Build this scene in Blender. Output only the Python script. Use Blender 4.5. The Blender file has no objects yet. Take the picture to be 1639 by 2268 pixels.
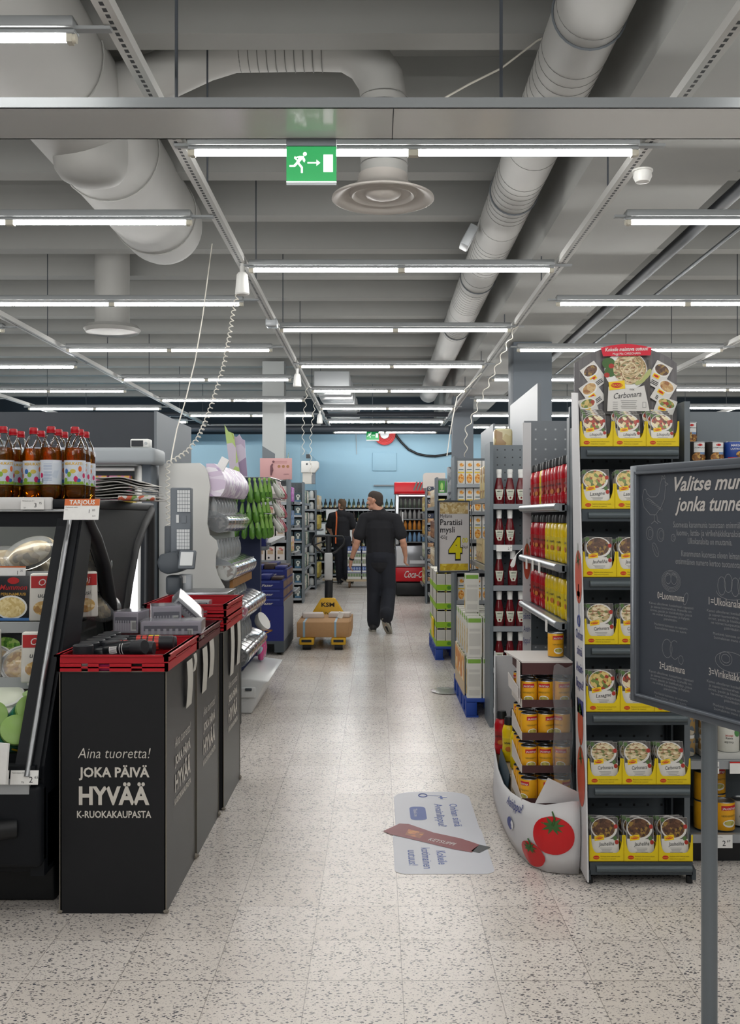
import bpy, bmesh, math, random
from mathutils import Vector, Matrix, Euler
random.seed(7)
S = bpy.context.scene
COL = S.collection
PI = math.pi
# ---------------------------------------------------------------- camera, world, exposure
F, VX, VY, H = 2190.0, 834.0, 1143.5, 1.47
cd = bpy.data.cameras.new('camera'); cam = bpy.data.objects.new('camera', cd); COL.objects.link(cam)
cam.location = (0, 0, H); cam.rotation_euler = (PI/2, 0, 0)
cd.sensor_fit = 'VERTICAL'; cd.sensor_height = 36.0; cd.lens = F/2268*36
cd.shift_x = -(VX-819.5)/2268; cd.shift_y = (VY-1134)/2268
cd.clip_start = 0.05; cd.clip_end = 100
S.camera = cam
w = bpy.data.worlds.new('world'); S.world = w; w.use_nodes = True
w.node_tree.nodes['Background'].inputs[0].default_value = (0.02, 0.022, 0.025, 1)
S.view_settings.view_transform = 'Standard'; S.view_settings.look = 'None'
S.view_settings.gamma = 1.0; S.view_settings.use_curve_mapping = False
S.view_settings.exposure = 0.0
TUBE = 63.0            # strength of the fluorescent tubes
try:
    S.cycles.use_denoising = True; S.cycles.max_bounces = 8; S.cycles.diffuse_bounces = 4; S.cycles.glossy_bounces = 3
    S.cycles.transmission_bounces = 6; S.cycles.transparent_max_bounces = 16; S.cycles.caustics_reflective = False; S.cycles.caustics_refractive = False
except Exception: pass

def X(px, D): return (px-VX)*D/F
def Z(py, D): return H-(py-VY)*D/F
def lin(c):
    c = c/255.0
    return c/12.92 if c <= .04045 else ((c+.055)/1.055)**2.4
def rgb(c): return (lin(c[0]), lin(c[1]), lin(c[2]), 1.0)

# ---------------------------------------------------------------- materials
MATS = {}
def mat(name, c=(128,128,128), r=.5, metal=0, emit=0, noise=None, trans=0, coat=0, spec=.5, bump=None, ior=1.45):
    if name in MATS: return MATS[name]
    m = bpy.data.materials.new(name); m.use_nodes = True; MATS[name] = m
    nt = m.node_tree; b = nt.nodes['Principled BSDF']
    b.inputs['Base Color'].default_value = rgb(c); b.inputs['Roughness'].default_value = r; b.inputs['Metallic'].default_value = metal
    b.inputs['IOR'].default_value = ior; b.inputs['Specular IOR Level'].default_value = spec
    if trans: b.inputs['Transmission Weight'].default_value = trans
    if coat: b.inputs['Coat Weight'].default_value = coat; b.inputs['Coat Roughness'].default_value = .12
    if emit:
        b.inputs['Emission Color'].default_value = rgb(c); b.inputs['Emission Strength'].default_value = emit
    if noise or bump:
        tc = nt.nodes.new('ShaderNodeTexCoord'); n = nt.nodes.new('ShaderNodeTexNoise')
        sc, am = noise or bump
        n.inputs['Scale'].default_value = sc; n.inputs['Detail'].default_value = 4
        nt.links.new(tc.outputs['Object'], n.inputs['Vector'])
        if noise:
            mx = nt.nodes.new('ShaderNodeMixRGB'); mx.blend_type = 'MIX'
            k = 1-am
            mx.inputs[1].default_value = tuple(v*k for v in rgb(c)[:3])+(1,); mx.inputs[2].default_value = tuple(min(1, v*(1+am)) for v in rgb(c)[:3])+(1,)
            nt.links.new(n.outputs['Fac'], mx.inputs[0]); nt.links.new(mx.outputs[0], b.inputs['Base Color'])
        else:
            bp = nt.nodes.new('ShaderNodeBump'); bp.inputs['Strength'].default_value = am; bp.inputs['Distance'].default_value = .01
            nt.links.new(n.outputs['Fac'], bp.inputs['Height']); nt.links.new(bp.outputs[0], b.inputs['Normal'])
    return m
def speck(name, cols, scale=60, r=.45, stretch=(1,1,1), spec=.5):
    """patchy food / print pattern: cells of a few colours"""
    if name in MATS: return MATS[name]
    m = bpy.data.materials.new(name); m.use_nodes = True; MATS[name] = m
    nt = m.node_tree; b = nt.nodes['Principled BSDF']; b.inputs['Roughness'].default_value = r; b.inputs['Specular IOR Level'].default_value = spec
    tc = nt.nodes.new('ShaderNodeTexCoord'); mp = nt.nodes.new('ShaderNodeMapping'); mp.inputs['Scale'].default_value = stretch
    v = nt.nodes.new('ShaderNodeTexVoronoi'); v.inputs['Scale'].default_value = scale
    cr = nt.nodes.new('ShaderNodeValToRGB'); cr.color_ramp.interpolation = 'CONSTANT'
    e = cr.color_ramp.elements
    while len(e) < len(cols): e.new(.5)
    for i, c in enumerate(cols): e[i].position = i/len(cols); e[i].color = rgb(c)
    sp = nt.nodes.new('ShaderNodeSeparateColor')
    nt.links.new(tc.outputs['Object'], mp.inputs[0]); nt.links.new(mp.outputs[0], v.inputs['Vector'])
    nt.links.new(v.outputs['Color'], sp.inputs[0]); nt.links.new(sp.outputs[0], cr.inputs[0]); nt.links.new(cr.outputs[0], b.inputs['Base Color'])
    return m
def clear(name, tint=(255,255,255), gloss=.25, r=.05, alpha=.0, base=(230,235,238)):
    """thin clear plastic or pane: see-through with reflections"""
    if name in MATS: return MATS[name]
    m = bpy.data.materials.new(name); m.use_nodes = True; MATS[name] = m
    nt = m.node_tree; nt.nodes.clear()
    o = nt.nodes.new('ShaderNodeOutputMaterial'); t = nt.nodes.new('ShaderNodeBsdfTransparent'); t.inputs[0].default_value = rgb(tint)
    g = nt.nodes.new('ShaderNodeBsdfGlossy'); g.inputs['Roughness'].default_value = r; g.inputs[0].default_value = (1,1,1,1)
    lw = nt.nodes.new('ShaderNodeLayerWeight'); lw.inputs[0].default_value = gloss
    mx = nt.nodes.new('ShaderNodeMixShader'); nt.links.new(lw.outputs['Fresnel'], mx.inputs[0])
    src = t
    if alpha:
        d = nt.nodes.new('ShaderNodeBsdfDiffuse'); d.inputs[0].default_value = rgb(base)
        m2 = nt.nodes.new('ShaderNodeMixShader'); m2.inputs[0].default_value = alpha
        nt.links.new(t.outputs[0], m2.inputs[1]); nt.links.new(d.outputs[0], m2.inputs[2]); src = m2
    nt.links.new(src.outputs[0], mx.inputs[1]); nt.links.new(g.outputs[0], mx.inputs[2]); nt.links.new(mx.outputs[0], o.inputs[0])
    return m

# ---------------------------------------------------------------- mesh builder
_TXT = {}
def glyphs(s, shear=0, off=0, sp=1.0):
    k = (s, shear, off, sp)
    if k not in _TXT:
        c = bpy.data.curves.new('t', 'FONT'); c.body = s; c.size = 1; c.shear = shear; c.offset = off; c.resolution_u = 2; c.space_character = sp
        o = bpy.data.objects.new('t', c); COL.objects.link(o)
        bpy.context.view_layer.update()
        me = bpy.data.meshes.new_from_object(o.evaluated_get(bpy.context.evaluated_depsgraph_get()))
        vs = [(v.co.x, v.co.y) for v in me.vertices]; fs = [tuple(p.vertices) for p in me.polygons]
        bpy.data.objects.remove(o); bpy.data.curves.remove(c); bpy.data.meshes.remove(me)
        x0 = min([v[0] for v in vs] or [0]); x1 = max([v[0] for v in vs] or [0])
        _TXT[k] = ([(x-x0, y) for x, y in vs], fs, x1-x0)
    return _TXT[k]
V = Vector
class MB:
    def __init__(s): s.v = []; s.f = []; s.m = []
    def add(s, vs, fs, m=0):
        n = len(s.v); s.v += [tuple(v) for v in vs]
        s.f += [tuple(i+n for i in f) for f in fs]; s.m += [m]*len(fs); return s
    def box(s, x0, x1, y0, y1, z0, z1, m=0):
        return s.add([(x0,y0,z0),(x1,y0,z0),(x1,y1,z0),(x0,y1,z0),(x0,y0,z1),(x1,y0,z1),(x1,y1,z1),(x0,y1,z1)],
              [(0,3,2,1),(4,5,6,7),(0,1,5,4),(1,2,6,5),(2,3,7,6),(3,0,4,7)], m)
    def obox(s, c, size, rot=(0,0,0), m=0):
        R = Euler(rot).to_matrix(); c = V(c)
        a, b, d = size[0]/2, size[1]/2, size[2]/2
        return s.add([c+R@V(p) for p in ((-a,-b,-d),(a,-b,-d),(a,b,-d),(-a,b,-d),(-a,-b,d),(a,-b,d),(a,b,d),(-a,b,d))],
              [(0,3,2,1),(4,5,6,7),(0,1,5,4),(1,2,6,5),(2,3,7,6),(3,0,4,7)], m)
    def beam(s, p0, p1, w, h, m=0, up=(0,0,1)):
        p0, p1 = V(p0), V(p1); d = (p1-p0).normalized(); u = V(up)
        if abs(d.dot(u)) > .95: u = V((0,1,0))
        sx = d.cross(u).normalized(); uz = sx.cross(d)
        q = []
        for p in (p0, p1):
            for a, b in ((-1,-1),(1,-1),(1,1),(-1,1)): q.append(p+sx*a*w/2+uz*b*h/2)
        return s.add(q, [(0,1,2,3),(7,6,5,4),(0,4,5,1),(1,5,6,2),(2,6,7,3),(3,7,4,0)], m)
    def tube(s, pts, r, n=10, m=0, caps=True, closed=False, sq=1.0):
        pts = [V(p) for p in pts]; N = len(pts); rs = r if isinstance(r, (list, tuple)) else [r]*N
        vs = []; prev = None
        for i, p in enumerate(pts):
            if closed: d = pts[(i+1) % N]-pts[i-1]
            else: d = pts[min(i+1, N-1)]-pts[max(i-1, 0)]
            d = d.normalized() if d.length > 1e-9 else V((0,0,1))
            if prev is None:
                u = V((0,0,1)) if abs(d.z) < .9 else V((0,1,0))
                a = d.cross(u).normalized()
            else:
                a = prev-d*prev.dot(d)
                a = a.normalized() if a.length > 1e-6 else d.cross(V((0,1,0))).normalized()
            prev = a; b = d.cross(a)
            for k in range(n):
                t = 2*PI*k/n; vs.append(p+(a*math.cos(t)+b*math.sin(t)*sq)*rs[i])
        fs = []
        for i in range(N if closed else N-1):
            j = (i+1) % N
            for k in range(n):
                l = (k+1) % n; fs.append((i*n+k, i*n+l, j*n+l, j*n+k))
        if caps and not closed: fs += [tuple(range(n-1, -1, -1)), tuple(range((N-1)*n, N*n))]
        return s.add(vs, fs, m)
    def cyl(s, p0, p1, r, n=16, m=0, r1=None): return s.tube([p0, p1], [r, r if r1 is None else r1], n, m)
    def lathe(s, prof, c=(0,0,0), n=20, m=0, sx=1, sy=1, ms=None):
        vs = []; fs = []; N = len(prof); mm = []
        for r, z in prof:
            for k in range(n): vs.append((c[0]+r*math.cos(2*PI*k/n)*sx, c[1]+r*math.sin(2*PI*k/n)*sy, c[2]+z))
        o = len(s.v); s.v += vs
        for i in range(N-1):
            for k in range(n):
                l = (k+1) % n; s.f.append((o+i*n+k, o+i*n+l, o+(i+1)*n+l, o+(i+1)*n+k)); s.m.append(ms[i] if ms else m)
        if prof[0][0] > 1e-5: s.f.append(tuple(o+k for k in range(n-1, -1, -1))); s.m.append(ms[0] if ms else m)
        if prof[-1][0] > 1e-5: s.f.append(tuple(o+(N-1)*n+k for k in range(n))); s.m.append(ms[-1] if ms else m)
        return s
    def prism(s, poly, fn, a0, a1, m=0):
        """poly: 2-D outline; fn(u,v,a)->xyz"""
        n = len(poly)
        vs = [fn(u, v, a0) for u, v in poly]+[fn(u, v, a1) for u, v in poly]
        return s.add(vs, [tuple(range(n-1,-1,-1)), tuple(range(n, 2*n))]+[(i, (i+1)%n, n+(i+1)%n, n+i) for i in range(n)], m)
    def poly(s, pts, m=0): return s.add(pts, [tuple(range(len(pts)))], m)
    def disc(s, c, ux, uy, rx, ry, n=20, m=0, rings=1):
        if rings > 1:
            c, ux, uy = V(c), V(ux), V(uy); vs = [c]
            for q in range(1, rings+1): vs += [c+(ux*rx*math.cos(2*PI*k/n)+uy*ry*math.sin(2*PI*k/n))*(q/rings) for k in range(n)]
            return s.add(vs, [(0,1+k,1+(k+1)%n) for k in range(n)]+[(1+(q-1)*n+k,1+q*n+k,1+q*n+(k+1)%n,1+(q-1)*n+(k+1)%n) for q in range(1,rings) for k in range(n)], m)
        c, ux, uy = V(c), V(ux), V(uy)
        return s.add([c+ux*rx*math.cos(2*PI*k/n)+uy*ry*math.sin(2*PI*k/n) for k in range(n)], [tuple(range(n))], m)
    def rect(s, c, ux, uy, w, h, m=0):
        c, ux, uy = V(c), V(ux)*w/2, V(uy)*h/2
        return s.add([c-ux-uy, c+ux-uy, c+ux+uy, c-ux+uy], [(0,1,2,3)], m)
    def text(s, t, o, ux, uy, size, m=0, al='C', shear=0, off=0, xs=1.0, width=None, sp=1.0):
        vs, fs, w = glyphs(t, shear, off, sp); o, ux, uy = V(o), V(ux), V(uy)
        if not vs: return s
        if width: xs = width/(w*size)
        dx = {'L':0, 'C':-w/2, 'R':-w}[al]
        return s.add([o+ux*((x+dx)*size*xs)+uy*(y*size) for x, y in vs], fs, m)
    def lines(s, pts, w, nrm, m=0):
        """thin flat stroke along points, lying in the plane with normal nrm"""
        nrm = V(nrm)
        for a, b in zip(pts[:-1], pts[1:]):
            a, b = V(a), V(b); d = (b-a)
            if d.length < 1e-7: continue
            q = nrm.cross(d.normalized())*w/2
            s.add([a-q, b-q, b+q, a+q], [(0,1,2,3)], m)
        return s
    def ico(s, c, r, sub=1, m=0, sc=(1,1,1)):
        bm = bmesh.new(); bmesh.ops.create_icosphere(bm, subdivisions=sub, radius=1)
        bm.verts.index_update()
        vs = [(c[0]+v.co.x*r*sc[0], c[1]+v.co.y*r*sc[1], c[2]+v.co.z*r*sc[2]) for v in bm.verts]; fs = [tuple(v.index for v in f.verts) for f in bm.faces]
        bm.free(); return s.add(vs, fs, m)
    def xf(s, M, start=0):
        s.v[start:] = [tuple(M@V(v)) for v in s.v[start:]]; return s
    def mesh(s, name, mats, smooth=None, bevel=0, segs=2):
        me = bpy.data.meshes.new(name); me.from_pydata(s.v, [], s.f)
        for x in (mats if isinstance(mats, (list, tuple)) else [mats]): me.materials.append(x)
        me.polygons.foreach_set('material_index', s.m)
        if bevel:
            bm = bmesh.new(); bm.from_mesh(me); bmesh.ops.remove_doubles(bm, verts=bm.verts, dist=1e-6)
            es = [e for e in bm.edges if len(e.link_faces) == 2 and e.calc_face_angle(0) > .6]
            bmesh.ops.bevel(bm, geom=es, offset=bevel, segments=segs, affect='EDGES', profile=.5, clamp_overlap=True)
            bm.to_mesh(me); bm.free(); smooth = smooth or 50
        if smooth:
            me.polygons.foreach_set('use_smooth', [True]*len(me.polygons)); me.set_sharp_from_angle(angle=math.radians(smooth))
        me.update(); return me
    def obj(s, name, mats, parent=None, loc=(0,0,0), rot=(0,0,0), **k):
        o = bpy.data.objects.new(name, s.mesh(name, mats, **k)); COL.objects.link(o)
        o.location = loc; o.rotation_euler = rot
        if parent: o.parent = parent
        return o
# ---------------------------------------------------------------- things
def tag(o, label, cat, group=None):
    o['label'] = label; o['category'] = cat
    if group: o['group'] = group
    return o
def root(name, label, cat, loc=(0,0,0), rz=0, group=None):
    o = bpy.data.objects.new(name, None); COL.objects.link(o); o.empty_display_size = .05
    o.location = loc; o.rotation_euler = (0,0,rz); return tag(o, label, cat, group)
def struct(mb, name, m, **k):
    o = mb.obj(name, m, **k); o['kind'] = 'structure'; return o
def dup(r, loc=None, rz=None, label=None, group=None, rot=None, scale=None):
    c = r.copy(); COL.objects.link(c)
    if loc is not None: c.location = loc
    if rz is not None: c.rotation_euler = (0,0,rz)
    if rot is not None: c.rotation_euler = rot
    if scale: c.scale = (scale,)*3
    if label: c['label'] = label
    if group: c['group'] = group
    for ch in list(r.children):
        d = ch.copy(); COL.objects.link(d); d.parent = c
        for g in list(ch.children):
            e = g.copy(); COL.objects.link(e); e.parent = d
    return c
class Kind:
    """first call places the prototype, later calls copy it with its parts"""
    every = []
    def __init__(s, r): s.r = r; s.used = False; Kind.every.append(s)
    def __call__(s, loc, label, group=None, rz=0, rot=None, scale=None):
        rot = rot or (0,0,rz)
        if not s.used:
            s.used = True; o = s.r; o.location = loc; o.rotation_euler = rot; o['label'] = label
            if scale: o.scale = (scale,)*3
            if group: o['group'] = group
            return o
        return dup(s.r, loc, rot=rot, label=label, group=group, scale=scale)
ORD = 'first second third fourth fifth sixth seventh eighth ninth tenth eleventh twelfth thirteenth fourteenth fifteenth sixteenth seventeenth eighteenth nineteenth twentieth'.split()
UX, UY, UZ = (1,0,0), (0,1,0), (0,0,1)

# common materials
white = mat('white_plastic', (225,225,222), .45); paper = mat('white_paper', (232,232,230), .7, noise=(60,.05))
black = mat('black_plastic', (26,28,31), .4); ink = mat('dark_ink', (35,37,42), .6); steel = mat('brushed_steel', (150,152,155), .3, .9)
grey = mat('grey_metal', (118,124,130), .45, .2); dgrey = mat('dark_grey_metal', (66,71,78), .5, .1); lgrey = mat('light_grey_metal', (165,169,172), .4, .2)
red = mat('red_print', (190,22,38), .45); yellow = mat('yellow_card', (240,206,22), .45); green = mat('green_print', (110,165,50), .5)
blue = mat('blue_print', (32,52,125), .5); brown = mat('brown_card', (176,138,98), .8, noise=(30,.08)); kcard = mat('raw_card', (196,178,150), .85)
# ================================================================ SETTING
def floor_mat():
    m = bpy.data.materials.new('speckled_floor_tiles'); m.use_nodes = True; nt = m.node_tree; N = nt.nodes; L = nt.links
    b = N['Principled BSDF']; tc = N.new('ShaderNodeTexCoord')
    def node(t, **k):
        n = N.new(t)
        for a, v in k.items(): setattr(n, a, v)
        return n
    def math_(op, a, b_=None):
        n = node('ShaderNodeMath', operation=op)
        for i, v in enumerate((a, b_)):
            if v is None: continue
            if isinstance(v, (int, float)): n.inputs[i].default_value = v
            else: L.new(v, n.inputs[i])
        return n.outputs[0]
    sx = node('ShaderNodeSeparateXYZ'); L.new(tc.outputs['Object'], sx.inputs[0])
    gx = math_('DIVIDE', math_('SUBTRACT', sx.outputs[0], .0815), .3); gy = math_('DIVIDE', math_('SUBTRACT', sx.outputs[1], .13), .3)
    def edge(g):
        fr = math_('FRACT', g); return math_('ABSOLUTE', math_('SUBTRACT', fr, .5))
    gr = math_('MAXIMUM', math_('GREATER_THAN', edge(gx), .4950), math_('GREATER_THAN', edge(gy), .4935))
    cx = node('ShaderNodeCombineXYZ'); L.new(math_('FLOOR', gx), cx.inputs[0]); L.new(math_('FLOOR', gy), cx.inputs[1])
    wn = node('ShaderNodeTexWhiteNoise'); L.new(cx.outputs[0], wn.inputs['Vector'])
    # flecks
    def flecks(scale, lim, rnd, rot):
        mp = node('ShaderNodeMapping'); mp.inputs['Scale'].default_value = (1, 1.6, 1); mp.inputs['Rotation'].default_value = (0,0,rot); L.new(tc.outputs['Object'], mp.inputs[0])
        nz = node('ShaderNodeTexNoise'); nz.inputs['Scale'].default_value = scale*.7; L.new(mp.outputs[0], nz.inputs['Vector'])
        ad = node('ShaderNodeVectorMath', operation='MULTIPLY_ADD'); L.new(nz.outputs['Color'], ad.inputs[0]); ad.inputs[1].default_value = (.016,.016,0); L.new(mp.outputs[0], ad.inputs[2])
        v = node('ShaderNodeTexVoronoi', voronoi_dimensions='2D'); v.inputs['Scale'].default_value = scale; L.new(ad.outputs[0], v.inputs['Vector'])
        sc = node('ShaderNodeSeparateColor'); L.new(v.outputs['Color'], sc.inputs[0])
        thr = math_('MULTIPLY', sc.outputs[1], lim)
        return math_('MULTIPLY', math_('LESS_THAN', v.outputs['Distance'], thr), math_('LESS_THAN', sc.outputs[0], rnd)), sc.outputs[2]
    f1, c1 = flecks(84, .50, .46, .4); f2, c2 = flecks(165, .5, .34, 1.2)
    mixb = node('ShaderNodeMixRGB'); mixb.inputs[1].default_value = rgb((209,201,193)); mixb.inputs[2].default_value = rgb((220,213,206)); L.new(wn.outputs['Value'], mixb.inputs[0])
    fc = node('ShaderNodeValToRGB'); fc.color_ramp.elements[0].color = rgb((64,68,80)); fc.color_ramp.elements[1].color = rgb((130,124,120)); L.new(c1, fc.inputs[0])
    m1 = node('ShaderNodeMixRGB'); L.new(f1, m1.inputs[0]); L.new(mixb.outputs[0], m1.inputs[1]); L.new(fc.outputs[0], m1.inputs[2])
    m2 = node('ShaderNodeMixRGB'); L.new(math_('MULTIPLY', f2, .6), m2.inputs[0]); L.new(m1.outputs[0], m2.inputs[1]); m2.inputs[2].default_value = rgb((108,106,110))
    m3 = node('ShaderNodeMixRGB'); L.new(math_('MULTIPLY', gr, .58), m3.inputs[0]); L.new(m2.outputs[0], m3.inputs[1]); m3.inputs[2].default_value = rgb((110,103,97))
    L.new(m3.outputs[0], b.inputs['Base Color'])
    b.inputs['Roughness'].default_value = .25
    b.inputs['Specular IOR Level'].default_value = .45
    return m
struct(MB().box(-12, 12, -8, 24.6, -.1, 0), 'floor', floor_mat())
ceil_m = mat('painted_concrete', (156,157,154), .85, noise=(3,.05))
c = MB().box(-12, 12, -8, 24.6, 4.8, 4.9)
for k in range(-11, 16): c.box(-12, 12, 5.96+1.2*k, 6.17+1.2*k, 4.38, 4.8)
struct(c, 'ceiling', ceil_m)
wall_m = mat('grey_wall_paint', (140,146,150), .8, noise=(2,.04)); bluew = mat('blue_wall_paint', (148,184,204), .75, noise=(1.5,.04)); navy = mat('dark_slate_paint', (38,50,60), .8, noise=(2,.1))
wb = MB().box(-12, 12, 24.5, 24.7, 0, 3.5, 0).box(-12, 12, 24.48, 24.7, 3.5, 4.8, 1)
struct(wb, 'wall_back', [bluew, navy])
struct(MB().box(-12.2, -12, -8, 24.6, 0, 4.8), 'wall_left', navy); struct(MB().box(12, 12.2, -8, 24.6, 0, 4.8), 'wall_right', wall_m)
struct(MB().box(-12, 12, -8.2, -8, 0, 4.8), 'wall_front', wall_m)
# blue partition in front of the back wall and the dark cold-room bulkhead
struct(MB().box(-9, -1.5, 19.4, 24.5, 0, 2.87), 'partition_blue', bluew)
bk = MB().box(-9, -2.54, 11.4, 13.5, 0, 2.67, 0).box(-2.56, -2.53, 11.38, 13.5, 0, 2.68, 1)
struct(bk, 'partition_cold_room', [mat('charcoal_panel', (52,57,64), .6, noise=(4,.08)), mat('grey_panel', (112,118,124), .6)])
# concrete beam along the aisle and columns
struct(MB().box(1.42, 2.46, -8, 24.5, 3.82, 4.5), 'beam_concrete', ceil_m)
colm = mat('column_paint', (96,103,110), .7, noise=(3,.05))
struct(MB().box(1.84, 2.36, 13.3, 13.82, 0, 3.82), 'column_front', colm, bevel=.01)
struct(MB().box(1.5, 1.9, 19.4, 19.8, 0, 4.4), 'column_rear', colm)
struct(MB().box(-2.16, -1.75, 18.7, 19.1, 0, 4.4), 'column_left', mat('pale_column', (178,182,182), .7))
# far roof steel
rs = MB()
for y, z, r in ((20.2, 3.55, .05), (22.0, 3.42, .07), (23.2, 3.6, .05)): rs.cyl((-11, y, z), (1.6, y, z), r, 10)
tag(rs.obj('roof_pipe', dgrey, smooth=40), 'grey pipes running crosswise under the roof before the blue wall', 'pipe')
rd = MB()
for i in range(5): rd.box(-1.05-.0*i+.02*i, -.45+.02*i, 16.5+i*1.1, 17.5+i*1.1, 3.62-.02*i, 3.9-.02*i)
tag(rd.obj('rectangular_duct', lgrey, bevel=.02), 'pale rectangular air duct with sleeves near the far end of the aisle', 'air duct')

# ================================================================ CEILING SERVICES
duct_m = mat('painted_duct', (176,176,173), .6, noise=(5,.04))
# fat round duct with domed end
d = MB(); R = .385; cx, cz = -2.06, 4.28
pts = [(cx, y, cz) for y in (-8, 0, 4, 7.5, 9.5)]; rr = [R]*5
for a in (20, 40, 60, 75, 85, 89.5): pts.append((cx, 9.5+.38*math.sin(math.radians(a)), cz)); rr.append(R*math.cos(math.radians(a)))
d.tube(pts, rr, 40)
fat = root('round_duct', 'fat white round duct with a domed end hanging at the left', 'air duct')
d.obj('duct_barrel', duct_m, fat, smooth=40)
sc_ = MB().lathe([(.001,-.07),(.06,-.068),(.12,-.055),(.18,-.025),(.215,.03),(.225,.1),(.225,.42)], (cx+.08, 6.85, cz-R-.065), 28, sx=1.12, sy=1.12)
sc_.obj('outlet_bulge', duct_m, fat, smooth=60)
pl = MB()
for k in range(6): pl.tube([(cx+R*1.02*math.cos(a), 1.4+k*1.55, cz+R*1.02*math.sin(a)) for a in [i*2*PI/32 for i in range(32)]], .006, 5, closed=True)
pl.obj('duct_seam', duct_m, fat, smooth=60)
# stub at rear left
st = MB().tube([(-3.1, 11.6, 4.8), (-3.1, 11.6, 3.72)], .2, 24); st.lathe([(.2,0),(.3,-.02),(.33,-.06),(.3,-.1),(.1,-.12)], (-3.1, 11.6, 3.72), 24)
tag(st.obj('round_duct', duct_m, smooth=40), 'short vertical round duct dropping from the ceiling beyond the domed duct', 'air duct')
# spiral duct at right
sd = root('round_duct', 'long spiral wound round duct running down the aisle at right', 'air duct')
MB().cyl((1.1, -8, 4.07), (1.1, 21, 4.07), .188, 40).obj('duct_barrel', duct_m, sd, smooth=40)
def ring(mb, c, r, rad, n=28, ax='y'):
    mb.tube([(c[0]+r*math.cos(2*PI*i/n), c[1], c[2]+r*math.sin(2*PI*i/n)) if ax == 'y' else (c[0]+r*math.cos(2*PI*i/n), c[1]+r*math.sin(2*PI*i/n), c[2]) for i in range(n)], rad, 4, closed=True)
sm = MB(); y = 1.0
while y < 14:
    ring(sm, (1.1, y, 4.07), .1885, .0022); y += .11 if (int(y*1.1) % 2 == 0) else .45
sm.obj('spiral_seam', mat('seam_grey', (120,120,118), .6), sd)
for y in (2.2, 5.0, 7.8, 10.6, 13.4):
    hb = MB(); ring(hb, (1.1, y+.1, 4.07), .192, .008); hb.cyl((1.1, y+.1, 4.26), (1.1, y+.1, 4.8), .006, 6); hb.obj('hanger_band', grey, sd, smooth=60)
dm = MB().obox((.82, 8.8, 3.95), (.08,.2,.2), (0,.5,0)); dm.obj('damper_box', lgrey, sd, bevel=.01)
# branch duct + diffuser
bd = root('branch_duct', 'flexible branch duct bending down to the round ceiling diffuser', 'air duct')
pp = [(-1.75, 6.56, 4.3), (-1.45, 6.56, 4.38), (-1.15, 6.56, 4.52), (-.95, 6.56, 4.58), (-.4, 6.56, 4.59), (-.2, 6.56, 4.58), (-.06, 6.56, 4.5), (.03, 6.56, 4.36), (.05, 6.56, 4.2), (.05, 6.56, 3.72)]
MB().tube(pp, .155, 28).obj('duct_hose', duct_m, bd, smooth=50)
rg = MB()
for i in range(9): ring(rg, (.05, 6.56, 3.8+i*.055), .157, .004, ax='z')
for i in range(10): rg.tube([(-.9+i*.06+(.0), 6.56+.158*math.cos(a), 4.585+.158*math.sin(a)) for a in [k*2*PI/24 for k in range(24)]], .003, 4, closed=True)
rg.obj('hose_rib', mat('seam_grey'), bd)
df = root('ceiling_diffuser', 'white round ceiling diffuser with concentric cones under the branch duct', 'air diffuser', (.042, 6.52, 3.56))
dmat = mat('diffuser_white', (192,187,181), .5)
MB().lathe([(.16,.16),(.17,.1),(.25,.05),(.335,.012),(.338,.0),(.325,-.004),(.29,.012),(.245,.035)], n=48).obj('outer_cone', dmat, df, smooth=50)
MB().lathe([(.235,.05),(.22,.03),(.205,.015),(.195,.02),(.15,.07)], n=40).obj('middle_cone', dmat, df, smooth=50)
MB().lathe([(.14,.06),(.11,.02),(.05,.0),(.001,.0)], n=32).obj('inner_cone', dmat, df, smooth=50)
# black drain pipe and conduits at right
tag(MB().tube([(2.78, y, 3.98) for y in (-8, 3, 9, 21)], .055, 14).obj('drain_pipe', mat('black_pipe', (32,38,48), .5), smooth=50), 'black drain pipe running beside the concrete beam', 'pipe')
tag(MB().tube([(3.25, y, 4.05) for y in (-8, 21)], .018, 8).obj('conduit_pipe', grey, smooth=50), 'thin grey conduit running parallel to the black drain pipe', 'pipe')
# lighting rails
def rail_mat():
    m = bpy.data.materials.new('slotted_rail'); m.use_nodes = True; nt = m.node_tree; N = nt.nodes; L = nt.links; b = N['Principled BSDF']
    tc = N.new('ShaderNodeTexCoord'); s = N.new('ShaderNodeSeparateXYZ'); L.new(tc.outputs['Object'], s.inputs[0])
    def mt(op, a, v):
        n = N.new('ShaderNodeMath'); n.operation = op; L.new(a, n.inputs[0])
        if isinstance(v, float): n.inputs[1].default_value = v
        else: L.new(v, n.inputs[1])
        return n.outputs[0]
    fr = N.new('ShaderNodeMath'); fr.operation = 'FRACT'; L.new(mt('MULTIPLY', s.outputs[1], 20.0), fr.inputs[0])
    ab = N.new('ShaderNodeMath'); ab.operation = 'ABSOLUTE'; L.new(s.outputs[0], ab.inputs[0])
    f = mt('MULTIPLY', mt('MULTIPLY', mt('LESS_THAN', fr.outputs[0], .62), mt('LESS_THAN', ab.outputs[0], .009)), mt('LESS_THAN', s.outputs[2], .02))
    mx = N.new('ShaderNodeMixRGB'); L.new(f, mx.inputs[0]); mx.inputs[1].default_value = rgb((196,196,193)); mx.inputs[2].default_value = rgb((30,32,34)); L.new(mx.outputs[0], b.inputs['Base Color'])
    b.inputs['Roughness'].default_value = .45; return m
rm = rail_mat(); RX = (-6.4, -3.83, -1.09, 1.49, 4.2, 6.8)
RN = ('far left rail over the cold room', 'rail left of the domed duct end', 'rail above the left edge of the aisle', 'rail under the concrete beam', 'rail over the right hand shelves', 'outermost rail at the right')
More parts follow.
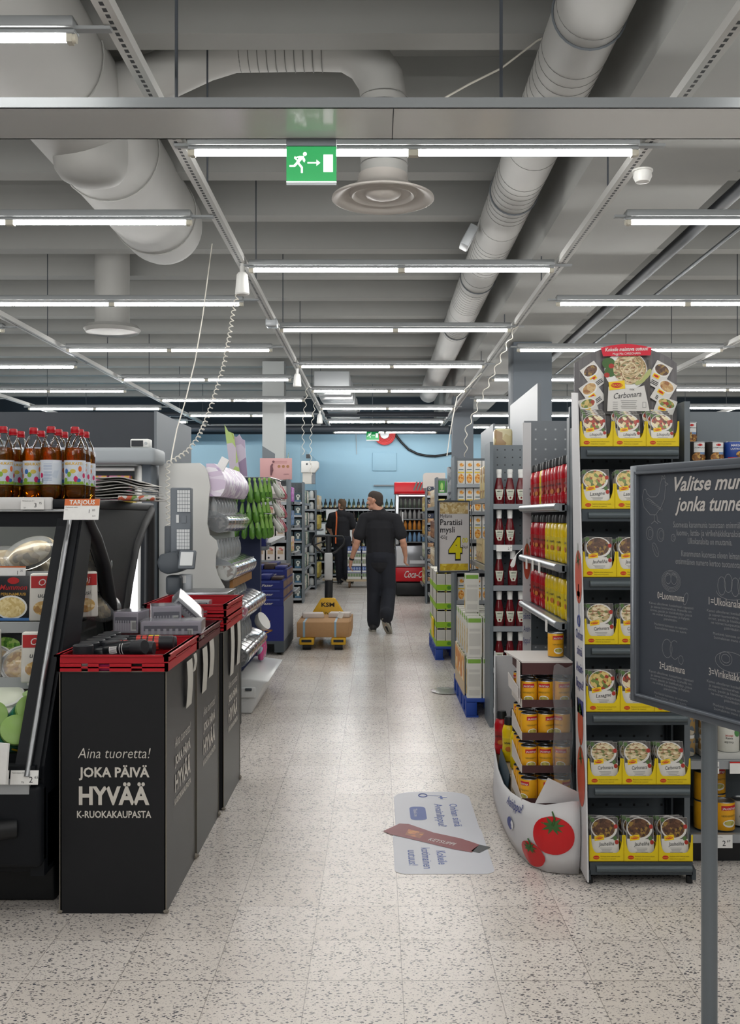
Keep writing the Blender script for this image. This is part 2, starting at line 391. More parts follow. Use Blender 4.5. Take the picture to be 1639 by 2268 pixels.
for i, x in enumerate(RX):
    r = root('light_rail', 'white slotted lighting rail, the '+RN[i], 'lighting rail', (x, 0, 3.50))
    p = MB().box(-.036, .036, -7.9, 23.6, 0, .008).box(-.036, -.030, -7.9, 23.6, .008, .05).box(.030, .036, -7.9, 23.6, .008, .05); p.obj('channel', rm, r)
    for y in [2.6+2.57*k for k in range(8)]:
        MB().cyl((0, y+1.2, .05), (0, y+1.2, 1.28), .006, 6).obj('suspension_rod', dgrey, r)
# fluorescent battens
tube_m = bpy.data.materials.new('tube_light'); tube_m.use_nodes = True
_n = tube_m.node_tree.nodes; _b = _n['Principled BSDF']; _b.inputs['Emission Color'].default_value = (1, .985, .955, 1); _b.inputs['Emission Strength'].default_value = TUBE; _b.inputs['Base Color'].default_value = (1,1,1,1); tube_m.cycles.emission_sampling = 'FRONT'
hous = mat('batten_housing', (150,154,156), .4); sock = mat('lamp_socket', (205,200,185), .4)
fr_ = root('fluorescent_light', 'x', 'ceiling light')
hb = MB().box(-1.225, 1.225, -.05, .05, .03, .075).box(-1.225, 1.225, -.028, .028, .012, .03); hb.obj('housing', hous, fr_, bevel=.006)
for s_ in (-1, 1):
    t = MB().tube([(s_*.03, 0, 0), (s_*1.19, 0, 0)], .0165, 8, caps=False).obj('tube', tube_m, fr_, smooth=50)
    e = MB().cyl((s_*1.19, 0, 0), (s_*1.226, 0, 0), .02, 10).box(s_*1.2-.012, s_*1.2+.012, -.02, .02, -.02, .05); e.obj('end_socket', sock, fr_, smooth=50)
    br = MB().box(min(s_*1.1,s_*1.3), max(s_*1.1,s_*1.37), -.02, .02, .032, .046); br.obj('rail_bracket', hous, fr_)
MB().box(-.028, .028, -.02, .02, -.02, .04).obj('centre_socket', sock, fr_)
FL = Kind(fr_); _ct = {}
rows = []
for bay, cx_, ph, k0, k1 in (('aisle', .2, 5.39, -4, 8), ('left bay', -2.47, 4.1, -4, 8), ('far left bay', -5.2, 5.42, -2, 7), ('outer left bay', -7.7, 6.7, 0, 7), ('right bay', 2.9, 6.66, -4, 7), ('far right bay', 5.5, 5.25, -2, 7), ('outer right bay', 8.1, 6.7, 0, 6)):
    for k in range(k0, k1): rows.append((bay, cx_, ph+2.565*k, k-k0))
for bay, cx_, yy, i in rows:
    if bay == 'left bay' and 1.2 < yy < 2: pass
    FL((cx_, yy, 3.45), 'twin tube fluorescent batten over the %s, %s row counted from the entrance' % (bay, ORD[i]), 'fluorescent battens')
# glossy white cable panel
cp = root('cable_panel', 'wide glossy white cable panel crossing the aisle above the exit sign', 'cable panel')
gw = mat('glossy_white_sheet', (224,227,226), .16, coat=.3)
MB().box(-7, 7, 4.43, 4.8, 3.30, 3.318).obj('tray_bottom', gw, cp); MB().box(-7, 7, 4.425, 4.44, 3.30, 3.345).box(-7, 7, 4.79, 4.8, 3.30, 3.33).obj('tray_lip', mat('panel_lip', (112,116,118), .45), cp)
MB().box(.074, .078, 4.43, 4.8, 3.298, 3.301).obj('sheet_joint', dgrey, cp)
for xx in (-.935, .582, -3.6, 3.2): MB().cyl((xx, 4.62, 3.31), (xx, 4.62, 4.8), .008, 8).obj('hanger_rod', dgrey, cp)
# exit signs
gsign = mat('exit_green', (30,150,80), .35, emit=.5); wsign = mat('exit_white', (235,245,238), .35, emit=.7)
def exit_sign(label, loc, sc, rear=False):
    r = root('exit_sign', label, 'exit sign', loc); r.scale = (sc,)*3
    MB().box(-.5, .5, -.06, .06, -.15, 0).obj('sign_holder', grey, r, bevel=.01)
    MB().box(-.5, .5, -.015, .015, -.86, -.15).obj('sign_plate', gsign, r)
    p = MB(); y = -.0175
    def P(*q): p.poly([(a, y, b) for a, b in q])
    p.disc((-.13, y, -.3), UX, UZ, .04, .04, 16)
    P((-.24,-.34),(-.15,-.34),(-.14,-.36),(-.27,-.50),(-.31,-.47)); P((-.31,-.36),(-.33,-.34),(-.35,-.38),(-.30,-.43),(-.28,-.41))
    P((-.33,-.36),(-.24,-.34),(-.24,-.37),(-.32,-.385)); P((-.16,-.36),(-.13,-.39),(-.12,-.43),(-.14,-.47),(-.17,-.44),(-.18,-.39))
    P((-.27,-.50),(-.31,-.47),(-.36,-.52),(-.44,-.52),(-.44,-.56),(-.33,-.56)); P((-.25,-.46),(-.29,-.48),(-.21,-.58),(-.21,-.68),(-.17,-.68),(-.17,-.56))
    P((-.08,-.46),(.10,-.46),(.10,-.49),(-.08,-.49)); P((.10,-.41),(.18,-.475),(.10,-.54)); P((.24,-.31),(.43,-.31),(.43,-.66),(.24,-.66))
    p.obj('pictogram', wsign, r)
    MB().box(-.5, .5, -.03, .03, -.87, -.845).obj('lower_edge', wsign, r)
    MB().box(-.5, .5, -.02, .02, -.92, -.87).obj('lower_strip', lgrey, r)
    if rear: MB().cyl((0,0,-.02), (0,0,(4.8-loc[2])/sc), .03, 8).obj('hanger_rod', grey, r)
exit_sign('green running figure exit sign hanging under the glossy panel', (-.316, 4.8, 3.30), .243)
exit_sign('small distant green exit sign before the red hose reel', (-.09, 22.6, 3.46), .29, True)
# sockets, detectors
def sock_(loc, lab):
    r = root('socket_pod', lab, 'power socket', loc)
    MB().lathe([(.03,.17),(.045,.15),(.058,.0),(.05,-.01),(.02,-.0)], n=20).obj('pod_shell', white, r, smooth=40)
    MB().cyl((0,0,.16), (0,0,.24), .02, 10).obj('pod_clip', white, r, smooth=40)
sock_((-1.08, 7.95, 3.26), 'white socket pod on the left rail that holds the coiled cord')
sock_((-1.09, 13.6, 3.26), 'white socket pod on the left rail halfway down the aisle')
sock_((-1.09, 19.0, 3.26), 'white socket pod on the left rail close to the blue wall')
jb = MB().box(-.06, .06, -.08, .08, -.05, .03); tag(jb.obj('junction_box', mat('clear_grey', (185,190,194), .25), loc=(-1.09, 10.3, 3.49), bevel=.015), 'pale junction box on the left rail past the coiled cord', 'junction box')
sdt = root('smoke_detector', 'round white smoke detector on the right rail', 'smoke detector', (1.56, 5.8, 3.44)); MB().lathe([(.05,.05),(.055,.02),(.04,-.01),(.001,-.018)], n=20).obj('detector_cover', white, sdt, smooth=40); MB().lathe([(.06,.06),(.06,.05)], n=20).obj('detector_base', white, sdt)
# coiled cords
def coil(path, r, wire, turns_per_m, name, label, m=white, pts_per=9):
    P = [V(p) for p in path]; out = []; dist = 0
    Q = []
    for a, b in zip(P[:-1], P[1:]):
        n = max(2, int((b-a).length*turns_per_m*pts_per))
        for i in range(n): Q.append(a.lerp(b, i/n))
    for i, q in enumerate(Q):
        d = (Q[min(i+1, len(Q)-1)]-Q[max(0, i-1)]).normalized(); u = V((0,1,0)) if abs(d.y) < .9 else V((1,0,0)); a = d.cross(u).normalized(); b = d.cross(a)
        t = 2*PI*i/pts_per; out.append(q+(a*math.cos(t)+b*math.sin(t))*r)
    return tag(MB().tube(out, wire, 5).obj(name, m, smooth=60), label, 'cord')
cordm = mat('cord_white', (226,222,212), .4)
cpx = [(527,650,7.95),(517,690,7.93),(508,745,7.9),(498,800,7.8),(484,850,7.7),(470,893,7.6),(455,935,7.5),(438,972,7.35),(415,1000,7.25),(390,1017,7.15),(372,1026,7.08),(371,1060,7.08),(372,1110,7.08),(373,1160,7.08),(371,1205,7.08),(369,1238,7.08)]
coil([(X(a, D), D, Z(b, D)) for a, b, D in cpx], .015, .0042, 22, 'coiled_cord', 'white coiled cord sagging from the socket pod to the scale', cordm)
tag(MB().tube([(X(a, D), D, Z(b, D)) for a, b, D in ((470,540,8.1),(462,600,8.0),(449,700,7.8),(432,800,7.5),(410,890,7.2),(392,950,6.95),(382,1000,6.85),(379,1020,6.75))], .0045, 6).obj('straight_cord', cordm, smooth=60), 'thin straight white cord hanging beside the coiled cord', 'cord')
for px, y0, y1, D, lb in ((690,880,1055,17.5,'far coiled cord hanging above the white two-eyed scale'), (673,885,1010,15.5,'far coiled cord hanging left of the two-eyed scale'), (1033,895,1015,10.5,'thin coiled cord hanging above the vitamin boxes')):
    xr = -1.09 if px < 800 else 1.49
    coil([(xr, D, 3.5), (X(px-2, D), D, Z((y0+y1)/2, D)), (X(px-1, D), D, Z(y1, D))], .018, .005, 7, 'coiled_cord', lb, cordm, 8)
tag(MB().tube([(X(a,14),14,Z(b,14)) for a,b in ((1067,826),(1012,880),(1004,920),(996,965),(990,1010))], .007, 5).obj('straight_cord', cordm), 'thin pale cord slanting down near the grey rear column', 'cord')
tag(MB().tube([(X(a,5.85),5.85,Z(b,5.85)+.02*math.sin(a)) for a,b in ((1320,20),(1260,55),(1190,95),(1110,145),(1040,185),(965,224),(900,255))], .006, 6).obj('slack_cable', cordm, smooth=60), 'thin white cable slung from the spiral duct towards the branch duct', 'cable')
# hose reel on the back wall
hr = root('hose_reel', 'red fire hose reel on the blue back wall', 'fire hose', (X(852,24.4), 24.475, Z(962,24.4)))
hp = MB()
for rr_ in (.13, .17, .21, .245): hp.tube([(rr_*math.cos(a), -.08, rr_*math.sin(a)) for a in [i*2*PI/32 for i in range(32)]], .024, 8, closed=True)
hp.obj('reel_coil', mat('hose_red', (205,70,72), .5), hr, smooth=60)
MB().cyl((0,-.13,0), (0,0,0), .11, 24).obj('reel_hub', steel, hr, smooth=40); MB().box(-.16, .16, -.17, -.02, .12, .24).obj('reel_bracket', lgrey, hr, bevel=.01)
tag(MB().tube([(X(a,24.38), 24.445, Z(b,24.38)) for a, b in ((876,962),(888,978),(905,995),(925,1005),(945,1009),(965,1010),(985,1007),(1002,1003))], .03, 8).obj('black_hose', black, smooth=60), 'thick black hose sagging along the blue wall from the reel', 'hose')
struct(MB().box(X(825,24.5), X(878,24.5), 24.47, 24.5, Z(1043,24.5), Z(1003,24.5)), 'trim_1', bluew, bevel=.008)
struct(MB().box(X(828,24.5), X(1000,24.5), 24.45, 24.5, Z(1077,24.5), Z(1074,24.5)), 'trim_2', grey)
tag(MB().tube([(X(788,24.4),24.485,Z(958,24.4)),(X(790,24.4),24.485,Z(1006,24.4))], .008, 5).obj('pull_cord', lgrey), 'thin pull cord hanging down the blue back wall', 'cord')
# ================================================================ CHILLER AT THE LEFT
cab = mat('chiller_black', (17,20,25), .5, spec=.25); cabg = mat('chiller_charcoal', (34,38,44), .5, spec=.3); rubber = mat('black_rubber', (14,16,19), .5)
inw = mat('chiller_liner', (120,126,128), .5)
XR = -1.21
ch = root('open_chiller', 'black double sided glass fronted chiller with leaning front window', 'chiller cabinet', (0,0,0))
b = MB().box(-3.4, XR, 3.62, 5.35, .16, .47).box(-3.4, XR+.0, 3.56, 3.64, .20, .50); b.obj('lower_body', cab, ch, bevel=.02)
MB().box(-3.4, XR-.02, 3.78, 5.3, .0, .18).obj('plinth', mat('plinth_black', (20,22,25), .6), ch, bevel=.01)
MB().tube([(-3.4, 3.545, .345), (-1.36, 3.545, .345), (-1.3, 3.57, .345)], .036, 12).obj('bumper_bar', rubber, ch, smooth=50)
# end panel with two arches left open
def yz(u, v, a): return (a, u, v)
ep = MB()
ep.prism([(3.6,.16),(3.74,.16),(4.24,1.50),(4.09,1.50),(3.6,.56)], yz, XR-.05, XR)
ep.prism([(3.70,.16),(5.35,.16),(5.35,.78),(4.62,.78),(3.92,.66)], yz, XR-.05, XR)
ep.prism([(4.13,1.50),(4.16,1.44),(4.28,1.38),(4.42,1.255),(4.52,1.085),(4.58,.913),(4.6,.775),(4.73,.775),(4.74,1.02),(4.83,1.147),(4.96,1.32),(5.135,1.43),(5.3,1.485),(5.3,1.50)], yz, XR-.05, XR)
ep.prism([(5.27,.775),(5.36,.775),(5.36,1.50),(5.29,1.50)], yz, XR-.05, XR)
ep.obj('end_panel', cab, ch)
ar = MB()
ar.tube([(XR-.01, 4.13, 1.47),(XR-.01,4.2,1.42),(XR-.01,4.28,1.375),(XR-.01,4.42,1.25),(XR-.01,4.52,1.085),(XR-.01,4.58,.913),(XR-.01,4.6,.76)], .032, 12)
ar.tube([(XR-.01,5.31,1.50),(XR-.01,5.135,1.425),(XR-.01,4.96,1.315),(XR-.01,4.83,1.147),(XR-.01,4.745,1.0),(XR-.01,4.72,.78)], .032, 12); ar.tube([(XR-.01,5.31,1.50),(XR-.01,5.29,.76)], .03, 10)
ar.obj('arch_gasket', rubber, ch, smooth=60)
glass = clear('glass_pane', gloss=.12, r=.02)
MB().poly([(XR-.03,3.78,.66),(XR-.03,4.6,.72),(XR-.03,4.58,.913),(XR-.03,4.52,1.085),(XR-.03,4.42,1.255),(XR-.03,4.28,1.38),(XR-.03,4.12,1.46)]).obj('end_glass', glass, ch)
MB().poly([(XR-.03,4.73,.78),(XR-.03,5.28,.78),(XR-.03,5.3,1.48),(XR-.03,5.13,1.43),(XR-.03,4.83,1.147),(XR-.03,4.74,1.0)]).obj('end_glass', glass, ch)
# leaning window frame
wf = MB(); wf.beam((XR-.055,3.585,.52),(XR-.055,4.10,1.485), .09, .05, up=(0,-1,.5)); wf.beam((-3.4,3.585,.545),(XR-.02,3.585,.545), .05, .05); wf.beam((-3.4,4.09,1.462),(XR-.02,4.09,1.462), .06, .07)
wf.obj('window_frame', cab, ch)
cp_ = MB(); cp_.tube([(XR-.045,3.548,.535),(XR-.045,4.062,1.49)], .011, 8); cp_.tube([(-3.4,3.57,.51),(XR-.012,3.57,.51)], .01, 8); cp_.tube([(-3.4,4.05,1.492),(XR-.01,4.05,1.492)], .006, 8); cp_.obj('chrome_strip', steel, ch, smooth=60)
MB().poly([(-3.4,3.60,.57),(XR-.10,3.60,.57),(XR-.10,4.08,1.44),(-3.4,4.08,1.44)]).obj('front_glass', clear('front_glass', gloss=.06, r=.02), ch)
MB().box(-3.4, XR, 4.06, 5.38, 1.50, 1.54).obj('canopy', cab, ch, bevel=.008)
MB().box(-3.4, XR-.05, 4.72, 4.76, .47, 1.5).obj('rear_liner', inw, ch)
for z, yf in ((.455,3.72),(.80,3.98),(1.015,4.06),(1.215,4.2)):
    s = MB().box(-3.4, XR-.06, yf, 4.72, z, z+.012, 0).box(-3.4, XR-.06, yf-.012, yf, z-.022, z+.022, 1); s.obj('shelf', [glass if z > .5 else inw, lgrey], ch)
lampm = mat('chiller_lamp', (255,250,240), .5, emit=14)
MB().box(-3.3, XR-.1, 4.2, 4.24, 1.455, 1.475).obj('canopy_lamp', lampm, ch)
MB().box(-3.3, XR-.06, 5.24, 5.26, .78, 1.46).obj('rear_glow_sheet', mat('glowing_liner', (250,252,255), .6, emit=2.2), ch)  # no lamp: added white sheet whose emission stands in for the brightly lit interior
pr = MB().box(-3.4, XR-.12, 4.045, 4.075, 1.495, 1.548); pr.obj('top_price_rail', mat('price_rail_white', (205,205,205), .35), ch, bevel=.006)
MB().box(-3.4, XR-.04, 3.555, 3.575, .47, .525).obj('lower_price_rail', lgrey, ch)
def tagcard(name, label, o, w_, h_, lines_, rot=(0,0,0), mats=None, band=None):
    """paper price tag, face towards -y, origin at its centre"""
    r = MB(); r.box(-w_/2, w_/2, -.0006, .0006, -h_/2, h_/2, 0); y = -.0012
    if band: r.rect((0,y,h_/2-band[1]/2), UX, UZ, w_, band[1], 2); r.text(band[0], (0,y*1.6,h_/2-band[1]*.82), UX, UZ, band[1]*.9, 3, off=.02)
    for t, x, z, s_, al in lines_: r.text(t, (x, y, z), UX, UZ, s_, 1, al)
    o_ = r.obj(name, mats or [paper, ink, mat('offer_orange', (205,105,50), .5), white], loc=o, rot=rot); tag(o_, label, 'price tag'); return o_
tagcard('price_tag', 'white price tag reading 3.75 on the upper rail below the juice bottles', (X(72,4.04), 4.038, Z(1117,4.04)), .095, .042, [('3', .008, -.012, .026, 'L'), ('75', .027, 0, .013, 'L'), ('Mehukatti juice 1,5 l', -.04, .012, .006, 'L'), ('2/1', -.035, -.016, .008, 'L')])
tagcard('offer_sign', 'tilted white offer card with orange band hung on the chiller corner', (X(181,3.95), 3.95, Z(1128,3.95)), .142, .086, [('Mehukatti mehu', -.065, .006, .0075, 'L'), ('1,5 l', -.065, -.004, .006, 'L'), ('1', .03, -.016, .022, 'L'), ('00', .043, -.008, .012, 'L'), ('0,67/l', .045, -.03, .006, 'L')], rot=(-.25,0,-.04), band=('TARJOUS', .028))
tagcard('price_tag', 'price tag reading 2.65 on the lower rail of the chiller', (X(54,3.55), 3.55, Z(1722,3.55)), .1, .05, [('2', .018, -.018, .03, 'L'), ('65', .037, -.004, .014, 'L'), ('Tuore tarjous 250 g', -.045, .014, .006, 'L'), ('7%', -.01, -.02, .009, 'L')], rot=(-.2,0,0))
tagcard('price_tag', 'price tag ending in 45 cut by the frame edge on the lower rail', (X(4,3.55), 3.55, Z(1722,3.55)), .05, .05, [('45', .0, -.002, .014, 'L')], rot=(-.2,0,0))
tagcard('price_tag', 'price tag reading 1.25 on the top shelf inside the chiller', (X(29,4.17), 4.165, Z(1265,4.17)), .11, .042, [('1', .02, -.014, .024, 'L'), ('25', .032, -.002, .012, 'L')], rot=(-.1,0,0), band=('', .006))
tagcard('price_tag', 'blank white tag on the lowest glass shelf of the chiller', (X(73,3.95), 3.945, Z(1505,3.95)), .042, .045, [])
tag(MB().box(-.004,.004,-.03,.03,-.07,.07).obj('card_divider', paper, loc=(X(2,3.5),3.5,Z(1690,3.5)), rot=(0,.1,1.2)), 'pale card edge hanging at the very left of the chiller rail', 'card')
# ---- products inside
mash = speck('mash_food', [(222,200,140),(232,214,160),(210,184,120)], 90); darkpk = mat('dark_pack', (30,32,38), .35); redp = mat('pack_red', (180,40,42), .4); whp = mat('pack_white', (218,215,208), .4)
film = clear('cling_film', gloss=.3, r=.12, alpha=.12); fish = speck('smoked_fish', [(150,132,96),(172,152,112),(120,104,76),(186,172,140)], 40); leaf = speck('salad_leaf', [(96,150,56),(130,178,70),(70,118,44),(168,200,110)], 70)
potato = speck('baked_potato', [(196,158,92),(214,180,116),(170,128,70),(226,204,160)], 60)
def mash_box():
    r = root('mash_pack', 'x', 'food pack'); MB().box(-.085,.085,-.02,.02,0,.19).obj('carton', darkpk, r, bevel=.004)
    p = MB(); y = -.0215; p.disc((-.01,y,.058), UX, UZ, .068, .05, 28, 2); p.disc((-.01,y-.0006,.058), UX, UZ, .060, .043, 28, 0); p.text('Mummon', (0,y,.132), UX, UZ, .03, 1, shear=.3, off=.01); p.text('PERUNAMUUSI', (0,y,.108), UX, UZ, .016, 3, off=.01)
    p.rect((0,y,.008), UX, UZ, .165, .012, 4); p.disc((.0,y,.17), UX, UZ, .025, .014, 18, 1)
    p.obj('front_print', [mash, redp, white, mat('gold_print',(206,160,70),.5), mat('pale_blue_print',(70,120,180),.5)], r); return Kind(r)
K = mash_box()
for i, (px, D, rz) in enumerate(((28,4.14,.0),(-20,4.14,.05))):
    K((X(px,D), D+.03, 1.03), ('black pack of mashed potato with a round picture on the middle chiller shelf', 'black pack of mashed potato cut by the frame edge on the middle chiller shelf')[i], 'mash packs', rz)
def white_pack(name, lab):
    r = root(name, lab, 'food pack'); m = MB(); m.prism([(-.06,0),(.06,0),(.055,.2),(-.055,.2)], lambda u,v,a: (u,a,v), -.018, .018, 0); m.obj('pouch', [whp], r, bevel=.008)
    p = MB(); y=-.0195; p.rect((0,y,.165), UX, UZ, .1, .05, 0); p.text('Oi', (0,y-.001,.15), UX, UZ, .04, 1, shear=.2); p.text('uusi', (0,y,.1), UX, UZ, .03, 2, shear=.2); p.disc((0,y,.055), UX, UZ, .042, .03, 20, 3); p.obj('front_print', [redp, white, ink, potato], r); return Kind(r)
W = white_pack('soup_pouch', 'x')
for i, (px, D, z, rz, lab) in enumerate(((98,4.16,1.03,.2,'white and red pouch half behind the leaning chiller frame'),(186,4.3,1.03,.7,'white and red pouch seen through the end glass'),(82,3.9,.815,.1,'white and red pouch standing beside the potato tray'),(-30,4.0,.815,0,'white and red pouch at the frame edge on the lower chiller shelf'))): W((X(px,D), D, z), lab, 'white pouches', rz)
def tray_pack(nm, food, lab):
    r = root(nm, lab, 'food pack'); MB().lathe([(.055,0),(.075,.045),(.08,.05),(.074,.05),(.072,.044)], n=28, sx=1.25).obj('tray', white, r, smooth=40); MB().lathe([(.072,.042),(.05,.055),(.001,.06)], n=24, sx=1.25).obj('food', food, r, smooth=60); MB().lathe([(.078,.052),(.05,.068),(.001,.07)], n=24, sx=1.25).obj('film_lid', film, r, smooth=60); return Kind(r)
T1 = tray_pack('potato_tray', potato, 'x'); T1((X(46,3.98), 4.06, .85), 'tilted white oval tray of golden potatoes under film', None, rot=(1.15,0,0)); T1((X(-35,3.98), 4.07, .85), 'oval potato tray cut off at the frame edge', None, rot=(1.1,0,.1))
DP = MB(); DP.prism([(-.08,0),(.08,0),(.08,.15),(-.08,.15)], lambda u,v,a:(u,a,v), -.02, .02, 0); DP.disc((0,-.022,.11), UX, UZ, .07, .03, 20, 1)
dpk = Kind(tag(DP.obj('herb_pack', [darkpk, leaf], bevel=0), 'x', 'food pack'))
for i,(px,D,z,l) in enumerate(((12,4.12,.83,'dark herb pack with green print behind the potato tray'),(52,4.14,.83,'second dark herb pack near the leaning frame'),(120,4.2,.83,'dark herb pack at the right end of the lower shelf'))): dpk((X(px,D),D,z), l, 'herb packs')
def vac(lab):
    m = MB(); m.lathe([(.001,.0),(.06,.004),(.11,.02),(.12,.028),(.112,.036),(.06,.05),(.001,.056)], n=26, sy=.62); r = root('fish_pack', lab, 'food pack'); m.obj('vacuum_film', film, r, smooth=60); MB().lathe([(.001,.008),(.06,.012),(.095,.026),(.06,.042),(.001,.046)], n=22, sy=.58).obj('fillet', fish, r, smooth=60); return Kind(r)
VF = vac('x')
for i,(px,D,z,rot,l) in enumerate(((72,4.32,1.3,(1.2,-.3,0),'vacuum packed smoked fish leaning on the top chiller shelf'),(95,4.45,1.25,(1.0,.3,0),'vacuum packed fish half behind the leaning chiller frame'),(8,4.4,1.26,(1.1,0,0),'vacuum packed fish at the frame edge on the top shelf'),(190,4.45,1.25,(1.1,0,.8),'vacuum packed fish behind the end glass on the top shelf'),(215,4.5,1.05,(1.2,0,1.0),'vacuum packed fish behind the end glass on the middle shelf'))): VF((X(px,D),D,z), l, 'vacuum packs', rot=rot)
def tub():
    r = root('salad_tub', 'x', 'food pack'); MB().lathe([(.055,0),(.068,.055),(.07,.06)], n=28).obj('tub_body', mat('tub_green',(120,160,78),.4), r, smooth=40)
    MB().lathe([(.073,.055),(.073,.066),(.066,.07),(.001,.07)], n=28, ms=[0,0,1]).obj('tub_lid', [white, mat('lid_print',(208,214,196),.35)], r, smooth=40); return Kind(r)
TB = tub()
for i,(px,py,D,l) in enumerate(((18,1555,3.95,'green salad tub on top of its pile in the chiller well'),(32,1530,4.15,'green salad tub behind the topmost one'),(-12,1575,3.9,'green salad tub cut by the frame edge'),(62,1545,4.25,'rear green salad tub in the chiller well'))): TB((X(px,D),D,Z(py,D)-.03), l, 'salad tubs', rot=(.45,0.1*i,0))
def jar():
    r = root('salad_jar', 'x', 'food pack'); MB().lathe([(.05,0),(.056,.01),(.056,.1),(.05,.112)], n=26).obj('jar_body', clear('jar_plastic',(170,215,170),gloss=.2,alpha=.35,base=(70,150,95)), r, smooth=40); MB().lathe([(.001,.004),(.046,.006),(.048,.1),(.001,.104)], n=20).obj('salad', leaf, r, smooth=40); MB().lathe([(.058,.105),(.058,.12),(.05,.124),(.001,.124)], n=26).obj('jar_lid', mat('lid_lime',(128,162,84),.35), r, smooth=40)
    p = MB(); p.lathe([(.0565,.03),(.0565,.08)], n=26, ms=[0]); p.obj('jar_label', mat('jar_label_green',(38,120,100),.5), r, smooth=40); q = MB(); q.rect((0.02,-.0575,.065),UX,UZ,.03,.02,0); q.obj('yellow_sticker', yellow, r); return Kind(r)
J = jar()
for i,(px,py,D,rot,l) in enumerate(((45,1600,3.82,(.9,.5,.4),'clear jar of salad with yellow sticker lying higher in the chiller well'),(28,1640,3.76,(1.0,.3,.3),'clear jar of salad with yellow sticker lying lower in the chiller well'),(-8,1610,3.82,(1.0,0,.2),'clear salad jar at the frame edge in the chiller well'),(75,1590,4.0,(.8,.2,.1),'rear clear salad jar close to the leaning frame'))): J((X(px,D),D,Z(py,D)), l, 'salad jars', rot=rot)
cl = tag(MB().box(-.06,.06,-.05,.05,0,.07).obj('cold_box', clear('box_clear',(215,225,222),gloss=.25,alpha=.25), loc=(X(170,4.45),4.42,.83), bevel=.006), 'clear plastic box behind the end glass on the lower shelf', 'box')
rb = tag(MB().box(-.07,.07,-.05,.05,0,.09).obj('red_pack', redp, loc=(X(185,4.2),4.18,.50), bevel=.006), 'red pack behind the end glass low in the chiller', 'food pack')
rb2 = tag(MB().box(-.07,.07,-.06,.06,0,.16,0).rect((0,-.061,.05),UX,UZ,.13,.06,1).obj('red_pack', [redp, whp], loc=(X(165,4.1),4.05,.62)), 'red and white pack just left of the red crate rim', 'food pack')
# ---- juice bottles
juice = mat('apple_juice', (238,150,34), .03, trans=.92, ior=1.33); petm = clear('clear_bottle', gloss=.22, r=.04)
def lab_mat():
    m = speck('juice_label_print', [(205,212,222),(214,220,228),(190,200,214)], 30, r=.4); return m
def bottle(turn):
    r = root('juice_bottle', 'x', 'bottle')
    MB().lathe([(.030,.0),(.041,.006),(.044,.025),(.044,.19),(.043,.205),(.036,.238),(.022,.268),(.0145,.278),(.0145,.292)], n=28).obj('bottle_shell', petm, r, smooth=60)
    MB().lathe([(.001,.004),(.036,.006),(.0425,.025),(.0425,.19),(.0395,.218),(.001,.218)], n=24).obj('juice', juice, r, smooth=50)
    c_ = MB().lathe([(.0165,.286),(.0175,.288),(.0175,.306),(.015,.309),(.001,.309)], n=20); c_.lathe([(.0185,.281),(.0185,.286),(.015,.286)], n=20); c_.obj('cap', mat('cap_red',(170,10,28),.35), r, smooth=40)
    L_ = MB(); R_ = .0448; n = 40
    L_.lathe([(R_,.062),(R_,.165)], n=n, ms=[0])
    def wrap(vs0):
        for i in range(vs0, len(L_.v)):
            x, y, z = L_.v[i]; rr = R_+.0003+.0002*(-y); t = x/R_+turn; L_.v[i] = (rr*math.sin(t), -rr*math.cos(t), z)
    k = len(L_.v)
    L_.text('MEHUKATTI', (0,-1.5,.145), UX, UZ, .015, 1, off=.03); 
    for (bx, bz, mi, a, bb) in ((-.03,.118,2,.009,.011),(-.016,.105,3,.009,.011),(.012,.085,4,.009,.013),(.03,.128,5,.008,.012),(-.035,.082,3,.011,.009),(.024,.08,2,.01,.008),(.0,.118,6,.012,.009),(.05,.1,4,.008,.011),(-.055,.1,5,.008,.011)): L_.disc((bx,-1.5,bz), UX, UZ, a, bb, 16, mi, 3)
    for s_ in range(9): L_.rect((-.05+s_*.0125,-.5,.069), UX, UZ, .0125, .012, 3)
    [L_.rect((.05+.005*q_,.0,.113), UX, UZ, .005, .09, 0) for q_ in range(11)]
    for s_ in range(12): [L_.rect((.063+.006*q_,-.8,.148-.0062*s_), UX, UZ, .006, .0016, 7) for q_ in range(6)]
    for s_ in range(9): L_.rect((.055,-.8,.07+.002*s_), UX, UZ, .008, .0011, 8)
    wrap(k); L_.obj('label', [lab_mat(), mat('label_gold',(214,170,40),.4), mat('label_blue',(60,110,175),.4), mat('label_lime',(130,170,50),.4), mat('label_magenta',(190,30,90),.4), mat('label_orange',(215,110,50),.4), mat('label_straw',(200,180,80),.4), mat('label_text_blue',(110,130,170),.5), ink], r, smooth=60)
    return r
BT = [(7,951,4.2,.5),(29,957,4.32,.7),(46,962,4.44,.2),(74.5,960,4.26,.3),(91,965,4.42,.0),(113,954,4.2,-1.45),(129,963,4.34,.2),(142,968,4.47,.2),(166,960,4.22,.1),(177,963.5,4.34,.1),(189,968,4.46,.1),(-20,956,4.28,.3),(-8,962,4.42,.3)]
BL = ['front juice bottle cut by the frame edge','juice bottle behind the leftmost front one','third bottle back in the left file of juice bottles','front juice bottle with a darker label between the two files','juice bottle behind the darker labelled one','juice bottle turned to show its white back label and barcode','juice bottle just behind the back label bottle','rearmost juice bottle behind the back label bottle','front juice bottle of the rightmost file above the offer card','middle juice bottle of the rightmost file','rearmost juice bottle of the rightmost file','front juice bottle wholly at the left frame edge','rear juice bottle at the left frame edge']
B0 = {}
for (px, py, D, t), l in zip(BT, BL):
    k = 'b' if t < -1 else 'a'
    if k not in B0: B0[k] = Kind(bottle(-1.75 if k == 'b' else 0))
    B0[k]((X(px,D), D, 1.5425), l+', red cap and amber juice', 'juice bottles', 0 if k == 'b' else t)
